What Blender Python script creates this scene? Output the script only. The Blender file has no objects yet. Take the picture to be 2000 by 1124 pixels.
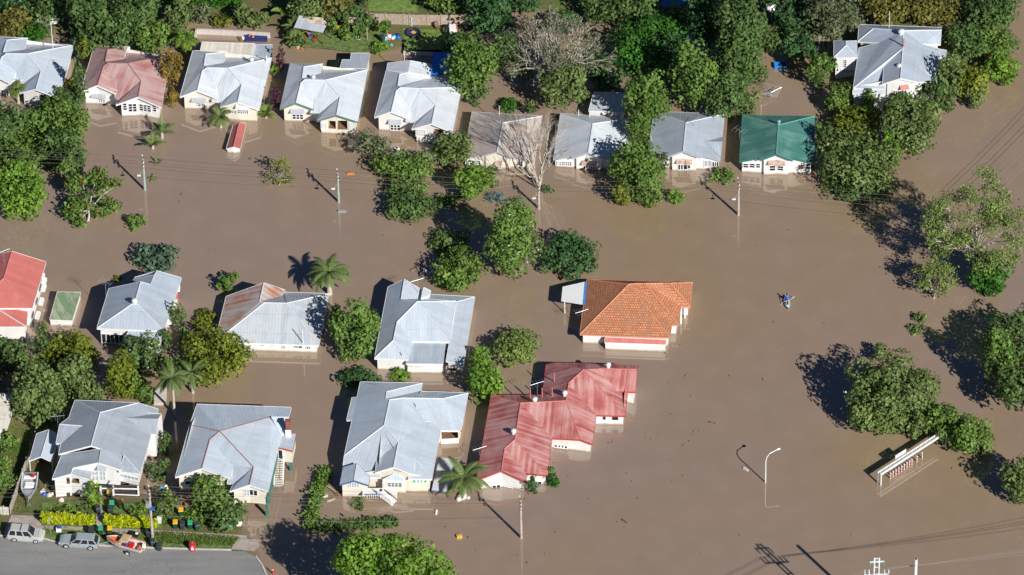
import bpy, math, random
import numpy as np
from mathutils import Vector
# ---------------------------------------------------------------- camera, sky, sun, exposure
S = bpy.context.scene
COL = S.collection
PITCH, FPX, ROLL = math.radians(42), 13000.0, -0.02
DIST = FPX / 15.5
cp, sp = math.cos(PITCH), math.sin(PITCH)
FWD = np.array([0, cp, -sp]); RT0 = np.array([1., 0, 0]); UP0 = np.cross(RT0, FWD)
RT = math.cos(ROLL) * RT0 + math.sin(ROLL) * UP0
UP = -math.sin(ROLL) * RT0 + math.cos(ROLL) * UP0
CAM = np.array([0, -DIST * cp, DIST * sp])
cam_d = bpy.data.cameras.new('camera'); cam = bpy.data.objects.new('camera', cam_d); COL.objects.link(cam)
cam_d.sensor_fit = 'HORIZONTAL'; cam_d.angle = 2 * math.atan(1000 / FPX)
cam_d.clip_start = 5; cam_d.clip_end = 8000
from mathutils import Matrix
cam.matrix_world = Matrix(((RT[0], UP[0], -FWD[0], CAM[0]), (RT[1], UP[1], -FWD[1], CAM[1]), (RT[2], UP[2], -FWD[2], CAM[2]), (0, 0, 0, 1)))
S.camera = cam
SUN_EL = math.radians(34.5); SUN_ROT = math.radians(145.5)
SUND = np.array([math.sin(SUN_ROT) * math.cos(SUN_EL), math.cos(SUN_ROT) * math.cos(SUN_EL), math.sin(SUN_EL)])
W = bpy.data.worlds.new('World'); S.world = W; W.use_nodes = True
_n = W.node_tree.nodes; _bg = _n['Background']; _sky = _n.new('ShaderNodeTexSky')
_sky.sky_type = 'NISHITA'; _sky.sun_disc = False; _sky.sun_elevation = SUN_EL; _sky.sun_rotation = SUN_ROT
_sky.altitude = 1500; _sky.air_density = .8; _sky.dust_density = 0; _sky.ozone_density = 7.5
W.node_tree.links.new(_sky.outputs[0], _bg.inputs[0]); _bg.inputs[1].default_value = 0.05
sl = bpy.data.lights.new('sun', 'SUN'); sl.energy = 5.0; sl.angle = math.radians(0.5); sl.color = (1, .965, .90)
so = bpy.data.objects.new('sun', sl); COL.objects.link(so)
so.rotation_euler = Vector(SUND).to_track_quat('Z', 'Y').to_euler(); so.location = (60, -90, 80)
S.view_settings.view_transform = 'Standard'; S.view_settings.look = 'None'
S.view_settings.gamma = 1; S.view_settings.exposure = 0.22
# ---------------------------------------------------------------- picture measure -> place
def ray(px, py):
    return RT * ((px - 1000) / FPX) - UP * ((py - 562) / FPX) + FWD
def G(px, py, z=0.0):
    d = ray(px, py); return CAM + d * ((z - CAM[2]) / d[2])
def proj(p):
    v = np.asarray(p) - CAM; f = v @ FWD
    return 1000 + FPX * (v @ RT) / f, 562 - FPX * (v @ UP) / f
def scl(px, py):
    p = G(px, py); return FPX / ((p - CAM) @ FWD)
# ---------------------------------------------------------------- materials
MATS = {}
def newmat(name):
    m = bpy.data.materials.new(name); m.use_nodes = True; MATS[name] = m
    return m, m.node_tree.nodes, m.node_tree.links, m.node_tree.nodes['Principled BSDF']
def N(nt, typ, **kw):
    n = nt.new(typ)
    for k, v in kw.items():
        if k.startswith('i_'):
            key = k[2:]; n.inputs[int(key) if key.isdigit() else key].default_value = v
        else: setattr(n, k, v)
    return n
def ramp(nt, stops):
    r = nt.new('ShaderNodeValToRGB'); e = r.color_ramp.elements
    while len(e) < len(stops): e.new(.5)
    for i, (p, c) in enumerate(stops):
        e[i].position = p; e[i].color = (*c, 1) if len(c) == 3 else c
    return r
def flat(name, col, rough=.6, metal=0, var=.12, scale=3.0):
    m, nt, lk, b = newmat(name)
    tc = nt.new('ShaderNodeTexCoord'); nz = N(nt, 'ShaderNodeTexNoise', i_Scale=scale, i_Detail=4)
    lk.new(tc.outputs['Object'], nz.inputs['Vector'])
    r = ramp(nt, [(.3, tuple(c * (1 - var) for c in col)), (.7, tuple(min(1, c * (1 + var)) for c in col))])
    lk.new(nz.outputs[0], r.inputs[0]); lk.new(r.outputs[0], b.inputs['Base Color'])
    b.inputs['Roughness'].default_value = rough; b.inputs['Metallic'].default_value = metal
    return m
def roofmat(name, col, col2=None, amt=.5, rough=.42, sheet=.76, stripe=.06, dirt=.12, sharp=.1, vstretch=.18):
    """corrugated sheet: UV in metres, u along the eave, v up the slope"""
    m, nt, lk, b = newmat(name)
    uv = nt.new('ShaderNodeUVMap'); sep = nt.new('ShaderNodeSeparateXYZ'); lk.new(uv.outputs[0], sep.inputs[0])
    dv = N(nt, 'ShaderNodeMath', operation='DIVIDE', i_1=sheet); lk.new(sep.outputs[0], dv.inputs[0])
    fl = N(nt, 'ShaderNodeMath', operation='FLOOR'); lk.new(dv.outputs[0], fl.inputs[0])
    wn = N(nt, 'ShaderNodeTexWhiteNoise', noise_dimensions='1D'); lk.new(fl.outputs[0], wn.inputs['W'])
    mp = N(nt, 'ShaderNodeMapping'); mp.inputs['Scale'].default_value = (1, vstretch, 1); lk.new(uv.outputs[0], mp.inputs[0])
    n1 = N(nt, 'ShaderNodeTexNoise', i_Scale=2.4, i_Detail=6, i_Roughness=.7); lk.new(mp.outputs[0], n1.inputs['Vector'])
    n2 = N(nt, 'ShaderNodeTexNoise', i_Scale=.45, i_Detail=3); lk.new(uv.outputs[0], n2.inputs['Vector'])
    # sheet to sheet variation + soft dirt
    a = N(nt, 'ShaderNodeMapRange', i_3=1 - stripe, i_4=1 + stripe); lk.new(wn.outputs[0], a.inputs[0])
    c = N(nt, 'ShaderNodeMapRange', i_1=.3, i_2=.7, i_3=1 - dirt, i_4=1.0 + dirt * .3); lk.new(n2.outputs[0], c.inputs[0])
    mu = N(nt, 'ShaderNodeMath', operation='MULTIPLY'); lk.new(a.outputs[0], mu.inputs[0]); lk.new(c.outputs[0], mu.inputs[1])
    lv = N(nt, 'ShaderNodeMath', operation='DIVIDE', i_1=2.7); lk.new(sep.outputs[1], lv.inputs[0]); lf = N(nt, 'ShaderNodeMath', operation='FRACT'); lk.new(lv.outputs[0], lf.inputs[0])
    lm = N(nt, 'ShaderNodeMapRange', i_1=0, i_2=.05, i_3=.84, i_4=1); lk.new(lf.outputs[0], lm.inputs[0])
    sk = N(nt, 'ShaderNodeMapRange', i_1=.3, i_2=.65, i_3=.88, i_4=1.04); lk.new(n1.outputs[0], sk.inputs[0])
    m3 = N(nt, 'ShaderNodeMath', operation='MULTIPLY'); lk.new(lm.outputs[0], m3.inputs[0]); lk.new(sk.outputs[0], m3.inputs[1])
    m4 = N(nt, 'ShaderNodeMath', operation='MULTIPLY'); lk.new(mu.outputs[0], m4.inputs[0]); lk.new(m3.outputs[0], m4.inputs[1]); mu = m4
    base = N(nt, 'ShaderNodeMix', data_type='RGBA', blend_type='MULTIPLY'); base.inputs[0].default_value = 1
    base.inputs[6].default_value = (*col, 1); lk.new(mu.outputs[0], base.inputs[7])
    out = base.outputs[2]
    if col2:
        ad = N(nt, 'ShaderNodeMath', operation='MULTIPLY_ADD', i_1=.5, i_2=0); lk.new(n2.outputs[0], ad.inputs[0])
        ad2 = N(nt, 'ShaderNodeMath', operation='MULTIPLY_ADD', i_1=.5); lk.new(n1.outputs[0], ad2.inputs[0]); lk.new(ad.outputs[0], ad2.inputs[2])
        ws = N(nt, 'ShaderNodeMath', operation='MULTIPLY_ADD', i_1=.14); lk.new(wn.outputs[0], ws.inputs[0]); lk.new(ad2.outputs[0], ws.inputs[2])
        mr = N(nt, 'ShaderNodeMapRange', i_1=.57 + .22 * (.5 - amt) - sharp * .5 + .03, i_2=.57 + .22 * (.5 - amt) + sharp * .5 + .03); lk.new(ws.outputs[0], mr.inputs[0])
        mx = N(nt, 'ShaderNodeMix', data_type='RGBA'); lk.new(mr.outputs[0], mx.inputs[0]); lk.new(out, mx.inputs[6]); mx.inputs[7].default_value = (*col2, 1)
        out = mx.outputs[2]
    # wavelength of the ribs, shown as fine lines
    wv = N(nt, 'ShaderNodeMath', operation='MULTIPLY', i_1=2 * math.pi / .38); lk.new(sep.outputs[0], wv.inputs[0])
    sn = N(nt, 'ShaderNodeMath', operation='SINE'); lk.new(wv.outputs[0], sn.inputs[0])
    bp = N(nt, 'ShaderNodeBump', i_Strength=.14, i_Distance=.03); lk.new(sn.outputs[0], bp.inputs['Height'])
    lk.new(bp.outputs[0], b.inputs['Normal']); lk.new(out, b.inputs['Base Color'])
    b.inputs['Roughness'].default_value = rough
    return m
def tilemat(name, c1, c2, c3):
    m, nt, lk, b = newmat(name)
    uv = nt.new('ShaderNodeUVMap')
    br = N(nt, 'ShaderNodeTexBrick', offset=.5); br.inputs['Scale'].default_value = 1; br.inputs['Mortar Size'].default_value = .035
    br.inputs['Brick Width'].default_value = .30; br.inputs['Row Height'].default_value = .34
    br.inputs['Color1'].default_value = (*c1, 1); br.inputs['Color2'].default_value = (*c2, 1); br.inputs['Mortar'].default_value = (c1[0] * .35, c1[1] * .3, c1[2] * .3, 1)
    lk.new(uv.outputs[0], br.inputs['Vector'])
    nz = N(nt, 'ShaderNodeTexNoise', i_Scale=.55, i_Detail=8, i_Roughness=.75); lk.new(uv.outputs[0], nz.inputs['Vector'])
    r = N(nt, 'ShaderNodeMapRange', i_1=.46, i_2=.70); lk.new(nz.outputs[0], r.inputs[0])
    mx = N(nt, 'ShaderNodeMix', data_type='RGBA'); lk.new(r.outputs[0], mx.inputs[0]); lk.new(br.outputs[0], mx.inputs[6]); mx.inputs[7].default_value = (*c3, 1)
    lk.new(mx.outputs[2], b.inputs['Base Color']); b.inputs['Roughness'].default_value = .75
    bp = N(nt, 'ShaderNodeBump', i_Strength=.6, i_Distance=.05); lk.new(br.outputs['Fac'], bp.inputs['Height']); bp.invert = True
    lk.new(bp.outputs[0], b.inputs['Normal'])
    return m
def wallmat(name, col, board=.17, stain=.10):
    m, nt, lk, b = newmat(name)
    tc = nt.new('ShaderNodeTexCoord'); sep = nt.new('ShaderNodeSeparateXYZ'); lk.new(tc.outputs['Object'], sep.inputs[0])
    mu = N(nt, 'ShaderNodeMath', operation='DIVIDE', i_1=board); lk.new(sep.outputs[2], mu.inputs[0])
    fr = N(nt, 'ShaderNodeMath', operation='FRACT'); lk.new(mu.outputs[0], fr.inputs[0])
    bp = N(nt, 'ShaderNodeBump', i_Strength=.5, i_Distance=.02); lk.new(fr.outputs[0], bp.inputs['Height']); lk.new(bp.outputs[0], b.inputs['Normal'])
    mp = N(nt, 'ShaderNodeMapping'); mp.inputs['Scale'].default_value = (1, 1, .35); lk.new(tc.outputs['Object'], mp.inputs[0])
    nz = N(nt, 'ShaderNodeTexNoise', i_Scale=.9, i_Detail=5); lk.new(mp.outputs[0], nz.inputs['Vector'])
    r = ramp(nt, [(.3, tuple(c * (1 - stain) for c in col)), (.62, col)]); lk.new(nz.outputs[0], r.inputs[0])
    # silt line left just above the water (world height)
    ge = nt.new('ShaderNodeNewGeometry'); s2 = nt.new('ShaderNodeSeparateXYZ'); lk.new(ge.outputs['Position'], s2.inputs[0])
    n2 = N(nt, 'ShaderNodeTexNoise', i_Scale=2.0); lk.new(tc.outputs['Object'], n2.inputs['Vector'])
    ad = N(nt, 'ShaderNodeMath', operation='MULTIPLY_ADD', i_1=.3, i_2=-.12); lk.new(n2.outputs[0], ad.inputs[0])
    sb = N(nt, 'ShaderNodeMath', operation='SUBTRACT'); lk.new(s2.outputs[2], sb.inputs[0]); lk.new(ad.outputs[0], sb.inputs[1])
    mr = N(nt, 'ShaderNodeMapRange', i_1=.10, i_2=.26, i_3=.75, i_4=0); lk.new(sb.outputs[0], mr.inputs[0])
    mx = N(nt, 'ShaderNodeMix', data_type='RGBA'); lk.new(mr.outputs[0], mx.inputs[0]); lk.new(r.outputs[0], mx.inputs[6]); mx.inputs[7].default_value = (.30, .22, .14, 1)
    lk.new(mx.outputs[2], b.inputs['Base Color']); b.inputs['Roughness'].default_value = .6
    return m
def leafmat(name, c_lo, c_hi, tr=.30, rough=.55):
    m, nt, lk, b = newmat(name)
    at = N(nt, 'ShaderNodeAttribute', attribute_name='tint')
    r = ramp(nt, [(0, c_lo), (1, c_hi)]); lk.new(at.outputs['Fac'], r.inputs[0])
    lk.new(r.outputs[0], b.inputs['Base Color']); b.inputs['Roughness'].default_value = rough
    b.inputs['Specular IOR Level'].default_value = .25
    tl = nt.new('ShaderNodeBsdfTranslucent'); lk.new(r.outputs[0], tl.inputs[0])
    mx = N(nt, 'ShaderNodeMixShader', i_0=tr); lk.new(b.outputs[0], mx.inputs[1]); lk.new(tl.outputs[0], mx.inputs[2])
    lk.new(mx.outputs[0], nt['Material Output'].inputs[0])
    return m
for a in [
    ('roof_white', (.65, .69, .74), None, .1, .42, .9, .07, .08),
    ('roof_pale', (.50, .565, .64), None, .1, .40, .9, .05, .06),
    ('roof_silver', (.42, .475, .55), None, .1, .38, .76, .05, .08),
    ('roof_grey', (.37, .415, .47), None, .1, .40, .76, .05, .08),
    ('roof_galv', (.52, .56, .61), (.48, .43, .40), .12, .42, .76, .09, .14),
    ('roof_pink', (.60, .43, .41), (.36, .13, .12), .46, .5, .5, .10, .14, .26, .07),
    ('roof_weathered', (.68, .62, .55), (.42, .30, .26), .45, .55, .76, .10, .18, .3, .08),
    ('roof_mottled', (.56, .57, .60), (.52, .47, .45), .28, .5, .76, .07, .12, .3, .08),
    ('roof_rusty', (.58, .56, .54), (.40, .16, .085), .60, .5, .5, .12, .14, .2, .06),
    ('roof_green', (.075, .225, .195), (.13, .28, .24), .45, .4, .76, .05, .08),
    ('roof_red', (.46, .13, .12), (.55, .31, .29), .60, .45, .38, .16, .10, .22, .055),
    ('roof_red_plain', (.56, .17, .145), None, .1, .45, .76, .05, .10),
    ('roof_shed_red', (.46, .14, .13), None, .1, .45, .5, .06, .1),
    ('roof_moss', (.20, .30, .16), (.34, .37, .26), .5, .8, .6, .05, .2),
    ('roof_cream', (.62, .58, .50), None, .1, .5, .38, .12, .06),
]: roofmat(*a)
MATS['roof_rusty_front'] = roofmat('roof_rusty_front', (.55, .56, .58), (.42, .26, .18), .34, .5, .76, .06, .12)
tilemat('roof_tile', (.70, .29, .14), (.50, .18, .085), (.34, .19, .11))
wallmat('wall_white', (.80, .79, .77)); wallmat('wall_cream', (.78, .72, .61)); wallmat('wall_brown', (.20, .13, .08)); wallmat('wall_green', (.05, .22, .17))
flat('trim_white', (.80, .80, .80), .5); flat('trim_green', (.10, .22, .17), .5); flat('trim_blue', (.06, .14, .30), .5); flat('trim_red', (.46, .06, .045), .5)
flat('trim_grey', (.40, .43, .47), .45); flat('trim_teal', (.03, .17, .13), .5)
flat('cap_pale', (.62, .65, .70), .45); flat('cap_red', (.56, .20, .17), .45); flat('cap_tile', (.62, .27, .16), .7); flat('cap_green', (.14, .36, .30), .45); flat('cap_rust', (.33, .17, .14), .6); flat('brick', (.24, .085, .06), .8, var=.3, scale=5); flat('turf', (.150, .225, .050), .95, var=.35, scale=1.6); flat('verge_turf', (.115, .165, .045), .95, var=.45, scale=1.8)
flat('black', (.015, .015, .017), .45); flat('dark', (.035, .03, .028), .8); flat('interior', (.10, .07, .05), .9)
flat('wood', (.20, .115, .06), .75, var=.3, scale=6); flat('wood_pale', (.42, .33, .25), .8, var=.2, scale=4); flat('wood_red', (.28, .09, .05), .7)
flat('pole_wood', (.42, .37, .33), .85, var=.25, scale=2); flat('pole_green', (.30, .40, .33), .8, var=.2); flat('steel', (.55, .57, .58), .35, .6); flat('steel_white', (.72, .75, .76), .4, .1)
flat('wire', (.20, .17, .15), .6); flat('hood_rust', (.45, .32, .26), .7, var=.45, scale=3); flat('white', (.82, .82, .82), .5, var=.05); flat('off_white', (.62, .59, .54), .7)
flat('red', (.55, .02, .025), .4); flat('orange', (.70, .18, .05), .5); flat('yellow', (.72, .42, .02), .5); flat('blue', (.02, .10, .45), .45); flat('blue_tarp', (.02, .20, .60), .45, var=.2); flat('cyan', (.05, .42, .55), .5)
flat('bin_green', (.02, .065, .04), .5); flat('bin_dark', (.035, .045, .055), .5); flat('lid_green', (.03, .36, .17), .45)
flat('concrete', (.36, .31, .27), .9, var=.18, scale=1.5); flat('concrete_pale', (.55, .50, .46), .9, var=.12); flat('silver_paint', (.60, .61, .57), .32, .25, .03); flat('slate_paint', (.40, .46, .48), .3, .25, .03)
flat('tyre', (.02, .02, .02), .8); flat('skin', (.48, .27, .18), .6); flat('hair', (.03, .018, .012), .7); flat('navy', (.02, .03, .14), .7); flat('pink', (.55, .16, .18), .7); flat('kayak_blue', (.25, .47, .66), .35); flat('kayak_white', (.75, .80, .84), .35)
flat('tan', (.48, .34, .20), .8); flat('purple', (.10, .03, .25), .6); flat('hoard', (.55, .47, .36), .9, var=.35, scale=2)
m, nt, lk, b = newmat('glass'); b.inputs['Base Color'].default_value = (.018, .022, .035, 1); b.inputs['Roughness'].default_value = .08
m, nt, lk, b = newmat('glass_pale'); b.inputs['Base Color'].default_value = (.42, .45, .46, 1); b.inputs['Roughness'].default_value = .12
m, nt, lk, b = newmat('glass_green'); b.inputs['Base Color'].default_value = (.03, .42, .17, 1); b.inputs['Roughness'].default_value = .15
m, nt, lk, b = newmat('pool_water'); b.inputs['Base Color'].default_value = (.012, .17, .36, 1); b.inputs['Roughness'].default_value = .05
L = {
    'dark': ((.034, .066, .019), (.145, .235, .066)), 'deep': ((.018, .056, .019), (.090, .190, .062)), 'mid': ((.046, .092, .016), (.195, .310, .065)),
    'lime': ((.055, .125, .010), (.220, .370, .050)), 'yellow': ((.085, .120, .010), (.310, .360, .045)), 'olive': ((.058, .090, .022), (.220, .295, .095)),
    'grey': ((.065, .085, .040), (.215, .245, .125)), 'teal': ((.050, .095, .055), (.190, .300, .190)), 'croton': ((.110, .075, .010), (.420, .300, .060)),
    'maroon': ((.040, .012, .022), (.160, .055, .085)), 'autumn': ((.070, .080, .014), (.290, .270, .065)), 'bright': ((.020, .085, .008), (.085, .260, .030)),
    'hedge': ((.34, .42, .006), (.64, .68, .020)), 'gum': ((.07, .110, .025), (.260, .340, .095)), 'agave': ((.10, .17, .17), (.30, .40, .40)), 'grass': ((.075, .130, .020), (.240, .340, .070)),
    'white': ((.5, .5, .42), (.8, .8, .72)), 'flower': ((.16, .02, .02), (.42, .08, .06)), 'palm': ((.050, .085, .020), (.210, .290, .095)), 'banana': ((.06, .12, .015), (.28, .38, .08)), 'twig': ((.15, .115, .085), (.42, .35, .28))}
for k, (a, c) in L.items():
    f_ = 1.22 if k in ('dark', 'deep', 'mid', 'olive', 'gum', 'grey', 'lime', 'palm') else 1.0; a, c = tuple(v * f_ for v in a), tuple(v * f_ for v in c)
    leafmat('leaf_' + k, a, c,   .12 if k == 'twig' else .34)
flat('bark', (.13, .095, .065), .9, var=.3); flat('bark_pale', (.50, .45, .38), .85, var=.25); flat('bark_grey', (.25, .22, .19), .9, var=.3)
# ---------------------------------------------------------------- object helpers
ORG = {}
def tag(o, label=None, cat=None, group=None, kind=None):
    if label: o['label'] = label
    if cat: o['category'] = cat
    if group: o['group'] = group
    if kind: o['kind'] = kind
    return o
def thing(name, label, cat, loc, group=None):
    o = bpy.data.objects.new(name, None); COL.objects.link(o); o.empty_display_size = .3
    o.location = tuple(float(v) for v in loc); ORG[o] = np.array(loc, float)
    return tag(o, label, cat, group)
class MB:
    def __init__(s): s.v = []; s.f = []; s.m = []; s.mats = []; s.uv = {}
    def mi(s, mat):
        if mat not in s.mats: s.mats.append(mat)
        return s.mats.index(mat)
    def poly(s, pts, mat, uv=None):
        i0 = len(s.v); s.v += [tuple(map(float, p)) for p in pts]
        if uv is not None: s.uv[len(s.f)] = uv
        s.f.append(tuple(range(i0, i0 + len(pts)))); s.m.append(s.mi(mat))
    def mesh(s, pts, faces, mat):
        i0 = len(s.v); s.v += [tuple(map(float, p)) for p in pts]; k = s.mi(mat)
        for f in faces: s.f.append(tuple(i + i0 for i in f)); s.m.append(k)
    def hexa(s, b4, t4, mat):
        s.mesh(list(b4) + list(t4), [(3, 2, 1, 0), (4, 5, 6, 7), (0, 1, 5, 4), (1, 2, 6, 5), (2, 3, 7, 6), (3, 0, 4, 7)], mat)
    def box(s, c, size, mat, ang=0, taper=1):
        x, y, z = [q / 2 for q in size]; ca, sa = math.cos(ang), math.sin(ang)
        def T(px, py, pz): return (c[0] + px * ca - py * sa, c[1] + px * sa + py * ca, c[2] + pz)
        t = taper
        s.hexa([T(-x, -y, -z), T(x, -y, -z), T(x, y, -z), T(-x, y, -z)], [T(-x * t, -y * t, z), T(x * t, -y * t, z), T(x * t, y * t, z), T(-x * t, y * t, z)], mat)
    def tube(s, path, r, mat, n=6, caps=True):
        P = [np.array(p, float) for p in path]; R = r if isinstance(r, (list, tuple)) else [r] * len(P)
        pts = []; prev = None
        for i, p in enumerate(P):
            d = P[min(i + 1, len(P) - 1)] - P[max(i - 1, 0)]; d = d / (np.linalg.norm(d) + 1e-9)
            if prev is None:
                a = np.array([0, 0, 1.]) if abs(d[2]) < .9 else np.array([1., 0, 0]); u = np.cross(d, a)
            else: u = prev - d * (prev @ d)
            u = u / (np.linalg.norm(u) + 1e-9); prev = u; w = np.cross(d, u)
            for k in range(n):
                t = 2 * math.pi * k / n; pts.append(p + R[i] * (math.cos(t) * u + math.sin(t) * w))
        f = []
        for i in range(len(P) - 1):
            for k in range(n):
                a = i * n + k; b = i * n + (k + 1) % n; f.append((a, b, b + n, a + n))
        if caps and n > 2: f.append(tuple(range(n - 1, -1, -1))); f.append(tuple(range((len(P) - 1) * n, len(P) * n)))
        s.mesh(pts, f, mat)
    def build(s, name, parent=None, smooth=False, org=None):
        me = bpy.data.meshes.new(name); o0 = ORG[parent] if parent is not None else (np.zeros(3) if org is None else np.array(org, float))
        me.from_pydata([tuple(np.array(v) - o0) for v in s.v], [], s.f)
        for k in s.mats: me.materials.append(MATS[k])
        me.polygons.foreach_set('material_index', s.m)
        if s.uv:
            ul = me.uv_layers.new(name='UVMap').data
            for fi, uv in s.uv.items():
                for li, c in zip(me.polygons[fi].loop_indices, uv): ul[li].uv = c
        if smooth: me.polygons.foreach_set('use_smooth', [True] * len(s.f))
        me.update()
        o = bpy.data.objects.new(name, me); COL.objects.link(o); ORG[o] = o0
        if parent is not None: o.parent = parent
        elif org is not None: o.location = tuple(map(float, org))
        return o
def copy_tree(root, loc, rz=0, label=None):
    def cp_(o, par):
        c = o.copy(); COL.objects.link(c); c.parent = par
        for ch in [k for k in bpy.data.objects if k.parent == o]: cp_(ch, c)
        return c
    r = cp_(root, None); r.location = tuple(map(float, loc)); r.rotation_euler = (0, 0, rz)
    if label: r['label'] = label
    return r
# ---------------------------------------------------------------- setting: ground, water
def seg_d(px, py, poly):
    P = np.array(poly); d = np.full(px.shape, 1e9); ins = np.zeros(px.shape, bool)
    for i in range(len(P)):
        a, c = P[i], P[(i + 1) % len(P)]; ab = c - a
        t = np.clip(((px - a[0]) * ab[0] + (py - a[1]) * ab[1]) / (ab @ ab), 0, 1)
        d = np.minimum(d, np.hypot(px - a[0] - t * ab[0], py - a[1] - t * ab[1]))
        cond = ((a[1] > py) != (c[1] > py)) & (px < (c[0] - a[0]) * (py - a[1]) / (c[1] - a[1] + 1e-12) + a[0]); ins ^= cond
    return np.where(ins, d, -d)
LAND = [([(-260, 700), (0, 740), (60, 790), (100, 880), (120, 960), (300, 965), (318, 985), (400, 1005), (478, 1022), (492, 1045), (508, 1082), (520, 1100), (535, 1128), (560, 1400), (-300, 1400)], .40),
        ([(-400, 85), (0, 66), (150, 76), (330, 92), (372, 52), (532, 55), (560, 98), (640, 103), (700, 112), (790, 104), (880, 98), (915, 60), (990, 62), (1010, 30), (1330, 60), (1440, 108), (1500, 112), (1560, 70), (1610, 90), (1640, 215), (1850, 225), (1975, 120), (1985, -40), (1990, -420), (-400, -420)], .6)]
LANDW = [([tuple(G(x, y)[:2]) for x, y in pl], h) for pl, h in LAND]
def land(x, y):
    x = np.asarray(x, float); y = np.asarray(y, float); z = np.full(x.shape, -2.6)
    for pl, h in LANDW:
        d = seg_d(x, y, pl)
        zi = np.where(d > 0, h * np.clip(d / 2.2, 0, 1), np.maximum(-2.6, d * .5)); z = np.maximum(z, zi)
    return z
def gz(px, py):
    p = G(px, py, .4); return max(0., float(land(p[0], p[1])))
def PG(px, py, dz=0):
    """point on the land (or on the water) at this place of the picture"""
    z = gz(px, py); p = G(px, py, z); z = max(0., float(land(p[0], p[1]))); return G(px, py, z + dz)
xs = np.concatenate([[-3000, -600], np.arange(-100, 101, 1.25), [600, 3000]]); ys = np.concatenate([[-3000, -600], np.arange(-80, 100, 1.25), [600, 3000]])
XX, YY = np.meshgrid(xs, ys); ZZ = land(XX, YY)
rng = np.random.default_rng(5); ZZ = np.where(ZZ > .1, ZZ + rng.normal(0, .008, ZZ.shape), ZZ)
me = bpy.data.meshes.new('ground'); nx, ny = len(xs), len(ys)
fc = [(j * nx + i, j * nx + i + 1, (j + 1) * nx + i + 1, (j + 1) * nx + i) for j in range(ny - 1) for i in range(nx - 1)]
me.from_pydata(list(zip(XX.ravel().tolist(), YY.ravel().tolist(), ZZ.ravel().tolist())), [], fc); me.polygons.foreach_set('use_smooth', [True] * len(fc))
m, nt, lk, b = newmat('soil')
tc = nt.new('ShaderNodeTexCoord'); n1 = N(nt, 'ShaderNodeTexNoise', i_Scale=.35, i_Detail=6, i_Roughness=.65); n2 = N(nt, 'ShaderNodeTexNoise', i_Scale=5, i_Detail=5)
lk.new(tc.outputs['Object'], n1.inputs[0]); lk.new(tc.outputs['Object'], n2.inputs[0])
r1 = ramp(nt, [(.36, (.17, .115, .07)), (.50, (.13, .135, .045)), (.64, (.07, .12, .025))]); lk.new(n1.outputs[0], r1.inputs[0])
r2 = ramp(nt, [(.3, (.55, .55, .5)), (.7, (1.2, 1.2, 1.1))]); lk.new(n2.outputs[0], r2.inputs[0])
mx = N(nt, 'ShaderNodeMix', data_type='RGBA', blend_type='MULTIPLY'); mx.inputs[0].default_value = 1; lk.new(r1.outputs[0], mx.inputs[6]); lk.new(r2.outputs[0], mx.inputs[7])
# wet mud along the shore
ge = nt.new('ShaderNodeNewGeometry'); s2 = nt.new('ShaderNodeSeparateXYZ'); lk.new(ge.outputs['Position'], s2.inputs[0])
mr = N(nt, 'ShaderNodeMapRange', i_1=.08, i_2=.34, i_3=1, i_4=0); lk.new(s2.outputs[2], mr.inputs[0])
mx2 = N(nt, 'ShaderNodeMix', data_type='RGBA'); lk.new(mr.outputs[0], mx2.inputs[0]); lk.new(mx.outputs[2], mx2.inputs[6]); mx2.inputs[7].default_value = (.20, .145, .095, 1)
lk.new(mx2.outputs[2], b.inputs['Base Color']); b.inputs['Roughness'].default_value = .95
me.materials.append(m); o = bpy.data.objects.new('ground', me); COL.objects.link(o); tag(o, kind='structure')
# flood water
m, nt, lk, b = newmat('flood_water')
tc = nt.new('ShaderNodeTexCoord')
n1 = N(nt, 'ShaderNodeTexNoise', i_Scale=.022, i_Detail=4, i_Roughness=.55, i_Distortion=.6); lk.new(tc.outputs['Object'], n1.inputs[0])
r1 = ramp(nt, [(.32, (.290, .208, .122)), (.50, (.292, .213, .154)), (.68, (.286, .213, .172))]); lk.new(n1.outputs[0], r1.inputs[0])
n3 = N(nt, 'ShaderNodeTexNoise', i_Scale=.3, i_Detail=5); lk.new(tc.outputs['Object'], n3.inputs[0])
r3 = ramp(nt, [(.3, (.95, .95, .95)), (.7, (1.04, 1.04, 1.04))]); lk.new(n3.outputs[0], r3.inputs[0])
mx = N(nt, 'ShaderNodeMix', data_type='RGBA', blend_type='MULTIPLY'); mx.inputs[0].default_value = 1; lk.new(r1.outputs[0], mx.inputs[6]); lk.new(r3.outputs[0], mx.inputs[7])
lk.new(mx.outputs[2], b.inputs['Base Color'])
b.inputs['Roughness'].default_value = .015; b.inputs['IOR'].default_value = 1.95; b.inputs['Specular IOR Level'].default_value = .5
# faint swell, and rings spreading from the kayak
n4 = N(nt, 'ShaderNodeTexNoise', i_Scale=.5, i_Detail=3); lk.new(tc.outputs['Object'], n4.inputs[0])
KAY = G(1537, 597)
vs = N(nt, 'ShaderNodeVectorMath', operation='SUBTRACT'); lk.new(tc.outputs['Object'], vs.inputs[0]); vs.inputs[1].default_value = (KAY[0] - 1.5, KAY[1] + 3, 0)
ln = N(nt, 'ShaderNodeVectorMath', operation='LENGTH'); lk.new(vs.outputs[0], ln.inputs[0])
mu = N(nt, 'ShaderNodeMath', operation='MULTIPLY', i_1=2 * math.pi / .85); lk.new(ln.outputs['Value'], mu.inputs[0])
sn = N(nt, 'ShaderNodeMath', operation='SINE'); lk.new(mu.outputs[0], sn.inputs[0])
fd = N(nt, 'ShaderNodeMapRange', i_1=5, i_2=17, i_3=1, i_4=0); lk.new(ln.outputs['Value'], fd.inputs[0])
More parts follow.
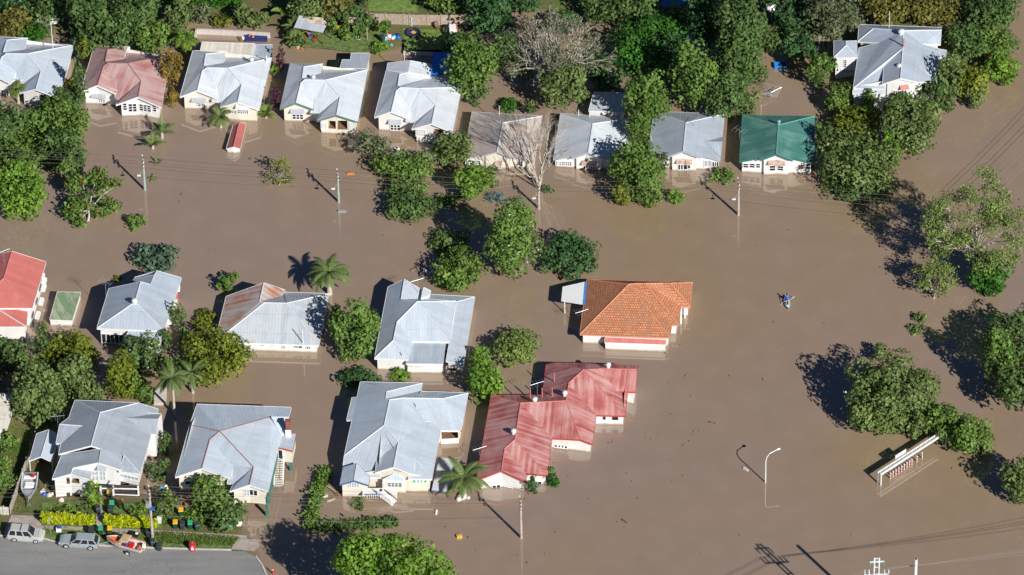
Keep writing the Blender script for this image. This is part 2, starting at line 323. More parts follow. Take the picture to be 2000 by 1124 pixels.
rg = N(nt, 'ShaderNodeMath', operation='MULTIPLY'); lk.new(sn.outputs[0], rg.inputs[0]); lk.new(fd.outputs[0], rg.inputs[1])
rs = N(nt, 'ShaderNodeMath', operation='MULTIPLY', i_1=.30); lk.new(rg.outputs[0], rs.inputs[0])
sm = N(nt, 'ShaderNodeMath', operation='MULTIPLY_ADD', i_1=.25); lk.new(n4.outputs[0], sm.inputs[0]); lk.new(rs.outputs[0], sm.inputs[2])
bp = N(nt, 'ShaderNodeBump', i_Strength=.10, i_Distance=.035); lk.new(sm.outputs[0], bp.inputs['Height']); lk.new(bp.outputs[0], b.inputs['Normal'])
q = MB(); q.poly([(-3000, -3000, 0), (3000, -3000, 0), (3000, 3000, 0), (-3000, 3000, 0)], 'flood_water'); o = q.build('water'); tag(o, kind='structure')
def sheet(name, pix, z, mat, kind='structure', bottom=None):
    q = MB(); P = [G(x, y, z) for x, y in pix]
    if seg_d(np.array([np.mean([p[0] for p in P])]), np.array([np.mean([p[1] for p in P])]), [p[:2] for p in P]) is not None:
        a = sum(P[i][0] * P[(i + 1) % len(P)][1] - P[(i + 1) % len(P)][0] * P[i][1] for i in range(len(P)))
        if a < 0: P = P[::-1]
    q.poly(P, mat)
    if bottom is not None:
        for i in range(len(P)):
            a, c = P[i], P[(i + 1) % len(P)]; q.poly([(a[0], a[1], bottom), (c[0], c[1], bottom), c, a], mat)
    o = q.build(name); tag(o, kind=kind); return o
m, nt, lk, b = newmat('asphalt')
tc = nt.new('ShaderNodeTexCoord'); mp = N(nt, 'ShaderNodeMapping'); mp.inputs['Scale'].default_value = (.12, .8, 1); lk.new(tc.outputs['Object'], mp.inputs[0])
n1 = N(nt, 'ShaderNodeTexNoise', i_Scale=1, i_Detail=6, i_Roughness=.6); lk.new(mp.outputs[0], n1.inputs[0]); n2 = N(nt, 'ShaderNodeTexNoise', i_Scale=9, i_Detail=3); lk.new(tc.outputs['Object'], n2.inputs[0])
r1 = ramp(nt, [(.3, (.19, .195, .20)), (.7, (.27, .265, .25))]); lk.new(n1.outputs[0], r1.inputs[0]); r2 = ramp(nt, [(.3, (.8, .8, .8)), (.7, (1.12, 1.12, 1.12))]); lk.new(n2.outputs[0], r2.inputs[0])
mx = N(nt, 'ShaderNodeMix', data_type='RGBA', blend_type='MULTIPLY'); mx.inputs[0].default_value = 1; lk.new(r1.outputs[0], mx.inputs[6]); lk.new(r2.outputs[0], mx.inputs[7]); vo = N(nt, 'ShaderNodeTexVoronoi', feature='DISTANCE_TO_EDGE', i_Scale=.16); nd = N(nt, 'ShaderNodeTexNoise', i_Scale=1.5, i_Detail=4); lk.new(tc.outputs['Object'], nd.inputs[0]); va = N(nt, 'ShaderNodeVectorMath', operation='ADD'); lk.new(tc.outputs['Object'], va.inputs[0]); lk.new(nd.outputs[1], va.inputs[1]); lk.new(va.outputs[0], vo.inputs['Vector'])
cr = N(nt, 'ShaderNodeMapRange', i_1=0, i_2=.006, i_3=.78, i_4=1); lk.new(vo.outputs['Distance'], cr.inputs[0])
mc = N(nt, 'ShaderNodeMix', data_type='RGBA', blend_type='MULTIPLY'); mc.inputs[0].default_value = 1; lk.new(mx.outputs[2], mc.inputs[6]); lk.new(cr.outputs[0], mc.inputs[7])
lk.new(mc.outputs[2], b.inputs['Base Color']); b.inputs['Roughness'].default_value = .9
# ---------------------------------------------------------------- houses
def plane_fit(P):
    c = P.mean(0); u, s, vt = np.linalg.svd(P - c); n = vt[2]; return c, n if n[2] > 0 else -n
def inset(loop, d):
    n = len(loop); out = []
    A = sum(loop[i][0] * loop[(i + 1) % n][1] - loop[(i + 1) % n][0] * loop[i][1] for i in range(n)); sg = 1 if A > 0 else -1
    for i in range(n):
        p0, p1, p2 = [np.array(loop[(i + k) % n][:2]) for k in (-1, 0, 1)]
        e1 = p1 - p0; e2 = p2 - p1; e1 /= np.linalg.norm(e1) + 1e-9; e2 /= np.linalg.norm(e2) + 1e-9
        n1 = sg * np.array([-e1[1], e1[0]]); n2 = sg * np.array([-e2[1], e2[0]])
        m = n1 + n2; q = m @ m
        m = m * (2 / q) if q > .5 else n1
        out.append(p1 + m * d)
    return out
class House:
    def __init__(s, name, label, crop, e, r, cat='house', base=None, wall='wall_white', trim='trim_white', group=None):
        s.ox, s.oy, s.k = crop; s.e, s.r = e, r; s.wm = wall; s.tm = trim
        b = s.P(*base) if base else (1000, 562)
        s.root = thing(name, label, cat, G(b[0], b[1], 0), group); s.pc = []
    def P(s, x, y): return s.ox + x * s.k, s.oy + y * s.k
    def at(s, x, y, z): return G(*s.P(x, y), z)
    def lev(s, t):
        if t == 'e': return s.e, .05
        if t == 'r': return s.r, .10
        if isinstance(t, tuple): return t
        if isinstance(t, str): return s.e + float(t), (.35 if abs(float(t)) < .65 else .10)
        return float(t), .05
    def piece(s, V, F, W=None, mat='roof_white', cap='cap_pale', oh=.45, rn='roof', wn='wall', zb=-2.0, fascia=.24, trim=None, wall=None, mats={}, holes={}, thick=.1, solve=True):
        nm = list(V); idx = {n: i for i, n in enumerate(nm)}
        R = np.array([ray(*s.P(*V[n][:2])) for n in nm]); z0, sg = np.array([s.lev(V[n][2]) for n in nm]).T
        def pts(z): return CAM + R * ((z - CAM[2]) / R[:, 2])[:, None]
        FI = [[idx[n] for n in f] for f in F]
        def res(z):
            P = pts(z); o = list((z - z0) / sg)
            for f in FI:
                if len(f) > 3:
                    c, n = plane_fit(P[f]); o += list((P[f] - c) @ n / .07)
            return np.array(o)
        z = z0.copy()
        if solve and any(len(f) > 3 for f in FI):
            for it in range(14):
                r0 = res(z); J = np.stack([(res(z + 1e-4 * np.eye(len(z))[i]) - r0) / 1e-4 for i in range(len(z))], 1)
                dz = np.linalg.lstsq(np.vstack([J, .3 * np.eye(len(z))]), np.concatenate([-r0, np.zeros(len(z))]), rcond=None)[0]
                z = z + np.clip(dz, -.5, .5)
        P = pts(z); D = {n: P[i] for i, n in enumerate(nm)}
        q = MB(); planes = []; edges = {}
        for f, fn in zip(FI, F):
            Q = P[f]; c, n = plane_fit(Q); planes.append((Q, c, n))
            a = sum(Q[i][0] * Q[(i + 1) % len(Q)][1] - Q[(i + 1) % len(Q)][0] * Q[i][1] for i in range(len(Q)))
            ff = f if a > 0 else f[::-1]; Q = P[ff]
            u = np.cross([0, 0, 1.], n); u = u / (np.linalg.norm(u) + 1e-9) if np.linalg.norm(u) > .03 else np.array([1., 0, 0]); v = np.cross(n, u)
            off = (hash(tuple(fn)) % 97) * 0
            mt = mats.get(F.index(fn), mat)
            q.poly(Q, mt, [(p @ u + off, p @ v) for p in Q]); (q.poly((Q - [0, 0, thick])[::-1], s.tm if not trim else trim) if np.abs((Q - c) @ n).max() < .02 else None)
            for i in range(len(ff)):
                a_, b_ = ff[i], ff[(i + 1) % len(ff)]; edges.setdefault((min(a_, b_), max(a_, b_)), []).append((a_, b_, n, c))
        tm = trim or s.tm; caps = MB(); nc = 0
        for (a, b), L_ in edges.items():
            if len(L_) == 1:
                a, b, n, c = L_[0]; A, B = P[a], P[b]; o = np.array([B[1] - A[1], A[0] - B[0], 0]); o = o / (np.linalg.norm(o) + 1e-9) * .03
                up = np.array([0, 0, .02]); dn = np.array([0, 0, -fascia])
                q.poly([A + dn + o, B + dn + o, B + up + o, A + up + o], tm); q.poly([A + up + o, B + up + o, B, A], tm); q.poly([A + dn, B + dn, B + dn + o, A + dn + o][::-1], tm)
            elif cap and len(L_) == 2:
                n1, c1, n2, c2 = L_[0][2], L_[0][3], L_[1][2], L_[1][3]
                if abs(n1 @ n2) < .998 and (c2 - c1) @ n1 < -.01:
                    A, B = P[a], P[b]; caps.tube([A, B], .07, cap, 6, False); nc += 1
        ro = q.build(rn, s.root)
        if nc:
            co = caps.build('ridge_cap', ro)
        pc = dict(D=D, planes=planes, roof=ro); s.pc.append(pc)
        for loop in ([] if not W else (W if isinstance(W[0], (list, tuple)) else [W])):
            pc.setdefault('segs', {}).update(s.walls(pc, loop, oh, zb, wall or s.wm, wn, holes))
        return pc
    def roofz(s, pc, x, y, dflt):
        best = None
        for Q, c, n in pc['planes']:
            if seg_d(np.array([x]), np.array([y]), Q[:, :2].tolist())[0] > -.02 and abs(n[2]) > .05:
                zz = c[2] - (n[0] * (x - c[0]) + n[1] * (y - c[1])) / n[2]; best = zz if best is None else max(best, zz)
        return (dflt if best is None else best)
    def walls(s, pc, loop, oh, zb, wm, wn, holes):
        D = pc['D']; L2 = inset([D[n] for n in loop], oh); top = []
        for n, p in zip(loop, L2): top.append(min(s.roofz(pc, p[0], p[1], D[n][2]), D[n][2] + 1.2) - .105)
        q = MB(); segs = {}
        ar = sum(L2[i][0] * L2[(i + 1) % len(L2)][1] - L2[(i + 1) % len(L2)][0] * L2[i][1] for i in range(len(L2)))
        for i, n in enumerate(loop):
            j = (i + 1) % len(loop); a, b = L2[i], L2[j]; ln = np.linalg.norm(b - a); d = (b - a) / (ln + 1e-9)
            segs[(n, loop[j])] = (a, d, ln, top[i], top[j])
            def pt(t, z): return (a[0] + d[0] * t, a[1] + d[1] * t, z)
            def tz(t): return top[i] + (top[j] - top[i]) * t / (ln + 1e-9)
            def quad(t0, t1, z0, z1a, z1b):
                p = [pt(t0, z0), pt(t1, z0), pt(t1, z1b), pt(t0, z1a)]; q.poly(p if ar > 0 else p[::-1], wm)
            hs = sorted(s.rect(segs[(n, loop[j])], h[:4]) + (h[4],) for h in holes.get((n, loop[j]), [])); cur = 0
            for t0, t1, z0, z1, dep in hs:
                quad(cur, t0, zb, tz(cur), tz(t0)); quad(t0, t1, zb, z0, z0)
                p = [pt(t0, z1), pt(t1, z1), pt(t1, tz(t1)), pt(t0, tz(t0))]; q.poly(p if ar > 0 else p[::-1], wm)
                nrm = np.array([-d[1], d[0]]) * (1 if ar > 0 else -1); iv = MB()
                def pi(t, z, k): return (a[0] + d[0] * t + nrm[0] * k, a[1] + d[1] * t + nrm[1] * k, z)
                iv.poly([pi(t0, z0, dep), pi(t1, z0, dep), pi(t1, z1, dep), pi(t0, z1, dep)], 'interior'); iv.poly([pi(t0, z0, 0), pi(t1, z0, 0), pi(t1, z0, dep), pi(t0, z0, dep)], 'wood')
                iv.poly([pi(t0, z1, 0), pi(t1, z1, 0), pi(t1, z1, dep), pi(t0, z1, dep)], 'interior')
                for t in (t0, t1): iv.poly([pi(t, z0, 0), pi(t, z0, dep), pi(t, z1, dep), pi(t, z1, 0)], wm)
                iv.build('veranda', s.root); cur = t1
            quad(cur, ln, zb, tz(cur), top[j])
        q.build(wn, s.root); return segs
    def hit(s, seg, x, y):
        a, d, ln, _, _ = seg; r = ray(*s.P(x, y)); nn = np.array([-d[1], d[0]])
        t = ((a - CAM[:2]) @ nn) / (r[:2] @ nn); p = CAM + r * t; return float((p[:2] - a) @ d), float(p[2])
    def rect(s, seg, R):
        t0, z1 = s.hit(seg, R[0], R[1]); t1, z0 = s.hit(seg, R[2], R[3])
        if t0 > t1: t0, t1 = t1, t0
        return (t0, t1, min(z0, z1), max(z0, z1))
    def win(s, pc, sn, R, cols=2, rows=2, glass='glass', hood=None, frame='trim_white', sill=True, bar=.05, out=None):
        seg = pc['segs'][sn]; a, d, ln, _, _ = seg; t0, t1, z0, z1 = s.rect(seg, R)
        nn = np.array([-d[1], d[0]])
        if nn @ (CAM[:2] - a) < 0: nn = -nn
        def p(t, z, o): return np.array([a[0] + d[0] * t + nn[0] * o, a[1] + d[1] * t + nn[1] * o, z])
        def bx(q, ta, tb, za, zb, o0, o1, m): q.hexa([p(ta, za, o0), p(tb, za, o0), p(tb, za, o1), p(ta, za, o1)], [p(ta, zb, o0), p(tb, zb, o0), p(tb, zb, o1), p(ta, zb, o1)], m)
        q = MB(); w = .08
        bx(q, t0 - w, t1 + w, z1, z1 + w, 0, .07, frame); bx(q, t0 - w, t1 + w, z0 - w, z0, 0, .10 if sill else .07, frame)
        bx(q, t0 - w, t0, z0, z1, 0, .07, frame); bx(q, t1, t1 + w, z0, z1, 0, .07, frame)
        for i in range(1, cols): t = t0 + (t1 - t0) * i / cols; bx(q, t - bar, t + bar, z0, z1, .02, .06, frame)
        for i in range(1, rows): z = z0 + (z1 - z0) * i / rows; bx(q, t0, t1, z - bar * .7, z + bar * .7, .022, .055, frame)
        f = q.build('window', s.root); g = MB(); g.poly([p(t0, z0, .025), p(t1, z0, .025), p(t1, z1, .025), p(t0, z1, .025)], glass); g.build('pane', f)
        if hood:
            h = MB(); ex = .25; zt, zo, dep = z1 + .95, z1 + .58, .55
            h.hexa([p(t0 - ex, zo - .05, dep), p(t1 + ex, zo - .05, dep), p(t1 + ex, zt - .05, .0), p(t0 - ex, zt - .05, .0)], [p(t0 - ex, zo, dep), p(t1 + ex, zo, dep), p(t1 + ex, zt, .0), p(t0 - ex, zt, .0)], hood)
            for t in (t0 - ex + .03, t1 + ex - .03): h.poly([p(t, zo - .05, dep), p(t, zt - .05, 0), p(t, zo - .05, 0)], 'trim_white')
            h.build('window_hood', s.root)
        return f
    def panel(s, pc, sn, R, mat, name, o=.03):
        seg = pc['segs'][sn]; a, d, ln, _, _ = seg; t0, t1, z0, z1 = s.rect(seg, R); nn = np.array([-d[1], d[0]])
        if nn @ (CAM[:2] - a) < 0: nn = -nn
        q = MB(); c = a + d * (t0 + t1) / 2 + nn * o / 2
        q.box((c[0], c[1], (z0 + z1) / 2), (t1 - t0, o, z1 - z0), mat, math.atan2(d[1], d[0])); return q.build(name, s.root)
    def vent(s, x, y, z, r=.28, mat='steel_white', name='roof_vent'):
        p = s.at(x, y, z); q = MB(); q.tube([p + [0, 0, -.5], p + [0, 0, .1]], r * .7, mat, 10); q.tube([p + [0, 0, .1], p + [0, 0, .2], p + [0, 0, .45], p + [0, 0, .58]], [r * .8, r, r, r * .4], mat, 10); q.build(name, s.root, True)
    def antenna(s, x, y, z, h=1.6, ang=.5, n=6):
        p = s.at(x, y, z); q = MB(); q.tube([p - [0, 0, .3], p + [0, 0, h]], .025, 'steel', 6)
        d = np.array([math.cos(ang), math.sin(ang), 0]); e = np.array([-d[1], d[0], 0]); t = p + [0, 0, h]
        q.tube([t - d * .9, t + d * .9], .018, 'steel', 5)
        for i in range(n):
            c = t + d * (-.8 + 1.6 * i / (n - 1)); w = .75 - .06 * i; q.tube([c - e * w, c + e * w], .014, 'steel', 5)
        q.build('tv_antenna', s.root)
    def mast(s, x, y, z, h, mat='steel_white', r=.05, name='vent_pipe'):
        p = s.at(x, y, z); q = MB(); q.tube([p - [0, 0, .3], p + [0, 0, h]], r, mat, 7); q.build(name, s.root)
    def bars(s, name, segs, r, mat):
        q = MB()
        for a, b in segs: q.tube([a, b], r, mat, 6)
        return q.build(name, s.root)
TW_F = [['BL', 'FL', 'FA', 'M', 'Rj', 'RB'], ['BL', 'RB', 'RE'], ['M', 'M2', 'Rj'], ['RB', 'Rj', 'RV', 'RE'], ['Rj', 'M2', 'N', 'BR', 'BE', 'RV'],
        ['M', 'V1', 'S', 'V2', 'P', 'N', 'M2'], ['M', 'FA', 'E1', 'V1'], ['P', 'V2', 'E2', 'FB'], ['N', 'P', 'FB', 'FR', 'BR']]
TW_Z = dict(BL='e', RB='1.1', RE='e', RV='.3', Rj='1.15', M='1.15', M2='1.85', N='1.85', BR='e', BE='0.1', FA=('1.1',), FL='e', V1='.1', E1='e', S='-.5', V2='-.3', P='1.2', FB='1.15', FR='e', E2='e')
def twin(h, C, mat, cap='cap_pale', trim=None, holes={}, oh=.45, zb=-2):
    V = {k: (*C[k], TW_Z[k][0] if isinstance(TW_Z[k], tuple) else TW_Z[k]) for k in TW_Z}
    return h.piece(V, TW_F, ['FL', 'FA', 'E1', 'V2', 'E2', 'FB', 'FR', 'BR', 'BE', 'RE', 'BL'], mat, cap, oh, trim=trim, holes=holes, zb=zb)
K1 = .13348
# --- first house of the far row, cut by the picture's left edge
h = House('house', 'white metal roofed house cut off at the left edge of the far row', (0, 50, K1), 2.5, 4, base=(300, 1000), wall='wall_white')
pc = twin(h, dict(BL=(-105, 165), RB=(100, 215), RE=(405, 185), RV=(355, 355), Rj=(45, 395), M=(20, 470), M2=(95, 412), N=(400, 415), BE=(390, 255), BR=(1080, 285), FA=(-61, 738), FL=(-305, 832), E1=(155, 845), V1=(232, 685), S=(205, 810), V2=(330, 860), P=(600, 660), FB=(525, 930), FR=(850, 1060), E2=(285, 985)), 'roof_pale',
          holes={('FB', 'FR'): [(560, 1010, 690, 1200, 2.2)]})
h.win(pc, ('FA', 'E1'), (20, 940, 130, 1040), 3, 2)
h.mast(775, 345, 3.2, 4.6, 'steel_white', .05, 'aerial_mast')
q = MB(); c = h.at(800, 580, 3.35)
# --- pink rusty house
h = House('house', 'pink house with streaky rusted red roof and two front gables', (0, 0, .26695), 2.45, 4, base=(870, 800), wall='wall_white')
pc = twin(h, dict(BL=(690, 337), RB=(785, 365), RE=(932, 350), RV=(905, 435), Rj=(768, 455), M=(757, 485), M2=(792, 462), N=(935, 465), BE=(925, 375), BR=(1243, 408), FA=(712, 625), FL=(590, 672), E1=(855, 688), V1=(850, 603), S=(840, 712), V2=(872, 735), P=(1030, 592), FB=(1010, 710), FR=(1182, 787), E2=(848, 768)), 'roof_pink', 'cap_rust')
h.win(pc, ('FA', 'E1'), (688, 722, 768, 752), 5, 2, hood='trim_grey')
h.win(pc, ('FB', 'FR'), (1020, 762, 1105, 820), 3, 3); h.win(pc, ('E2', 'FB'), (940, 762, 1000, 815), 2, 3); h.win(pc, ('E2', 'FB'), (900, 757, 928, 805), 1, 3); h.win(pc, ('FB', 'FR'), (1118, 770, 1145, 818), 1, 3)
# --- white house third of row
h = House('house', 'white roofed house with cream striped lean-to roof at its back', (320, 70, K1), 2.45, 4, base=(760, 1100), wall='wall_cream')
pc = twin(h, dict(BL=(425, 218), RB=(612, 270), RE=(905, 240), RV=(865, 400), Rj=(585, 445), M=(562, 513), M2=(635, 468), N=(940, 475), BE=(890, 290), BR=(1575, 325), FA=(487, 800), FL=(235, 895), E1=(765, 908), V1=(765, 740), S=(700, 955), V2=(850, 965), P=(1140, 705), FB=(1080, 970), FR=(1395, 1080), E2=(830, 1045)), 'roof_white')
h.win(pc, ('FA', 'E1'), (440, 985, 600, 1035), 3, 2, hood='trim_grey'); h.win(pc, ('E2', 'FB'), (960, 1085, 1060, 1140), 3, 2); h.win(pc, ('FB', 'FR'), (1085, 1085, 1235, 1140), 5, 2, hood='trim_white')
p2 = h.piece({'a': (560, 92, 2.5), 'b': (1335, 118, 2.5), 'c': (1300, 290, 2.2), 'd': (535, 215, 2.2)}, [['a', 'b', 'c', 'd']], ['a', 'b', 'c', 'd'], 'roof_cream', None, .2, 'lean_to_roof', 'lean_to_wall')
p3 = h.piece({'a': (1342, 135, 2.2), 'b': (1590, 130, 2.2), 'c': (1580, 325, 2.0), 'd': (1305, 300, 2.0)}, [['a', 'b', 'c', 'd']], ['a', 'b', 'c', 'd'], 'roof_grey', None, .2, 'annex_roof', 'annex_wall')
h.vent(1285, 375, 3.2, .3); h.mast(1505, 370, 2.8, .9, 'steel_white', .1)
# --- green trimmed house
h = House('house', 'white roofed house with green bargeboards and a grey annex behind', (520, 90, K1), 2.5, 4, base=(700, 1100), wall='wall_cream', trim='trim_green')
pc = twin(h, dict(BL=(348, 255), RB=(548, 308), RE=(830, 262), RV=(805, 400), Rj=(525, 478), M=(505, 545), M2=(570, 492), N=(868, 500), BE=(825, 318), BR=(1490, 345), FA=(435, 832), FL=(200, 922), E1=(688, 925), V1=(705, 772), S=(640, 985), V2=(772, 992), P=(1078, 742), FB=(1028, 1010), FR=(1342, 1110), E2=(738, 1095)), 'roof_white',
          holes={('E2', 'FB'): [(905, 1095, 1020, 1215, 2.2)], ('FB', 'FR'): [(1035, 1095, 1190, 1225, 2.2)]})
h.win(pc, ('FA', 'E1'), (385, 1000, 540, 1070), 3, 2, hood='trim_grey')
for R_, sn in [((805, 1120, 880, 1215), ('E2', 'FB')), ((1215, 1120, 1290, 1230), ('FB', 'FR'))]: h.win(pc, sn, R_, 4, 1, 'glass_pale', bar=.06)
h.piece({'a': (1245, 105, 2.4), 'b': (1518, 108, 2.4), 'c': (1465, 330, 2.4), 'd': (1080, 325, 2.4), 'e': (1112, 203, 2.4), 'f': (1232, 205, 2.4)}, [['a', 'b', 'c', 'd', 'e', 'f']], ['a', 'b', 'c', 'd', 'e', 'f'], 'roof_grey', None, .12, 'annex_roof', 'annex_wall', trim='trim_white')
h.vent(690, 480, 3.8, .28)
# --- house beside blue tarp
h = House('house', 'white roofed house with a blue tarpaulin roofed annex behind', (700, 90, K1), 2.6, 4.2, base=(800, 1150))
pc = twin(h, dict(BL=(405, 365), RB=(600, 415), RE=(850, 385), RV=(1060, 462), Rj=(575, 592), M=(552, 658), M2=(622, 608), N=(905, 622), BE=(1180, 462), BR=(1510, 605), FA=(480, 960), FL=(235, 1042), E1=(722, 1055), V1=(752, 900), S=(690, 1095), V2=(835, 1110), P=(1125, 875), FB=(1071, 1136), FR=(1375, 1255), E2=(781, 1216)), 'roof_white',
          holes={('FB', 'FR'): [(1095, 1215, 1245, 1320, 2.0)]})
h.win(pc, ('FA', 'E1'), (470, 1155, 610, 1230), 3, 2, hood='trim_grey')
h.win(pc, ('E2', 'FB'), (845, 1225, 980, 1320), 4, 3, 'glass_pale', bar=.06)
h.piece({'a': (430, 250, 2.4), 'b': (760, 215, '.9'), 'c': (1075, 275, 2.4), 'd': (1045, 440, 2.4), 'f': (725, 385, '.9'), 'g': (412, 362, 2.4)}, [['a', 'b', 'f', 'g'], ['b', 'c', 'd', 'f']], ['a', 'b', 'c', 'd', 'g'], 'roof_white', None, .3, 'annex_roof', 'annex_wall')
h.piece({'a': (1105, 100, 2.5), 'b': (1370, 90, 2.5), 'c': (1340, 400, 2.2), 'd': (1050, 430, 2.2)}, [['a', 'b', 'c', 'd']], ['a', 'b', 'c', 'd'], 'blue_tarp', None, .15, 'tarp_roof', 'tarp_wall', trim='blue')
h.mast(675, 235, 2.9, 1.3)
# --- hip and gable cottages
def cottage(h, C, mat, cap='cap_pale', trim=None):
    Z = dict(BL='e', BR='e', R='r', A='r', FL='e', NL='.75', GL='.7', GR='.7', NR='.75', FR='e')
    V = {k: (*C[k], Z[k]) for k in Z}
    return h.piece(V, [['BL', 'R', 'A', 'GL', 'NL', 'FL'], ['R', 'BR', 'FR', 'NR', 'GR', 'A'], ['BL', 'BR', 'R']], [['FL', 'NL', 'NR', 'FR', 'BR', 'BL'], ['GL', 'A', 'GR', 'R']], mat, cap, .35, trim=trim)
h = House('house', 'weathered cottage with mottled brown roof behind the leafless tree', (890, 205, K1), 1.5, 3.2, base=(600, 900), wall='wall_cream', trim='trim_grey')
pc = cottage(h, dict(BL=(240, 105), R=(690, 265), BR=(1265, 165), A=(603, 685), FL=(105, 785), NL=(372, 735), GL=(372, 752), GR=(852, 782), NR=(870, 748), FR=(1155, 845)), 'roof_weathered')
h.win(pc, ('FL', 'NL'), (150, 812, 225, 872), 3, 2); h.win(pc, ('FL', 'NL'), (240, 812, 355, 868), 4, 2); h.win(pc, ('GL', 'A'), (572, 900, 602, 955), 1, 2); h.win(pc, ('A', 'GR'), (605, 900, 665, 955), 2, 2, hood='hood_rust'); h.win(pc, ('NR', 'FR'), (915, 820, 980, 890), 2, 2)
h.mast(640, 120, 2.2, 1.2)
h = House('house', 'grey blue roofed white cottage right of the leafless tree', (1070, 205, K1), 1.5, 3.2, base=(600, 900), trim='trim_grey')
pc = cottage(h, dict(BL=(185, 128), R=(655, 278), BR=(1225, 196), A=(590, 700), FL=(80, 800), NL=(345, 750), GL=(352, 782), GR=(832, 800), NR=(840, 772), FR=(1130, 850)), 'roof_white')
h.win(pc, ('FL', 'NL'), (120, 825, 195, 885), 4, 2); h.win(pc, ('FL', 'NL'), (210, 828, 345, 890), 5, 2)
q0 = h.win(pc, ('GL', 'A'), (520, 895, 588, 965), 2, 2, hood='hood_rust'); h.win(pc, ('A', 'GR'), (592, 895, 690, 970), 3, 2, hood='hood_rust')
h.mast(450, 150, 1.9, .9); h.mast(610, 150, 1.9, .7)
h = House('house', 'silver roofed white cottage with rusty hooded bay window', (1250, 205, K1), 1.9, 3.65, base=(650, 1000), trim='trim_grey')
pc = cottage(h, dict(BL=(205, 100), R=(672, 262), BR=(1242, 132), A=(630, 680), FL=(105, 790), NL=(385, 720), GL=(412, 756), GR=(878, 770), NR=(890, 738), FR=(1178, 812)), 'roof_silver')
h.win(pc, ('A', 'GR'), (635, 875, 690, 945), 1, 1); h.win(pc, ('GL', 'A'), (560, 875, 628, 945), 2, 1, hood='hood_rust'); h.win(pc, ('A', 'GR'), (702, 880, 735, 930), 1, 1, hood='hood_rust')
h.win(pc, ('NR', 'FR'), (945, 815, 1035, 900), 2, 1, 'glass_pale'); h.win(pc, ('NR', 'FR'), (1060, 835, 1145, 900), 3, 1)
h.piece({'T': (955, 540, 2.65), 'a': (1210, 470, 2.0), 'b': (1203, 540, 2.6), 'c': (1180, 770, 1.98)}, [['T', 'a', 'b'], ['T', 'b', 'c']], None, 'roof_silver', None, rn='side_gablet', solve=False)
h.antenna(795, 330, 2.9, 1.3, .6, 4); h.mast(160, 510, 2.1, .6)
h = House('house', 'white cottage with dark green metal roof', (1420, 205, K1), 2.1, 3.85, base=(700, 1020), trim='trim_teal')
pc = cottage(h, dict(BL=(225, 150), R=(748, 297), BR=(1285, 165), A=(720, 722), FL=(178, 830), NL=(462, 777), GL=(478, 808), GR=(955, 814), NR=(975, 782), FR=(1268, 852)), 'roof_green', 'cap_green')
for R_ in ((240, 858, 308, 918), (332, 858, 404, 918), (428, 860, 480, 920)): h.win(pc, ('FL', 'NL'), R_, 1, 2)
h.win(pc, ('GL', 'A'), (625, 893, 706, 958), 1, 2, hood='hood_rust'); h.win(pc, ('A', 'GR'), (740, 895, 822, 960), 1, 2, hood='hood_rust')
h.win(pc, ('NR', 'FR'), (1040, 875, 1122, 935), 1, 1, 'interior'); h.win(pc, ('NR', 'FR'), (1155, 862, 1212, 935), 1, 2)
h.piece({'T': (1025, 590, 2.85), 'a': (1275, 520, 2.2), 'b': (1282, 588, 2.8), 'c': (1268, 800, 2.18)}, [['T', 'a', 'b'], ['T', 'b', 'c']], None, 'roof_green', None, rn='side_gablet', solve=False, trim='trim_teal')
h.vent(757, 275, 3.85, .26, 'cap_green'); h.antenna(185, 470, 2.0, 1.1, -.7, 4); h.mast(493, 155, 2.0, 1.8, 'wood_pale', .07)
# --- big house top right
h = House('house', 'large pale blue roofed house with tower room among trees top right', (1600, 30, .16017), 3.6, 6.0, base=(900, 1050))
V = dict(A=(485, 115, 3.6), B=(1495, 150, 3.6), C=(1490, 183, '1.0'), D=(660, 165, '1.1'), E=(470, 320, 3.6), J=(1025, 188, 'r'), VL=(735, 335, '.5'), K=(1020, 405, 'r'), FLc=(415, 890, 'e'), LB=(485, 400, 'e'), FE=(800, 895, 'e'),
         GV=(790, 625, '.9'), GE=(772, 838, '.9'), GA=(990, 768, '1.9'), RR=(1258, 352, '.9'), RRe=(1468, 412, 'e'), FR=(1436, 814, 'e'), HP=(1226, 615, '1.0'), HX=(1216, 818, '.9'), F=(1480, 352, 3.6))
pc = h.piece(V, [['J', 'K', 'FLc', 'LB', 'VL'], ['K', 'FLc', 'FE', 'GV'], ['K', 'GV', 'GE', 'GA'], ['J', 'RR', 'RRe', 'FR', 'HP', 'HX', 'GA', 'K'], ['A', 'B', 'C', 'J', 'D'], ['A', 'D', 'E'], ['D', 'J', 'VL', 'E'], ['J', 'C', 'F', 'RR']],
             [['FLc', 'FE', 'FR', 'RRe', 'LB'], ['A', 'E', 'F', 'B'], ['GE', 'GA', 'HX', 'K']], 'roof_silver', 'cap_pale', .4, zb=-1)
h.piece({'HP': (1226, 615, 4.55), 'HX': (1220, 812, 4.3), 'FR': (1440, 815, 3.62)}, [['HP', 'HX', 'FR']], None, 'roof_silver', None, rn='side_gablet', solve=False)
h.piece({'a': (415, 886, 3.4), 'b': (800, 890, 3.4), 'c': (795, 958, 2.9), 'd': (408, 955, 2.9)}, [['a', 'b', 'c', 'd']], ['a', 'b', 'c', 'd'], 'roof_silver', None, .15, 'veranda_roof', 'veranda_wall', zb=-1)
t = h.piece({'a': (180, 308, 4.0), 'b': (325, 316, 4.9), 'c': (462, 312, 4.0), 'd': (466, 516, 4.0), 'f': (328, 368, 4.9), 'g': (178, 516, 4.0)}, [['a', 'b', 'f', 'g'], ['b', 'c', 'd', 'f'], ['f', 'g', 'd']], ['a', 'g', 'd', 'c'], 'roof_silver', 'cap_pale', .25, 'tower_roof', 'tower_wall', zb=-1)
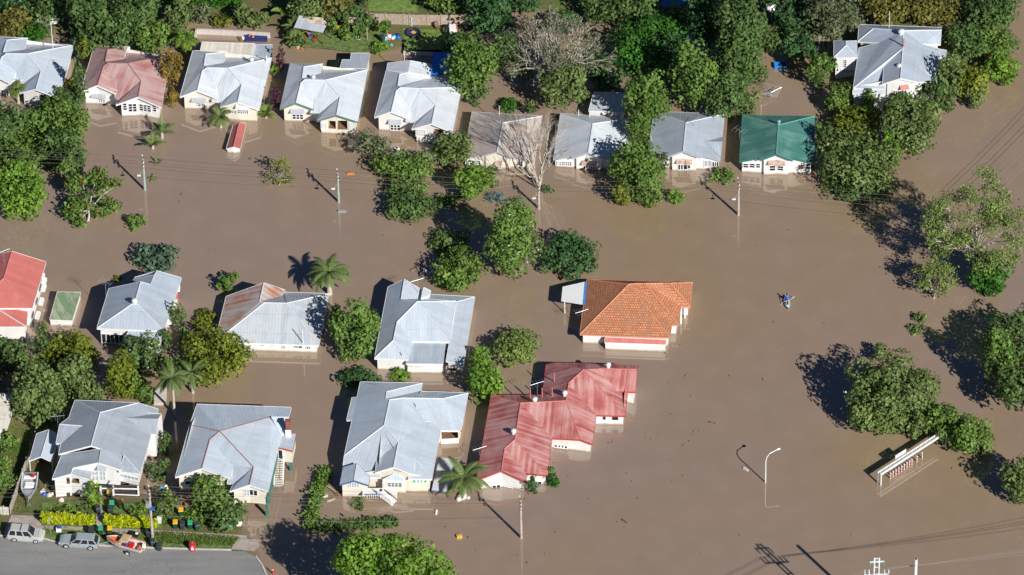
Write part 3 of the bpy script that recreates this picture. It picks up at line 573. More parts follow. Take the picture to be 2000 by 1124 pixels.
h.win(t, ('g', 'd'), (305, 545, 330, 630), 1, 4); h.win(t, ('g', 'd'), (270, 660, 420, 705), 3, 1, 'glass_pale')
h.piece({'a': (1475, 415, 3.2), 'b': (1555, 430, 2.9), 'c': (1540, 515, 2.9), 'd': (1462, 512, 3.2)}, [['a', 'b', 'c', 'd']], ['a', 'b', 'c', 'd'], 'roof_silver', None, .1, 'porch_roof', 'porch_wall', zb=-1)
h.win(pc, ('GE', 'GA'), (905, 920, 1000, 985), 4, 2); h.win(pc, ('GA', 'HX'), (1005, 920, 1060, 985), 2, 2, hood='cap_red'); h.win(pc, ('FE', 'FR'), (1250, 850, 1340, 960), 2, 1)
h.vent(1000, 220, 5.9, .45); h.vent(978, 640, 5.2, .4); h.mast(1030, 395, 5.7, 1.5, 'cap_red', .09); h.mast(852, 140, 4.6, 2.6, 'steel_white', .05, 'aerial_mast')
# --- red house at left edge
KB = .17794
h = House('house', 'plain red roofed house cut by the left edge of the middle row', (0, 480, KB), 3.4, 5.2, base=(200, 1000))
pc = h.piece(dict(R1=(130, 62, 'r'), R0=(40, 360, 'r'), ER=(505, 180, 'e'), FR=(352, 686, 'e'), FL=(-330, 686, 'e'), EL=(-230, 130, 'e')), [['R1', 'ER', 'FR', 'R0'], ['R0', 'FR', 'FL'], ['R1', 'R0', 'FL', 'EL']], ['ER', 'R1', 'EL', 'FL', 'FR'], 'roof_red_plain', 'cap_red', .4)
h.piece(dict(h=(-20, 700, 3.3), b=(308, 697, 2.5), c=(288, 890, 2.4), d=(-300, 890, 2.4)), [['h', 'b', 'c'], ['h', 'c', 'd']], ['b', 'c', 'd'], 'roof_red_plain', 'cap_pale', .2, 'veranda_roof', 'veranda_wall', solve=False)
for (x, y) in ((478, 300), (500, 350), (495, 420), (470, 570), (430, 720)):
    p = h.at(x - 15, y + 45, 1.7); q = MB(); q.box(p, (.5, 1.0, .5), 'trim_white', -.2); q.build('window_hood', h.root)
h.antenna(50, 230, 4.6, 2.6, .5, 5)
# --- grey house left of centre
h = House('house', 'grey roofed house with striped side window hoods behind white flowering tree', (170, 510, KB), 3.0, 4.9, base=(450, 900))
pc = h.piece(dict(BL=(240, 302, 'e'), Ra=(588, 228, 'r'), Rb=(525, 452, 'r'), FL=(108, 738, 'e'), FR=(838, 768, 'e'), BR=(1035, 185, 'e'), R2=(770, 107, '1.2'), R3=(742, 152, '1.4'), R4=(698, 258, '1.4')),
             [['BL', 'Ra', 'Rb', 'FL'], ['Ra', 'R4', 'R3', 'R2', 'BR', 'FR', 'Rb'], ['Rb', 'FR', 'FL']], ['BL', 'FL', 'FR', 'BR', 'R4', 'Ra'], 'roof_silver', 'cap_pale', .35)
h.piece(dict(a=(742, 152, 4.35), b=(698, 258, 4.35), c=(585, 232, 3.6), d=(505, 202, 3.0)), [['a', 'b', 'c', 'd']], None, 'roof_silver', None, rn='rear_roof', solve=False)
h.piece(dict(a=(770, 107, 4.15), b=(745, 150, 4.2), c=(660, 150, 3.4), d=(520, 180, 2.8)), [['a', 'b', 'c', 'd']], None, 'roof_silver', None, rn='rear_roof', solve=False)
h.piece(dict(a=(465, 762, 2.75), b=(832, 780, 2.75), c=(802, 912, 2.1), d=(372, 905, 2.1)), [['a', 'b', 'c', 'd']], ['a', 'b', 'c', 'd'], 'roof_silver', None, .15, 'veranda_roof', 'veranda_wall')
h.win(pc, ('FL', 'FR'), (160, 800, 400, 900), 5, 1)
for i, (x, y) in enumerate(((990, 290), (968, 375), (945, 470), (925, 560), (900, 650), (870, 800))):
    p = h.at(x, y, 1.9); q = MB(); q.hexa([p + np.array(v) for v in ((-.3, -.55, -.25), (.35, -.55, -.25), (.35, .55, -.25), (-.3, .55, -.25))], [p + np.array(v) for v in ((-.3, -.55, .35), (-.1, -.55, .35), (-.1, .55, .35), (-.3, .55, .35))], 'pink' if i % 2 else 'trim_white'); q.build('window_hood', h.root)
h.vent(520, 455, 4.9, .38); h.antenna(210, 375, 3.2, 2.2, -.6, 5)
# --- rusty house
h = House('house', 'white house with rust streaked left roof slope and small square windows', (410, 530, KB), 1.6, 3.6, base=(800, 880))
pc = h.piece(dict(BL=(178, 277, 'e'), R1=(592, 127, 'r'), Rj=(545, 335, 'r'), M=(600, 346, 'r'), FL=(55, 776, 'e'), RE=(826, 206, 'e'), RV=(812, 265, '.2'), N=(838, 352, 'r'), BR=(1306, 246, 'e'), BE=(825, 230, 'e'), FR=(1196, 815, 'e')),
             [['BL', 'R1', 'Rj', 'M', 'FL'], ['R1', 'RE', 'RV', 'Rj'], ['Rj', 'RV', 'BE', 'BR', 'N', 'M'], ['M', 'FL', 'FR', 'N'], ['N', 'BR', 'FR']], ['FL', 'FR', 'BR', 'BE', 'RE', 'R1', 'BL'], 'roof_galv', 'cap_pale', .35, mats={0: 'roof_rusty', 1: 'roof_rusty'})
# old rusty sheets on the left third of the front slope, laid over it
D = pc['D']; h.piece(dict(a=(470, 455, 2.9), b=(505, 430, 3.05), c=(480, 792, 1.64), d=(90, 775, 1.64), f=(215, 648, 2.2)), [['a', 'b', 'c', 'd', 'f']], None, 'roof_rusty_front', None, rn='old_sheets', solve=False, fascia=.02, thick=.02) if False else None
for R_, c_, r_ in (((565, 797, 592, 820), 2, 2), ((676, 800, 694, 822), 2, 1), ((795, 806, 822, 848), 2, 3), ((925, 815, 965, 838), 2, 1), ((972, 815, 1012, 842), 1, 1), ((1060, 815, 1102, 850), 2, 2)): h.win(pc, ('FL', 'FR'), R_, c_, r_, bar=.025)
h.piece(dict(a=(300, 792, 1.45), b=(455, 797, 1.45), c=(436, 968, .15), d=(330, 935, .15)), [['a', 'b', 'c', 'd']], None, 'roof_galv', None, rn='awning', solve=False)
h.mast(1022, 800, 1.55, 2.4, 'white', .06)
# --- complex grey house centre
h = House('house', 'grey roofed house with pyramid centre roof and lower wrap-around veranda roof', (720, 530, .19577), 2.15, 3.8, base=(500, 1000))
pc = h.piece(dict(BL=(193, 157, 'e'), R1=(355, 80, '1.3'), RE=(525, 182, 'e'), RV=(515, 275, '.15'), Rj=(322, 282, '1.25'), M=(485, 303, '2.3'), M1=(282, 508, '1.5'), FA=(245, 690, '1.3'), FL=(58, 868, 'e'), E1=(396, 880, 'e'), V1=(432, 697, 'e'), UR=(802, 706, 'e'), UB=(870, 298, 'e')),
             [['BL', 'R1', 'Rj', 'M', 'M1', 'FA', 'FL'], ['R1', 'RE', 'RV', 'Rj'], ['M', 'Rj', 'RV', 'UB'], ['M', 'M1', 'V1', 'UR'], ['M1', 'FA', 'E1', 'V1'], ['FA', 'FL', 'E1'], ['M', 'UR', 'UB']], ['FL', 'E1', 'V1', 'UR', 'UB', 'RV', 'RE', 'R1', 'BL'], 'roof_pale', 'cap_pale', .3)
v1 = h.piece(dict(a=(878, 306, 1.95), b=(1060, 256, 1.5), c=(946, 940, 1.5), d=(772, 893, 1.95)), [['a', 'b', 'c', 'd']], ['a', 'b', 'c', 'd'], 'roof_pale', None, .25, 'veranda_roof', 'veranda_wall')
h.piece(dict(a=(878, 306, 1.95), b=(1060, 256, 1.5), c=(620, 232, 1.5), d=(575, 276, 1.95)), [['a', 'b', 'c', 'd']], None, 'roof_silver', None, rn='veranda_roof')
v2 = h.piece(dict(a=(430, 706, 1.95), b=(765, 718, 1.95), c=(742, 924, 1.75), d=(372, 920, 1.75)), [['a', 'b', 'c', 'd']], ['a', 'b', 'c', 'd'], 'roof_silver', None, .12, 'flat_roof', 'front_wall')
h.piece(dict(a=(550, 162, 2.75), b=(620, 195, 2.3), c=(610, 236, 2.25), d=(522, 275, 2.7)), [['a', 'b', 'c', 'd']], ['a', 'b', 'c', 'd'], 'roof_pale', None, .08, 'small_roof', 'small_wall', solve=False)
h.win(v2, ('c', 'd'), (398, 942, 440, 960), 3, 1, 'glass_pale', bar=.03); h.win(v2, ('c', 'd'), (480, 945, 522, 962), 3, 1, 'glass_pale', bar=.03)
h.win(v1, ('c', 'd'), (780, 955, 890, 1000), 1, 1, 'interior'); h.antenna(492, 200, 2.6, 1.9, .4, 6); h.mast(335, 835, 2.6, .4)
# --- orange tile house
KC = .16017
h = House('house', 'orange tiled hip roof house with white carport sail at its left', (1080, 530, KC), 1.85, 4.3, base=(880, 900), trim='cap_tile')
pc = h.piece(dict(BL=(415, 100, 'e'), FL=(328, 768, 'e'), FR=(1425, 810, 'e'), R1=(922, 160, 'r'), R2=(1040, 150, 'r'), R3=(1120, 150, 'r'), R4=(1340, 147, 'r'), R5=(1432, 147, 'r'), BR=(1705, 138, 'e'), E1=(1450, 660, 'e'), E2=(1532, 656, 'e'), E3=(1560, 432, 'e'), E4=(1674, 437, 'e')),
             [['BL', 'FL', 'R1'], ['R1', 'FL', 'FR'], ['R1', 'FR', 'E1', 'R2'], ['R2', 'E1', 'E2', 'R3'], ['R3', 'E2', 'E3', 'R4'], ['R4', 'E3', 'E4', 'R5'], ['R5', 'E4', 'BR'], ['BL', 'R1', 'R2', 'R3', 'R4', 'R5', 'BR']], ['BL', 'FL', 'FR', 'E1', 'E2', 'E3', 'E4', 'BR'], 'roof_tile', 'cap_tile', .35, fascia=.2)
h.piece(dict(a=(638, 806, 1.72), b=(1378, 838, 1.72), c=(1375, 896, 1.3), d=(632, 868, 1.3)), [['a', 'b', 'c', 'd']], ['a', 'b', 'c', 'd'], 'roof_red_plain', None, .06, 'sunroom_roof', 'sunroom_wall', trim='trim_white')
h.win(pc, ('FR', 'E1'), (1400, 850, 1440, 900), 1, 1, 'glass')
q = MB(); A = [h.at(118, 190, 2.0), h.at(385, 130, 2.3), h.at(360, 405, 2.3), h.at(100, 365, 2.0)]; q.poly(A[::-1], 'white'); q.poly([p - [0, 0, .06] for p in A], 'white')
B = [h.at(388, 130, 2.3), h.at(412, 125, 1.9), h.at(388, 408, 1.9), h.at(362, 405, 2.3)]; q.poly(B, 'blue_tarp'); q.build('carport_sail', h.root)
q = MB(); p = h.at(142, 370, 1.95); q.tube([p - [0, 0, 3.5], p], .07, 'white'); p = h.at(125, 195, 1.95); q.tube([p - [0, 0, 3.5], p], .07, 'white'); q.build('carport_post', h.root)
q = MB(); p = h.at(1600, 440, 1.7); q.tube([h.at(1608, 570, 0) - [0, 0, 1], h.at(1608, 570, 0) + [0, 0, 1.75]], .1, 'white'); q.tube([h.at(1560, 640, 0) - [0, 0, 1], h.at(1560, 640, 0) + [0, 0, 1.75]], .1, 'white'); q.build('porch_post', h.root)
h.antenna(352, 590, 1.8, 1.4, .4, 7)
# --- red L house
h = House('house', 'long stepped red roofed house with faded patches and three gable steps', (920, 695, .24911), 1.85, 3.6, base=(300, 1060), trim='trim_red')
V = dict(BL=(158, 310, 'e'), A1=(388, 372, 'r'), A2=(345, 657, 'r'), A3=(263, 730, '1.1'), FA=(238, 900, '1.1'), FL=(42, 976, 'e'), GR=(434, 990, 'e'), LV=(432, 922, 'e'), LF=(600, 937, 'e'), D=(636, 646, 'e'), Q=(745, 354, 'r'), E=(858, 658, '.5'), E2=(952, 692, 'e'), E3=(983, 466, 'e'),
         P1=(766, 215, '1.9'), P0=(885, 108, '2.3'), UFR=(1209, 471, 'e'), URe=(1228, 296, 'e'), UV=(1148, 280, '.2'), T=(1000, 102, '2.2'), C=(1302, 107, '2.2'), CE=(1290, 283, '.2'), UBR=(1316, 75, '1.8'), UBL=(650, 56, '.6'), UL=(588, 72, 'e'), UM=(560, 310, 'e'))
pc = h.piece(V, [['BL', 'A1', 'A2', 'A3', 'FA', 'FL'], ['BL', 'UM', 'Q', 'A1'], ['A1', 'Q', 'E', 'D'], ['A1', 'D', 'LF', 'A2'], ['A2', 'LF', 'LV', 'A3'], ['A3', 'LV', 'GR', 'FA'], ['Q', 'P1', 'E3', 'E2', 'E'], ['P1', 'P0', 'UFR', 'E3'], ['P0', 'T', 'UV', 'URe', 'UFR'], ['T', 'C', 'CE', 'UV'], ['UBL', 'UBR', 'C', 'T', 'P0'], ['UL', 'UBL', 'P0', 'P1', 'Q', 'UM']],
             ['FL', 'FA', 'GR', 'LV', 'LF', 'D', 'E2', 'E3', 'UFR', 'URe', 'CE', 'UBR', 'UBL', 'UL', 'UM', 'BL'], 'roof_red', 'cap_red', .3)
h.win(pc, ('FA', 'GR'), (240, 1022, 322, 1056), 3, 1); h.win(pc, ('FL', 'FA'), (168, 1018, 228, 1052), 2, 1); h.win(pc, ('D', 'E2'), (655, 698, 755, 726), 4, 1, bar=.09, hood='off_white'); h.win(pc, ('E3', 'UFR'), (1032, 474, 1056, 502), 1, 1); h.win(pc, ('E3', 'UFR'), (1105, 476, 1155, 505), 1, 1); h.win(pc, ('LV', 'LF'), (525, 985, 552, 1010), 1, 1)
for (x, y, z) in ((334, 605, 3.5), (500, 355, 3.5), (735, 305, 3.6), (1076, 85, 4.0)): h.vent(x, y, z, .34)
for (x, y) in ((465, 320), (558, 320), (636, 315), (652, 200)): h.mast(x, y, 2.6, 1.4, 'cap_red', .07)
h.antenna(520, 310, 2.2, 2.0, .4, 5); h.antenna(70, 800, 1.6, 1.6, .4, 5)
# --- big pale blue house bottom centre
h = House('house', 'big pale blue roofed house with blue bargeboards and front stairs', (640, 730, .2313), 2.6, 4.8, base=(500, 1000), wall='wall_cream', trim='trim_white')
V = dict(a=(275, 70, 'e'), b=(498, 153, '1.9'), RE=(800, 80, 'e'), RV=(786, 147, 'e'), bc=(490, 212, '1.9'), M=(522, 222, '2.0'), K=(477, 437, '2.0'), L1=(140, 692, 'e'), L2=(205, 392, '.3'), L3=(160, 392, 'e'), L4=(205, 202, 'e'), L5=(248, 200, '.2'), T=(637, 206, '2.0'), Nn=(970, 212, '1.6'), BR=(1186, 165, 'e'), FR2=(1142, 412, 'e'),
         F3=(1118, 481, '-.3'), F4=(915, 480, '-.3'), V3=(820, 405, '.5'), P=(597, 580, '1.3'), GV=(412, 735, '.3'), GE=(402, 835, '.2'), GA=(555, 790, '1.2'), GE2=(718, 848, '.2'), HP=(735, 720, '.6'), HF=(880, 888, 'e'), HX=(680, 886, 'e'), E5=(925, 412, '.1'), E6=(952, 485, 'e'), FL=(118, 872, '-.2'), FE=(450, 876, '-.2'))
pc = h.piece(V, [['a', 'b', 'bc', 'M', 'K', 'L1', 'L2', 'L3', 'L4', 'L5'], ['a', 'RE', 'b'], ['b', 'RE', 'RV', 'bc'], ['bc', 'RV', 'BR', 'Nn', 'T', 'M'], ['K', 'L1', 'FL', 'FE', 'GV', 'P'], ['P', 'GV', 'GE', 'GA'], ['M', 'T', 'V3', 'E5', 'E6', 'HF', 'HP', 'GE2', 'GA', 'P', 'K'], ['T', 'Nn', 'FR2', 'F3', 'F4', 'V3'], ['Nn', 'BR', 'FR2']],
             [['a', 'L4', 'L3', 'L1', 'FL', 'FE', 'HX', 'HF', 'E6', 'V3', 'F4', 'F3', 'FR2', 'BR', 'RV', 'RE'], ['GE', 'GA', 'GE2', 'K']], 'roof_pale', 'cap_pale', .35, zb=-2, holes={('F4', 'F3'): [(960, 490, 1105, 560, 2.5)]})
h.piece(dict(HP=(735, 722, 3.25), HX=(680, 887, 2.62), HF=(882, 890, 2.62)), [['HP', 'HX', 'HF']], None, 'roof_pale', None, rn='front_hip_roof', solve=False)
g1 = h.piece(dict(R=(247, 758, 3.1), A=(222, 902, 3.1), EL=(102, 936, 2.35), BLq=(130, 790, 2.5), ER=(346, 940, 2.35), ERb=(356, 872, 2.45)), [['R', 'A', 'EL', 'BLq'], ['R', 'ERb', 'ER', 'A']], ['EL', 'A', 'ER', 'ERb', 'BLq'], 'roof_pale', 'cap_pale', .25, 'porch_roof', 'porch_wall', trim='trim_blue')
b1 = h.piece(dict(t=(560, 848, 2.75), t2=(600, 848, 2.75), l=(462, 895, 2.2), r=(658, 906, 2.2)), [['t', 'l', 'r', 't2']], ['l', 'r', 't2', 't'], 'roof_pale', None, .08, 'bay_roof', 'bay_wall', trim='trim_white', solve=False)
h.win(b1, ('l', 'r'), (505, 922, 625, 955), 4, 2, hood=None); h.win(pc, ('HX', 'HF'), (720, 895, 835, 920), 4, 1, 'glass_green', bar=.12)
h.win(g1, ('EL', 'A'), (182, 920, 220, 960), 2, 1, 'glass_pale'); h.win(g1, ('A', 'ER'), (224, 920, 262, 960), 2, 1, 'glass_pale'); h.panel(pc, ('HX', 'HF'), (700, 1003, 868, 1012), 'trim_blue', 'base_board', .06)
# front landing and stairs
q = MB(); q.box(h.at(385, 1000, 1.1), (2.6, 1.2, .15), 'trim_white'); 
p0 = h.at(328, 1022, .75)
for i in range(9): q.box(p0 + [.1 + i * .26, -.75, .35], (.05, .05, .7), 'trim_white')
q.box(p0 + [1.15, -.75, .72], (2.4, .07, .07), 'trim_blue'); q.build('landing', h.root)
q = MB(); s0, s1 = h.at(435, 1000, 1.15), h.at(555, 1090, 0)
for i in range(8):
    t = i / 7; p = s0 * (1 - t) + s1 * t; q.box(p, (.35, 1.1, .05), 'trim_white', -.55)
q.build('stairs', h.root)
q = MB()
for off in (np.array([-.25, -.5, 0]), np.array([.4, .75, 0])):
    A, B = s0 + off, s1 + off; q.hexa([A, B, B + [.05, .05, 0], A + [.05, .05, 0]], [A + [0, 0, .9], B + [0, 0, .9], B + [.05, .05, .9], A + [.05, .05, .9]], 'trim_white')
q.build('stair_rail', h.root)
h.panel(pc, ('F4', 'F3'), (955, 552, 1108, 606), 'trim_white', 'balcony_rail', .08); h.panel(pc, ('F4', 'F3'), (948, 625, 1118, 735), 'wall_brown', 'lower_wall', .05)
q = MB(); p = h.at(1040, 500, 2.0); q.box(p + [0, .8, -.1], (1.6, .2, .35), 'orange'); q.box(p + [.2, .8, -.45], (2.2, .15, .3), 'wood_red'); q.build('balcony_furniture', h.root)
g2 = h.piece(dict(a=(945, 705, 1.5), b=(1135, 738, 1.4), c=(1010, 1000, .75), d=(878, 985, .85)), [['a', 'b', 'c', 'd']], ['a', 'b', 'c', 'd'], 'roof_mottled', None, .1, 'carport_roof', 'carport_wall', wall='wall_brown', trim='trim_blue', solve=False)
h.piece(dict(a=(790, 152, 3.05), b=(930, 152, 3.05), c=(915, 192, 3.55), d=(775, 186, 3.55)), [['a', 'b', 'c', 'd']], None, 'glass_pale', None, rn='skylight', solve=False, fascia=.05); h.mast(752, 280, 4.0, .5)
# --- house on green stilts
h = House('house', 'pale roofed house raised on green stilts with side stairs', (330, 780, .21361), 4.1, 5.9, base=(700, 1010), wall='wall_cream')
V = dict(BL=(258, 45, 4.6), BR=(1118, 75, 4.6), B2=(1092, 163, '.9'), Nn=(937, 162, '1.3'), M=(465, 293, '1.9'), Lm=(190, 236, 'e'), K=(372, 372, '1.3'), FA=(298, 633, '1.2'), FL=(58, 712, 'e'), V1=(583, 612, 'e'), E1=(560, 722, 'e'), S=(530, 765, '-.5'), V2=(592, 772, '-.4'), P=(772, 622, '1.0'), E2=(556, 842, 'e'), FB=(735, 783, '.9'), FR=(906, 840, 'e'), R1=(1026, 320, 'e'))
pc = h.piece(V, [['BL', 'BR', 'B2', 'Nn', 'M', 'Lm'], ['Lm', 'M', 'K', 'FA', 'FL'], ['K', 'FA', 'E1', 'V1'], ['M', 'K', 'V1', 'S', 'V2', 'P'], ['M', 'P', 'FB', 'FR', 'R1', 'Nn'], ['P', 'V2', 'E2', 'FB']], ['FL', 'FA', 'E1', 'V2', 'E2', 'FB', 'FR', 'R1', 'BR', 'BL', 'Lm'], 'roof_pale', 'cap_rust', .35, zb=1.5)
h.piece(dict(N=(937, 162, 5.4), B=(1095, 165, 5.15), C=(1088, 312, 4.2), R=(1026, 320, 4.12)), [['N', 'B', 'C'], ['N', 'C', 'R']], None, 'roof_pale', None, rn='side_hip_roof', solve=False)
pp = h.piece(dict(a=(1026, 320, 4.0), b=(1162, 316, 3.7), c=(1130, 472, 3.7), d=(1004, 440, 4.0)), [['a', 'b', 'c', 'd']], ['a', 'b', 'c', 'd'], 'roof_silver', None, .1, 'porch_roof', 'porch_wall', zb=1.6, trim='trim_red')
h.win(pc, ('FB', 'FR'), (738, 826, 808, 882), 2, 1); h.win(pc, ('E2', 'FB'), (685, 826, 732, 882), 2, 1, 'glass_pale'); h.win(pp, ('c', 'd'), (1000, 462, 1040, 545), 1, 1); h.win(pc, ('E1', 'V2'), (560, 850, 600, 930), 1, 1)
h.win(pc, ('FL', 'FA'), (150, 750, 260, 770), 2, 1)
for (x, y) in ((895, 1065), (915, 950), (1115, 650), (945, 800)):
    p = h.at(x, y, 0); q = MB(); q.box((p[0], p[1], .3), (.3, .3, 2.7), 'trim_teal'); q.build('stilt', h.root)
q = MB(); s0, s1 = h.at(1012, 560, 1.75), h.at(1000, 790, 0)
for i in range(12): t = i / 11; p = s0 * (1 - t) + s1 * t; q.box(p, (1.0, .22, .05), 'off_white', .03)
q.tube([s0 + [.55, 0, .1], s1 + [.55, 0, .1]], .06, 'trim_white'); q.tube([s0 - [.55, 0, -.1], s1 - [.55, 0, -.1]], .06, 'trim_white')
q.tube([s0 + [.55, 0, 1], s1 + [.55, 0, 1]], .04, 'trim_white'); q.build('side_stairs', h.root)
q = MB(); p = h.at(1092, 330, 3.9); q.box(p + [0, 0, .5], (.7, .55, 1.2), 'wall_white'); q.box(p + [0.05, 0, 1.7], (.62, .5, 1.3), 'brick'); q.box(p + [.05, 0, 2.42], (.75, .62, .16), 'brick'); q.build('chimney', h.root)
q = MB(); fr = pc['D']['FR']; r1 = pc['D']['R1']; d = (r1 - fr); q.hexa([fr + d * .02 + [-.25, 0, -2.6], r1 + [-.25, 0, -2.6], r1 + [-.2, 0, -2.6], fr + d * .02 + [-.2, 0, -2.6]], [fr + d * .02 + [-.25, 0, -1.2], r1 + [-.25, 0, -1.2], r1 + [-.2, 0, -1.2], fr + d * .02 + [-.2, 0, -1.2]], 'wall_green'); q.build('side_skirt', h.root)
# --- house on the dry lot
KD = .19577
h = House('house', 'grey roofed house with arched front porch on the dry lot', (80, 770, KD), 4.2, 6.2, base=(600, 1010))
V = dict(BL=(340, 60, 'e'), R1=(590, 185, 'r'), R2=(968, 88, '.2'), L1=(276, 240, 'e'), L2=(200, 490, 'e'), FLm=(176, 598, 'e'), R0=(500, 512, 'r'), RB=(1172, 150, '-.4'), FR=(985, 790, 'e'), HP=(830, 612, '.8'), GE2=(802, 757, 'e'), GA=(576, 682, '1.2'), G0=(602, 546, '1.3'))
pc = h.piece(V, [['BL', 'L1', 'L2', 'FLm', 'R0', 'R1'], ['R1', 'R2', 'RB', 'FR', 'HP', 'GE2', 'GA', 'G0', 'R0'], ['BL', 'R1', 'R2']], ['BL', 'L1', 'FLm', 'FR', 'RB', 'R2'], 'roof_grey', 'cap_pale', .35, zb=1.6)
pl = h.piece(dict(G0=(602, 546, '1.2'), GA=(576, 682, '1.2'), PA=(318, 736, '.2'), PG=(296, 796, '.2'), FL=(112, 846, '-.5'), BLp=(208, 606, '-.2'), X=(576, 756, '-.3')), [['G0', 'GA', 'PA', 'PG', 'FL', 'BLp']], None, 'roof_grey', 'cap_pale', rn='front_roof')
gw = MB(); 
f1 = h.piece(dict(G0=(602, 560, 5.2), GA=(576, 690, 5.2), GE=(330, 738, 4.35), GB=(350, 600, 4.35), GE2=(800, 760, 4.25), GC=(810, 640, 4.25)), [['G0', 'GA', 'GE', 'GB'], ['G0', 'GC', 'GE2', 'GA']], ['GB', 'GE', 'GA', 'GE2', 'GC'], 'roof_grey', None, .25, 'front_gable_roof', 'front_gable_wall', zb=1.5, solve=False)
f2 = h.piece(dict(R=(318, 738, 4.1), A=(296, 797, 4.1), EL=(112, 846, 3.6), BL=(150, 760, 3.6), ER=(490, 852, 3.6), EB=(512, 760, 3.6)), [['R', 'A', 'EL', 'BL'], ['R', 'EB', 'ER', 'A']], ['EL', 'A', 'ER', 'EB', 'BL'], 'roof_grey', 'cap_pale', .2, 'porch_roof', 'porch_wall', zb=.3, solve=False, holes={('EL', 'A'): [(252, 835, 290, 895, 1.6)], ('A', 'ER'): [(298, 835, 385, 895, 1.6)]})
h.panel(f2, ('A', 'ER'), (300, 985, 395, 1030), 'dark', 'undercroft_shade_panel', .02); h.panel(f2, ('EL', 'A'), (255, 985, 292, 1020), 'dark', 'undercroft_shade_panel', .02)  # solid dark panels, their colour standing in for shade under the porch
d1 = h.piece(dict(T=(768, 238, 5.2), a=(962, 190, 4.75), b=(1200, 196, 4.2), c=(1166, 247, 5.0), d=(1146, 402, 4.15), f=(895, 392, 4.2)), [['T', 'c', 'b', 'a'], ['T', 'f', 'd', 'c']], ['b', 'c', 'd', 'f'], 'roof_grey', None, .12, 'side_gable_roof', 'side_gable_wall', zb=.3, solve=False)
l1 = h.piece(dict(T=(442, 320, 5.2), a=(272, 240, 4.2), b=(188, 302, 5.0), c=(150, 490, 4.1), d=(205, 492, 4.2)), [['T', 'b', 'a'], ['T', 'd', 'c', 'b']], ['a', 'b', 'c', 'd'], 'roof_grey', 'cap_pale', .12, 'side_gable_roof', 'side_gable_wall', zb=.3, solve=False)
h.piece(dict(HP=(830, 612, 5.1), a=(775, 768, 4.15), b=(990, 795, 4.15)), [['HP', 'a', 'b']], None, 'roof_grey', None, rn='front_hip_roof', solve=False)
h.win(f1, ('GA', 'GE2'), (585, 768, 645, 862), 2, 2, 'glass_pale', hood='trim_grey'); h.win(f1, ('GE', 'GA'), (505, 768, 572, 862), 2, 2, 'glass_pale'); h.win(pc, ('FLm', 'FR'), (785, 792, 970, 865), 5, 1, 'glass_pale', bar=.03)
q = MB(); c = h.at(790, 970, 1.0); q.box(c + [0, .3, -.1], (4.5, .2, 1.5), 'dark', -.02); q.build('undercroft_shade_panel', h.root)  # solid dark box painting the shade under the house
q = MB()
for x in (600, 725, 975): p = h.at(x, 1000, .4); q.box((p[0], p[1] - .1, 1.1), (.22, .22, 1.5), 'trim_white')
a, c = h.at(603, 942, 1.6), h.at(978, 948, 1.6); q.tube([a, c], .09, 'trim_white'); a, c = h.at(725, 1000, .6), h.at(978, 1012, .6); q.tube([a, c], .07, 'trim_white'); q.build('undercroft_frame', h.root)
h.antenna(170, 310, 4.0, 1.5, .1, 4)
# --- sliver of a house at the left edge
h = House('house', 'cream roofed house sliver at the left edge beside the driveway fence', (0, 550, .26695), 3.6, 4.6, base=(0, 1100))
h.piece(dict(a=(-300, 760, 3.6), r=(-120, 800, 4.6), b=(90, 830, 3.6), c=(10, 1090, 3.6), d=(-210, 1060, 4.6), f=(-400, 1040, 3.6)), [['a', 'r', 'd', 'f'], ['r', 'b', 'c', 'd']], ['a', 'r', 'b', 'c', 'd', 'f'], 'roof_cream', 'cap_pale', .2, zb=-.5)
# --- small sheds
h = House('shed', 'low shed with mossy green flat roof beside the red roofed house', (0, 480, KB), 1.1, 1.3, 'shed', base=(700, 850))
h.piece(dict(a=(630, 508, 1.25), b=(885, 514, 1.2), c=(790, 822, 1.05), d=(545, 812, 1.1)), [['a', 'b', 'c', 'd']], ['a', 'b', 'c', 'd'], 'roof_moss', None, .05, fascia=.12)
h = House('shed', 'small red gabled shed roof standing in the water before white house', (0, 0, .26695), .6, 1.3, 'shed', base=(1700, 1085))
h.piece(dict(rb=(1752, 895, 1.25), ra=(1708, 1075, 1.25), lb=(1706, 915, .7), la=(1655, 1090, .7), bb=(1800, 905, .7), ba=(1757, 1092, .7)), [['rb', 'ra', 'la', 'lb'], ['rb', 'bb', 'ba', 'ra']], ['la', 'ra', 'ba', 'bb', 'rb', 'lb'], 'roof_shed_red', 'cap_red', .1, solve=False, fascia=.15)
h = House('shed', 'blue grey flat roofed shed in deep shade under the trees', (1000, 0, .26695), 1.8, 2, 'shed', base=(680, 850))
h.piece(dict(a=(598, 675, 2.0), b=(845, 680, 2.0), c=(820, 822, 1.8), d=(560, 812, 1.8)), [['a', 'b', 'c', 'd']], ['a', 'b', 'c', 'd'], 'roof_galv', None, .15, fascia=.15)
h = House('carport', 'open gabled carport with pale roof on the narrow driveway', (0, 820, .17794), 2.3, 3.0, 'carport', base=(450, 560))
h.piece(dict(rb=(538, 108, 3.1), ra=(448, 405, 3.1), lb=(402, 155, 2.5), la=(320, 452, 2.5), bb=(650, 165, 2.5), ba=(572, 462, 2.5)), [['rb', 'ra', 'la', 'lb'], ['rb', 'bb', 'ba', 'ra']], None, 'roof_pale', 'cap_pale', rn='roof', solve=False, fascia=.16)
for (x, y, z) in ((325, 450, 2.4), (570, 460, 2.4), (405, 158, 2.4), (645, 168, 2.4)):
    p = h.at(x, y, z); q = MB(); q.tube([(p[0], p[1], 0), p], .06, 'trim_white'); q.build('post', h.root)
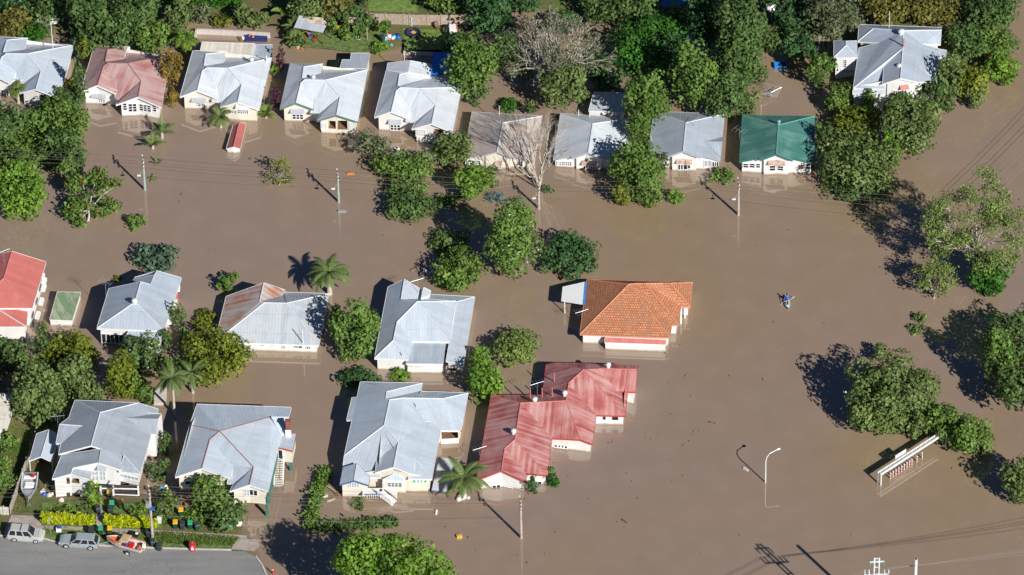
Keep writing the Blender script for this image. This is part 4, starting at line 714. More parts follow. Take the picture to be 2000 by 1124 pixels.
# ---------------------------------------------------------------- vegetation
def quads(name, P, U, Vv, tint, mat, parent, tri=False):
    n = len(P)
    if tri: co = np.stack([P - U, P + U, P + Vv], 1); k = 3
    else: co = np.stack([P - U * .55 - Vv, P + U * .55 - Vv * .55, P + U * .4 + Vv, P - U * .55 + Vv * .5], 1); k = 4
    o0 = ORG[parent] if parent is not None else np.zeros(3)
    co = (co.reshape(-1, 3) - o0).astype(np.float32); me = bpy.data.meshes.new(name)
    me.vertices.add(n * k); me.vertices.foreach_set('co', co.ravel())
    me.loops.add(n * k); me.loops.foreach_set('vertex_index', np.arange(n * k, dtype=np.int32))
    me.polygons.add(n); me.polygons.foreach_set('loop_start', np.arange(0, n * k, k, dtype=np.int32))
    try: me.polygons.foreach_set('loop_total', np.full(n, k, np.int32))
    except Exception: pass
    a = me.attributes.new('tint', 'FLOAT', 'POINT'); a.data.foreach_set('value', np.repeat(tint, k).astype(np.float32))
    me.update(calc_edges=True); me.validate(); me.materials.append(MATS[mat])
    o = bpy.data.objects.new(name, me); COL.objects.link(o); ORG[o] = o0
    if parent is not None: o.parent = parent
    return o
def unit(v): return v / (np.linalg.norm(v, axis=-1, keepdims=True) + 1e-9)
def leaves(rng, lobes, n, size):
    C = np.array([l[0] for l in lobes]); R = np.array([l[1] for l in lobes]); T = np.array([l[2] for l in lobes])
    w = (R[:, 0] * R[:, 1] + R[:, 0] * R[:, 2]); k = rng.choice(len(lobes), n, p=w / w.sum())
    d = unit(rng.normal(size=(n, 3)) + [0, 0, .25]); rad = rng.uniform(.5, 1.06, n) ** .45
    P = C[k] + d * R[k] * rad[:, None]
    nr = unit(d * 1.15 + rng.normal(size=(n, 3)) * .42 + [0, -.05, .25]); a = unit(np.cross(nr, rng.normal(size=(n, 3)))); b = np.cross(nr, a)
    s = size * rng.uniform(.6, 1.3, n)[:, None]
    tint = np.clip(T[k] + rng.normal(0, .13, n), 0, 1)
    keep = P[:, 2] > .02
    return P[keep], (a * s)[keep], (b * s * .8)[keep], tint[keep]
TREES = []
def tree(x0, y0, x1, y1, kind, label, name='leafy_tree', t=.5, n=None, leaf=.26, group=None, clump=1.0, extra=None, seed=None, trunk=True, bark='bark', lobes=None, zmin=None, dens=1.0, cat='tree', base=None):
    cx, cy = (x0 + x1) / 2, (y0 + y1) / 2; s = scl(cx, min(max(cy, 0), 1124)); a = (x1 - x0) / 2 / s; hh = (y1 - y0) / 2 / s
    c = math.sqrt(max(0, hh * hh - (a * sp) ** 2)) / cp; c = max(c, .42 * a)
    if c == .42 * a: fy = hh / math.sqrt((a * sp) ** 2 + (c * cp) ** 2)
    else: fy = 1
    ay = a * min(1, fy) if fy < 1 else a; c *= fy if fy < 1 else 1
    gx = G(cx, cy, t + c); zg = max(0, float(land(gx[0], gx[1]))); Cc = G(cx, cy, zg + t + c)
    rng = np.random.default_rng(seed if seed is not None else int(x0 * 7 + y0 * 13 + x1) % 99991); LB = []
    nl = int(max(5, min(46, (7 + 2.6 * a * max(a, c)) * clump)))
    for i in range(nl):
        d = unit(rng.normal(size=3) + [0, -.1, .15])
        f = rng.uniform(.50, .80); r = rng.uniform(.22, .40) * (1.2 if nl < 9 else 1) / (clump ** .25)
        LB.append((Cc + d * np.array([a, ay, c]) * f * .98, np.array([a, ay, max(c, a * .6)]) * r, float(np.clip(.5 + rng.normal(0, .17), .15, .9))))
    LB.append((Cc - [0, 0, c * .1], np.array([a, ay, c]) * .55, .25))  # core lobe tinted darker: the crown's inner shade is put into leaf colour
    if a < .9: LB.append((Cc, np.array([a, ay, c]) * .85, .5))
    area = (a * ay + a * c * 2) * 3.2; n = int((n or min(11000, max(160, area * 15.0 / (leaf / .26) ** 1.6))) * dens)
    root = thing(name, label, cat, (Cc[0], Cc[1], zg), group)
    P, U, V, T = leaves(rng, LB, n, leaf * min(1.15, .62 + .16 * a))
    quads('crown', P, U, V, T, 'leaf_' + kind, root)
    if extra:
        P, U, V, T = leaves(rng, LB, extra[1], leaf * .75); P = P + unit(P - Cc) * .12; quads('blossom', P, U, V, T, 'leaf_' + extra[0], root)
    if trunk:
        q = MB(); r = max(.05, .055 * a); top = Cc + [0, 0, c * .1]; b0 = np.array([Cc[0] + rng.normal() * .1, Cc[1], zg - 2.0 if zg < .1 else zg - .1])
        q.tube([b0, (b0 * .5 + top * .5) + rng.normal(size=3) * [.12 * a, .12 * a, 0], top], [r, r * .8, r * .35], bark, 7)
        for i in range(min(nl, 9)):
            e = LB[i][0]; m_ = b0 * .35 + top * .65; q.tube([m_, (m_ + e) / 2 + [0, 0, .05 * a], e], [r * .55, r * .38, r * .15], bark, 5)
        q.build('trunk', root)
    TREES.append(root); return root
def twigtree(x, y, rx, h, label, kind='twig', n=5, spread=.5, foliage=0, fol='grey', seed=1, name='bare_tree', depth=5, bark='bark_pale', trunkr=.22, lean=0, thin=.035, lift=.55, cat='tree'):
    """leafless tree: forking limbs ending in many fine twigs, base at picture point x,y"""
    rng = np.random.default_rng(seed); b = PG(x, y); root = thing(name, label, cat, b); tr = MB(); tips = []; tw = []
    def grow(p, d, ln, r, k):
        e = p + d * ln + rng.normal(size=3) * ln * .06; (tr if r > thin * 1.2 else tw_mb).tube([p, (p + e) / 2 + rng.normal(size=3) * ln * .05, e], [r, r * .85, r * .7], bark if r > thin * 1.2 else 'twig_bark', 5 if r > .06 else 3, False)
        if k == 0: tips.append((e, d)); return
        for i in range(rng.integers(2, 4) if k > 1 else 4):
            dd = unit(d + rng.normal(size=3) * spread + [0, 0, .12]); grow(e, dd, ln * rng.uniform(.66, .86), max(r * .62, thin * .6), k - 1)
    tw_mb = MB(); b0 = np.array(b) - [0, 0, 1.5]
    for i in range(n):
        ang = 2 * math.pi * i / n + rng.random(); d = unit(np.array([math.cos(ang) * lift + lean, math.sin(ang) * lift, 1.])); grow(b0 + [0, 0, 1.2], d, h * .30, trunkr * .75, depth)
    tr.tube([b0, b0 + [0, 0, 1.4]], trunkr, bark, 7); tr.build('trunk', root); tw_mb.build('twigs', root)
    if foliage:
        E_ = np.array([t[0] for t in tips]); k = rng.integers(0, len(E_), foliage); P = E_[k] + rng.normal(size=(foliage, 3)) * .35
        nr = unit(rng.normal(size=(foliage, 3)) + [0, 0, .4]); a = unit(np.cross(nr, rng.normal(size=(foliage, 3)))); bb = np.cross(nr, a); s = .17 * rng.uniform(.6, 1.3, foliage)[:, None]
        quads('crown', P, a * s, bb * s, np.clip(rng.normal(.5, .2, foliage), 0, 1), 'leaf_' + fol, root)
    return root
flat('twig_bark', (.36, .31, .265), .9, var=.3)
def palm(x, y, h, R, label, kind='palm', n=16, seed=1, name='palm_tree', width=.5, droop=1.0, r=.16, lean=(0, 0), upright=.5, base_z=None, leaflets=26, group=None):
    """x,y: picture point of the crown's heart, h metres above the water or land"""
    rng = np.random.default_rng(seed); c0 = G(x, y, h); zg = max(0, float(land(c0[0], c0[1]))); c = G(x, y, h + zg); b = np.array([c[0] + lean[0], c[1] + lean[1], zg])
    root = thing(name, label, 'palm tree', b, group)
    if h > .4:
        q = MB(); q.tube([b - [0, 0, 1.5], b, (b + c) / 2 + [lean[0] * -.1, 0, 0], c], [r * 1.25, r * 1.15, r, r * .8], 'bark_pale' if name != 'fan_palm' else 'bark', 8); q.build('trunk', root)
    Ps = []; Us = []; Vs = []; Ts = []; stem = MB()
    for i in range(n):
        az = 2 * math.pi * (i + rng.random() * .6) / n; el = upright + rng.uniform(-.55, .55); d = np.array([math.cos(az) * math.cos(el), math.sin(az) * math.cos(el), math.sin(el)]); Ln = R * rng.uniform(.85, 1.1)
        pts = []; p = c.copy(); dd = d.copy()
        for k in range(9):
            pts.append(p.copy()); p = p + dd * Ln / 8; dd = unit(dd + np.array([0, 0, -.17 * droop])); p[2] = max(p[2], .03)
        stem.tube(pts, [.04, .035, .03, .03, .025, .02, .02, .015, .01], 'stalk', 3, False); pts = np.array(pts); tint = rng.uniform(.3, .75)
        for k in range(leaflets):
            f = .12 + .88 * k / (leaflets - 1); g = f * 8; j = min(7, int(g)); q0 = pts[j] * (1 - (g - j)) + pts[j + 1] * (g - j); ax = unit(pts[j + 1] - pts[j]); side = unit(np.cross(ax, [0, 0, 1.])); wl = width * R * (.34 * math.sin(math.pi * min(1, .12 + f * .86)) + .04)
            for sg in (-1, 1):
                tip = side * sg * wl + ax * wl * .55 + np.array([0, 0, -.30 * wl * droop]); Ps.append(q0); Us.append(ax * .05 * R * .5); Vs.append(tip); Ts.append(tint + rng.normal(0, .12))
    quads('fronds', np.array(Ps), np.array(Us), np.array(Vs), np.clip(np.array(Ts), 0, 1), 'leaf_' + kind, root, True); stem.build('frond_stalks', root)
    return root
flat('stalk', (.16, .18, .06), .7)
def banana(x, y, R, label, seed=1, n=7, kind='banana', name='banana_plant', h=.5):
    rng = np.random.default_rng(seed); c = PG(x, y) + [0, 0, h]; root = thing(name, label, 'plant', c - [0, 0, h]); q = MB(); m = []; lf = bpy.data.meshes.new('leaf_blades'); V = []; F = []; T = []
    for i in range(n):
        az = 2 * math.pi * i / n + rng.random() * .8; el = rng.uniform(.5, 1.25); d = np.array([math.cos(az) * math.cos(el), math.sin(az) * math.cos(el), math.sin(el)]); side = unit(np.cross(d, [0, 0, 1.])); p = c.copy(); dd = d.copy(); L_ = R * rng.uniform(.8, 1.15); i0 = len(V); tt = rng.uniform(.35, .9)
        for k in range(8):
            f = k / 7; w = L_ * .20 * math.sin(math.pi * (.06 + .92 * f)) ** .6; V += [p - side * w + [0, 0, w * .35], p.copy(), p + side * w + [0, 0, w * .35]]; T += [tt + .1, tt - .15, tt + .1]; p = p + dd * L_ / 7; dd = unit(dd + np.array([0, 0, -.16]))
            p[2] = max(p[2], .05)
        for k in range(7):
            a = i0 + k * 3; F += [(a, a + 1, a + 4, a + 3), (a + 1, a + 2, a + 5, a + 4)]
    o0 = ORG[root]; lf.from_pydata([tuple(np.array(v) - o0) for v in V], [], F); a = lf.attributes.new('tint', 'FLOAT', 'POINT'); a.data.foreach_set('value', np.clip(np.array(T, np.float32), 0, 1)); lf.materials.append(MATS['leaf_' + kind])
    o = bpy.data.objects.new('leaf_blades', lf); COL.objects.link(o); o.parent = root; q.tube([c - [0, 0, h + 1], c + [0, 0, .2]], .12, 'bark', 6); q.build('stem', root); return root
g1 = 'dark trees of the wood at the top left'
for a in [
    (-20, -25, 62, 38, 'deep', 'dark tree in the top left corner of the picture'), (50, -30, 150, 45, 'dark', 'dark tree at the top edge behind the washing line'), (128, -30, 215, 78, 'dark', 'bluish dark tree right of the washing line'),
    (160, 25, 262, 108, 'dark', 'dark tree just behind the pink rusted house'), (215, -28, 315, 62, 'dark', 'dark leafy tree at the top edge left of the flat hedge'), (255, 38, 338, 98, 'mid', 'green tree between pink house and the white walled court'),
    (-15, 12, 62, 80, 'autumn', 'brownish bush behind the leftmost house'), (35, 40, 100, 84, 'bright', 'bright green bush under the washing line'), (148, 72, 180, 124, 'yellow', 'small lime shrub between the first two roofs', 'shrub'),
    (122, 148, 150, 180, 'yellow', 'little yellow green shrub beside first house front corner', 'shrub'), (328, -8, 388, 62, 'olive', 'yellow olive tree left of the white court wall'), (338, 52, 388, 104, 'lime', 'bright bush at the left end of the white court wall', 'shrub'),
    (312, 92, 358, 172, 'croton', 'mottled yellow croton bush right of the pink house', 'shrub'), (318, 168, 352, 212, 'croton', 'orange croton bush at the front of the pink house', 'shrub'), (415, 22, 457, 56, 'yellow', 'yellow variegated bush behind the white court wall', 'shrub'),
    (362, 4, 422, 46, 'grey', 'grey green bush behind the court left of yellow bush', 'shrub'), (452, 8, 502, 58, 'olive', 'dark olive bush right of the yellow variegated bush', 'shrub'), (484, 16, 526, 58, 'olive', 'olive shrub at the right end of the court wall', 'shrub'),
    (538, 88, 558, 142, 'maroon', 'maroon leafed shrub beside the striped lean-to roof', 'shrub'), (560, -20, 640, 50, 'olive', 'yellow olive tree behind the garden pavilion'), (612, -24, 700, 42, 'autumn', 'yellow brown tree at the top edge right of pavilion'),
    (652, 14, 738, 58, 'dark', 'dark tree behind the open garden cupboard'), (632, 34, 662, 76, 'mid', 'green bush right of the pavilion roof', 'shrub'), (734, 32, 762, 68, 'lime', 'light bush at the left end of the paling fence', 'shrub'),
    (565, 62, 598, 92, 'dark', 'dark shrub at the pavilion front corner', 'shrub'), (722, 80, 760, 108, 'lime', 'ragged lime bush on the lawn edge', 'shrub'), (830, -25, 922, 24, 'mid', 'green tree behind the right half of the paling fence'),
    (700, -30, 732, 12, 'dark', 'dark bush left of the upper lawn', 'shrub'), (902, -25, 1000, 70, 'deep', 'very dark tree at right end of the paling fence'), (868, 70, 972, 186, 'mid', 'big tree overhanging the blue tarpaulin roof'),
    (885, 130, 945, 200, 'olive', 'olive growth below the big tree by the tarpaulin', 'shrub'), (690, 246, 764, 312, 'grey', 'grey green willow shrub in the water before tarpaulin house', 'shrub'), (845, 254, 926, 326, 'olive', 'olive shrub with pale stems left of weathered cottage', 'shrub'),
    (1045, 114, 1150, 214, 'olive', 'round yellow olive tree below the big bare tree'), (1185, 28, 1342, 145, 'bright', 'wide vivid green tree at the top centre right'), (1135, -28, 1235, 52, 'dark', 'dark tree behind the vivid green tree left side'),
    (1205, -30, 1300, 40, 'dark', 'dark tree left of the blue pool corner'), (990, -28, 1060, 30, 'deep', 'dark tree behind the left of the big bare tree'), (1296, 6, 1350, 66, 'olive', 'olive shrub just below the blue pool', 'shrub'),
    (1335, -28, 1432, 92, 'deep', 'dark tree right of the blue pool'), (1388, -28, 1500, 140, 'dark', 'massive dark tree left of the white sunshade'), (1308, 82, 1402, 216, 'mid', 'green tree behind the silver roofed cottage left'),
    (1385, 70, 1484, 176, 'dark', 'dark green tree behind the silver roofed cottage right'), (1372, 140, 1462, 238, 'dark', 'leafy tree touching the silver cottage back corner'), (1212, 126, 1318, 262, 'mid', 'tall tree between grey blue and silver cottages'),
    (1218, 205, 1276, 292, 'mid', 'lower tree overhanging grey blue cottage right eave'), (1440, 166, 1486, 226, 'olive', 'pale twiggy bush behind the green roof', 'shrub'), (975, 190, 1022, 222, 'bright', 'small bright bush behind the weathered cottage', 'shrub'),
    (1182, 268, 1312, 402, 'mid', 'large shrub mass in front of silver cottage left half'), (1188, 352, 1238, 412, 'yellow', 'yellow green shrub at water edge of the shrub mass', 'shrub'), (1236, 340, 1300, 412, 'mid', 'mid green shrub at water edge of the shrub mass', 'shrub'), (1298, 366, 1342, 404, 'lime', 'pale lime shrub right end of shrub mass', 'shrub'), (1276, 290, 1312, 345, 'grey', 'greyish shrub beside the rusty hooded bay', 'shrub'),
    (1385, 322, 1438, 362, 'mid', 'rounded bush in water between silver and green roofed cottages', 'shrub'), (1052, 360, 1082, 380, 'dark', 'small drowned bush by the leafless tree', 'shrub'),
    (1512, 8, 1602, 66, 'deep', 'dark tree right of the white sunshade'), (1518, 58, 1600, 122, 'deep', 'dark tree above the floating blue tub'), (1480, 46, 1528, 106, 'dark', 'dark rounded tree left of the blue tub'), (1570, -28, 1688, 72, 'grey', 'grey green feathery tree behind the tower room'),
    (1576, 100, 1634, 178, 'mid', 'light green tree left of the tower room'), (1606, 156, 1668, 220, 'mid', 'bush at the front left corner of big blue house', 'shrub'), (1625, 198, 1728, 285, 'yellow', 'bright yellow green tree in front of big blue house'),
    (1600, 252, 1762, 372, 'olive', 'big olive tree right of the green roofed cottage'), (1615, 318, 1748, 402, 'dark', 'dark lower tree overhanging the water right of green cottage'), (1718, 250, 1765, 330, 'lime', 'bright edge bush right of the big olive tree', 'shrub'), (1718, 180, 1834, 302, 'olive', 'olive tree in front of the big blue house porch'),
    (1796, 158, 1872, 230, 'dark', 'dark round bush at the big blue house right front', 'shrub'), (1826, 108, 1892, 190, 'olive', 'olive bush along the right side of big blue house', 'shrub'), (1868, 118, 1935, 200, 'yellow', 'yellow green bush on the bank right of big blue house', 'shrub'), (1922, 104, 1992, 168, 'lime', 'lime bush at the right end of the bank', 'shrub'),
    (1680, -28, 1775, 50, 'autumn', 'yellow red autumn tree behind the big blue house left'), (1752, -28, 1885, 50, 'autumn', 'golden autumn tree behind the big blue house right'), (1882, -28, 1992, 62, 'dark', 'dark tree in the top right corner'), (1838, 48, 1932, 120, 'dark', 'dark tree right of the big blue house roof'), (1905, 48, 1990, 112, 'mid', 'mid green tree on the bank near the top right'),
    (-25, 192, 62, 275, 'dark', 'dark tree before the leftmost house'), (42, 190, 172, 290, 'mid', 'olive green tree before the leftmost and pink houses'), (-25, 252, 92, 338, 'mid', 'dense tree at left edge under the power lines'), (62, 248, 168, 335, 'dark', 'dark dense tree under the power lines left of palm clump'),
    (90, 165, 165, 225, 'dark', 'dark tree between leftmost house porch and pink house'), (-10, 316, 92, 428, 'lime', 'bright broad leafed tree standing in water at left edge'), (242, 416, 290, 450, 'mid', 'small drowned shrub near the left power pole', 'shrub'),
    (262, 478, 354, 532, 'teal', 'blue green shrub behind the grey house with hoods', 'shrub'), (418, 530, 468, 574, 'mid', 'round bush behind the rust streaked roof', 'shrub'), (218, 538, 238, 552, 'yellow', 'tiny yellow plant behind the grey house with hoods', 'shrub'),
    (726, 294, 856, 352, 'mid', 'spreading mimosa tree highest of its drowned group'), (742, 342, 838, 392, 'mid', 'spreading mimosa tree middle of its drowned group'), (738, 372, 862, 430, 'dark', 'spreading mimosa tree lowest of its drowned group'),
    (882, 318, 962, 396, 'lime', 'bright green bush in water left of weathered cottage', 'shrub'), (925, 322, 978, 368, 'olive', 'dull olive bush before the weathered cottage', 'shrub'), (850, 372, 905, 402, 'dark', 'dark low bush in shade left of the agave', 'shrub'),
    (940, 388, 1056, 546, 'mid', 'tall light green tree with white blossom in mid stream', 'leafy_tree'), (1050, 455, 1168, 546, 'deep', 'dense dark green rounded tree in mid stream'), (838, 442, 925, 502, 'dark', 'dark green tree in shade with curved bare limb'), (845, 486, 952, 576, 'mid', 'green tree with one orange blossom behind the pyramid roof house'),
    (646, 584, 742, 712, 'mid', 'green tree between rusty house and pyramid roof house'), (955, 640, 1056, 722, 'gum', 'pale weeping willow left of the orange roof'), (918, 672, 962, 722, 'lime', 'light green top growth right of pyramid roof house', 'shrub'), (900, 700, 985, 786, 'lime', 'bright leafy tree between the red and pyramid roof houses'),
    (656, 722, 748, 760, 'deep', 'dark low bushes behind the big pale blue house', 'shrub'), (755, 718, 804, 748, 'lime', 'light round bush behind the big pale blue house', 'shrub'),
    (-20, 655, 66, 738, 'dark', 'dark tree in front of the plain red house'), (78, 645, 192, 732, 'yellow', 'yellow green tree below the mossy green shed'), (18, 715, 130, 840, 'olive', 'olive tree above the carport'), (100, 690, 195, 790, 'olive', 'olive tree behind the arched porch house'), (200, 688, 278, 786, 'yellow', 'yellowish round tree left of the tall palm'),
    (232, 652, 325, 738, 'dark', 'dark tree with white blossom before hooded grey house'), (350, 640, 490, 757, 'yellow', 'big rounded yellow green tree left of rusty house front'), (364, 604, 428, 648, 'yellow', 'small yellow green tree behind big rounded one'), (66, 618, 96, 658, 'olive', 'small bush beside the mossy green shed', 'shrub'), (258, 738, 305, 782, 'mid', 'green bush left of the tall palm trunk', 'shrub'),
    (-20, 888, 32, 962, 'mid', 'green tree at the left edge behind the driveway fence'), (60, 795, 110, 845, 'olive', 'olive bush at the top of the driveway fence', 'shrub'), (288, 888, 332, 948, 'dark', 'dark shrub right of the arched porch house', 'shrub'), (360, 925, 448, 1012, 'mid', 'clipped dense bush before the house on stilts', 'shrub'), (392, 962, 490, 1036, 'dark', 'broad rounded bush beside the white bags', 'shrub'), (100, 985, 150, 1004, 'mid', 'low garden bush behind the left yellow hedge', 'shrub'), (148, 984, 186, 1002, 'dark', 'dark garden bush left of the garden path', 'shrub'), (250, 986, 290, 1006, 'lime', 'bright garden bush behind the right yellow hedge', 'shrub'), (166, 938, 206, 990, 'lime', 'lemon tree with yellow fruit before the arched porch', 'shrub'), (300, 945, 335, 985, 'olive', 'scraggly bush behind the grey verge pole', 'shrub'), (70, 880, 92, 905, 'mid', 'small bush beside the open carport', 'shrub'), (88, 1000, 130, 1012, 'maroon', 'reddish low plants behind the left yellow hedge', 'shrub'),
    (352, 990, 420, 1022, 'lime', 'weedy growth behind the row of bins', 'shrub'), (296, 976, 336, 1016, 'olive', 'low weedy bush by the garden gate pole', 'shrub'), (676, 970, 716, 998, 'dark', 'small bush in front of the blue bargeboard porch', 'shrub'), (1062, 914, 1098, 954, 'bright', 'vivid small bush at red house front right', 'shrub'),
    (650, 1038, 780, 1170, 'lime', 'bright green tree at bottom edge, left crown of the pair'), (742, 1050, 886, 1190, 'lime', 'bright green tree at bottom edge, right crown of the pair'),
    (1886, 492, 1978, 576, 'bright', 'vivid green bush at the foot of the spreading gum', 'shrub'), (1920, 600, 2070, 715, 'dark', 'upper crown of the huge dark growth at right edge'), (1935, 690, 2080, 800, 'dark', 'lower crown of the huge dark growth at right edge'), (1915, 645, 1990, 745, 'mid', 'foremost leafy crown of the huge growth at right edge'), (1652, 688, 1828, 850, 'olive', 'big rounded olive tree casting a shadow on open water'), (1700, 670, 1745, 715, 'olive', 'small olive sapling behind the big rounded olive tree', 'shrub'),
    (1742, 778, 1835, 850, 'olive', 'olive green tree behind the white gantry left part'), (1848, 808, 1938, 892, 'mid', 'mid green tree behind the white gantry right end'), (1652, 775, 1722, 850, 'olive', 'left front lobe of the rounded olive tree by the lamp'), (1960, 880, 2050, 992, 'olive', 'olive tree at the right edge near the bottom'), (1784, 608, 1816, 634, 'olive', 'floating weed patch left of the huge dark tree', 'shrub'), (1766, 632, 1806, 656, 'olive', 'lower floating weed patch near the right side', 'shrub'),
    (330, 588, 364, 650, 'dark', 'dark shrub at the right wall of hooded grey house', 'shrub'), (344, 640, 372, 672, 'mid', 'shrub between hooded grey house and big rounded tree', 'shrub'), (142, 118, 172, 205, 'dark', 'dark growth in the gap left of the pink house', 'shrub'), (528, 168, 552, 218, 'maroon', 'maroon shrub below the yellow banana plant', 'shrub'), (302, 842, 338, 892, 'dark', 'dark bush in shade between the two front left houses', 'shrub'), (318, 955, 352, 1000, 'mid', 'green bush left of the clipped dense bush', 'shrub'),
    (-18, 838, 44, 892, 'mid', 'low green bush in the grass strip at left edge', 'shrub'), (1592, 228, 1632, 302, 'dark', 'dark growth along the green house right wall', 'shrub'), (905, 150, 955, 205, 'dark', 'dark bush over the back water right of tarpaulin', 'shrub'), (62, 652, 100, 700, 'dark', 'dark bush at the plain red house front corner', 'shrub'), (640, 590, 668, 640, 'dark', 'dark foliage at the rusty house right corner', 'shrub'), (270, 770, 310, 800, 'dark', 'dark undergrowth behind arched house right end', 'shrub'), (660, 40, 720, 80, 'mid', 'leafy bush behind the bicycle', 'shrub'), (1020, 195, 1052, 225, 'dark', 'dark bush behind the leafless upright tree', 'shrub'), (1022, 925, 1053, 968, 'deep', 'small dark conifer at the red house front', 'shrub'), (745, 1040, 800, 1080, 'lime', 'small bright crown at the back of bottom edge trees'),
    (860, 60, 940, 115, 'deep', 'deep shaded tree behind the big tree by the tarpaulin'), (955, 60, 1020, 150, 'dark', 'dark tree left of the big bare tree'), (1130, 95, 1200, 160, 'deep', 'deep shaded tree between bare and vivid green trees'), (1150, 130, 1222, 182, 'deep', 'dark growth behind the blue grey shed'),
    (1290, 60, 1345, 150, 'deep', 'dark gap filling tree right of the vivid green tree'), (1420, 100, 1500, 170, 'dark', 'dark tree hanging over the brown back water'), (1490, -28, 1580, 40, 'deep', 'deep shaded tree behind the white sunshade'), (1240, 90, 1300, 150, 'dark', 'dark tree below the vivid green tree'),
    (1000, 100, 1052, 160, 'grey', 'grey green growth under the big bare tree left'), (1060, 20, 1140, 70, 'deep', 'deep shade tree behind the big bare tree'), (-25, 225, 40, 300, 'dark', 'dark tree at the left edge before the leftmost house'), (110, 210, 175, 262, 'mid', 'leafy tree just left of the pink house front'), (10, 290, 60, 345, 'dark', 'dark shrubby tree at left edge above bright tree'), (120, 285, 172, 340, 'dark', 'dark tree behind the red flowering tree'),
    (140, 60, 200, 112, 'dark', 'dark undergrowth tree left of the pink roof'), (270, 82, 325, 118, 'mid', 'green undergrowth behind the pink roof right end'), (30, 690, 100, 760, 'mid', 'green tree between plain red house and carport'), (130, 650, 190, 720, 'yellow', 'bright upper crown below the mossy green shed'), (150, 745, 205, 800, 'olive', 'olive tree touching the arched house back roof'), (235, 720, 285, 785, 'mid', 'leafy tree right of the yellowish round tree'), (300, 640, 345, 690, 'dark', 'dark bush along the hooded house front', 'shrub'), (322, 690, 360, 750, 'mid', 'green undergrowth behind the slender palm', 'shrub'),
    (1700, 100, 1760, 60, 'dark', '') if False else (1838, 110, 1890, 165, 'mid', 'mid green bush against the big blue house wall', 'shrub'), (1885, 160, 1930, 215, 'olive', 'low olive bush at the bank waterline', 'shrub'), (1672, 175, 1720, 225, 'mid', 'green bush at the big blue house front wall', 'shrub'), (1735, 175, 1800, 235, 'dark', 'dark bush under the big blue house bay', 'shrub'), (1668, 268, 1740, 330, 'yellow', 'yellow green crown within the big olive mass'), (1845, 560, 1860, 572, 'olive', '', 'shrub') if False else (1690, 760, 1770, 850, 'olive', 'lower front lobe of the rounded olive tree group'), (60, 100, 120, 140, 'dark', '', 'shrub') if False else (1768, 800, 1812, 862, 'olive', 'small olive shrub between round tree and gantry', 'shrub'), (1880, 835, 1945, 895, 'olive', 'low olive growth right of the gantry end', 'shrub'), (1800, 782, 1890, 862, 'mid', 'low leafy tree hugging the gantry beam')]:
    nm = a[6] if len(a) > 6 else 'leafy_tree'; kw = {}
    k = a[4]; w_ = a[2] - a[0]
    if 'blossom' in a[5] and 'white' in a[5]: kw['extra'] = ('white', 220)
    if 'lemon tree' in a[5]: kw['extra'] = ('hedge', 60)
    if 'orange blossom' in a[5]: kw['extra'] = ('flower', 40)
    if 'mimosa' in a[5]: kw.update(leaf=.20, clump=1.3, t=.15)
    if 'willow' in a[5] or 'feathery' in a[5]: kw.update(leaf=.17)
    if 'olive tree casting' in a[5] or 'huge dark' in a[5] or 'huge growth' in a[5]: kw.update(clump=1.7, leaf=.22)
    kw.setdefault('t', -.9 if a[1] > 180 else .2); kw.setdefault('leaf', .22)
    if 'olive tree casting' in a[5]: kw['t'] = -.4
    if 'huge' in a[5] and a[1] > 590: kw['t'] = 2.2
    if 'crown of the pair' in a[5] or 'bottom edge trees' in a[5]: kw['t'] = 4.5
    if 'right of the green roofed' in a[5]: kw['t'] = 1.0
    if nm == 'shrub' or w_ < 60: kw['t'] = -.25 if a[1] > 230 else .1
    elif a[1] < 150: kw['t'] = .7
    if 'gantry' in a[5] or 'by the lamp' in a[5]: kw['t'] = -.4
    if k == 'flower': pass
    ex = (.05 if not (1170 < a[0] < 1300 and 100 < a[1] < 400) else -.02) * w_; a = (a[0] - ex, a[1] - ex * .8, a[2] + ex, a[3] + ex * .8) + tuple(a[4:])
    tree(*a[:6], name=nm, cat='tree' if nm == 'leafy_tree' else 'shrub', **kw)
# trees with their own structure
def limbtree(base, lobes, kind, label, name='gum_tree', leaf=.19, bark='bark_pale', r=.28, n=260, extra=None, seed=3, cat='tree', split=.35, fill=1.0, hmul=1.0):
    """base: picture point at the water; lobes: (x, y, r_px, z) foliage clusters on visible limbs"""
    rng = np.random.default_rng(seed); b = PG(*base); root = thing(name, label, cat, b); LB = []; q = MB(); top = None
    C = [G(x, y, z * hmul) for x, y, rr, z in lobes]; m = np.mean(C, 0); fork = np.array([b[0] * .6 + m[0] * .4, b[1] * .6 + m[1] * .4, m[2] * split])
    q.tube([np.array(b) - [0, 0, 1.5], b, (b + fork) / 2 + [.1, 0, 0], fork], [r * 1.2, r, r * .9, r * .75], bark, 8)
    for (x, y, rr, z), c in zip(lobes, C):
        a = rr / scl(x, y) * fill; mid = (fork + c) / 2 + rng.normal(size=3) * .35; q.tube([fork, mid, c], [r * .5, r * .33, r * .14], bark, 6)
        for i in range(6):
            d = unit(rng.normal(size=3)); o = c + d * a * rng.uniform(.5, 1.0) * np.array([.85, .85, .6]); LB.append((o, np.array([a, a, a * .75]) * rng.uniform(.28, .50), float(np.clip(rng.normal(.5, .16), .1, .9))))
            q.tube([c * .7 + mid * .3, o], [r * .16, r * .06], bark, 4, False)
    q.build('trunk', root); tot = sum((rr / scl(x, y)) ** 2 for x, y, rr, z in lobes)
    P, U, V, T = leaves(rng, LB, int(n * tot), leaf); P = P + rng.normal(size=P.shape) * np.array([.30, .30, .22]); kp = P[:, 2] > .02; quads('crown', P[kp], U[kp], V[kp], T[kp], 'leaf_' + kind, root)
    if extra: P, U, V, T = leaves(rng, LB, extra[1], leaf * 1.1); quads('blossom', P + [0, 0, .15], U, V, T, 'leaf_' + extra[0], root)
    return root
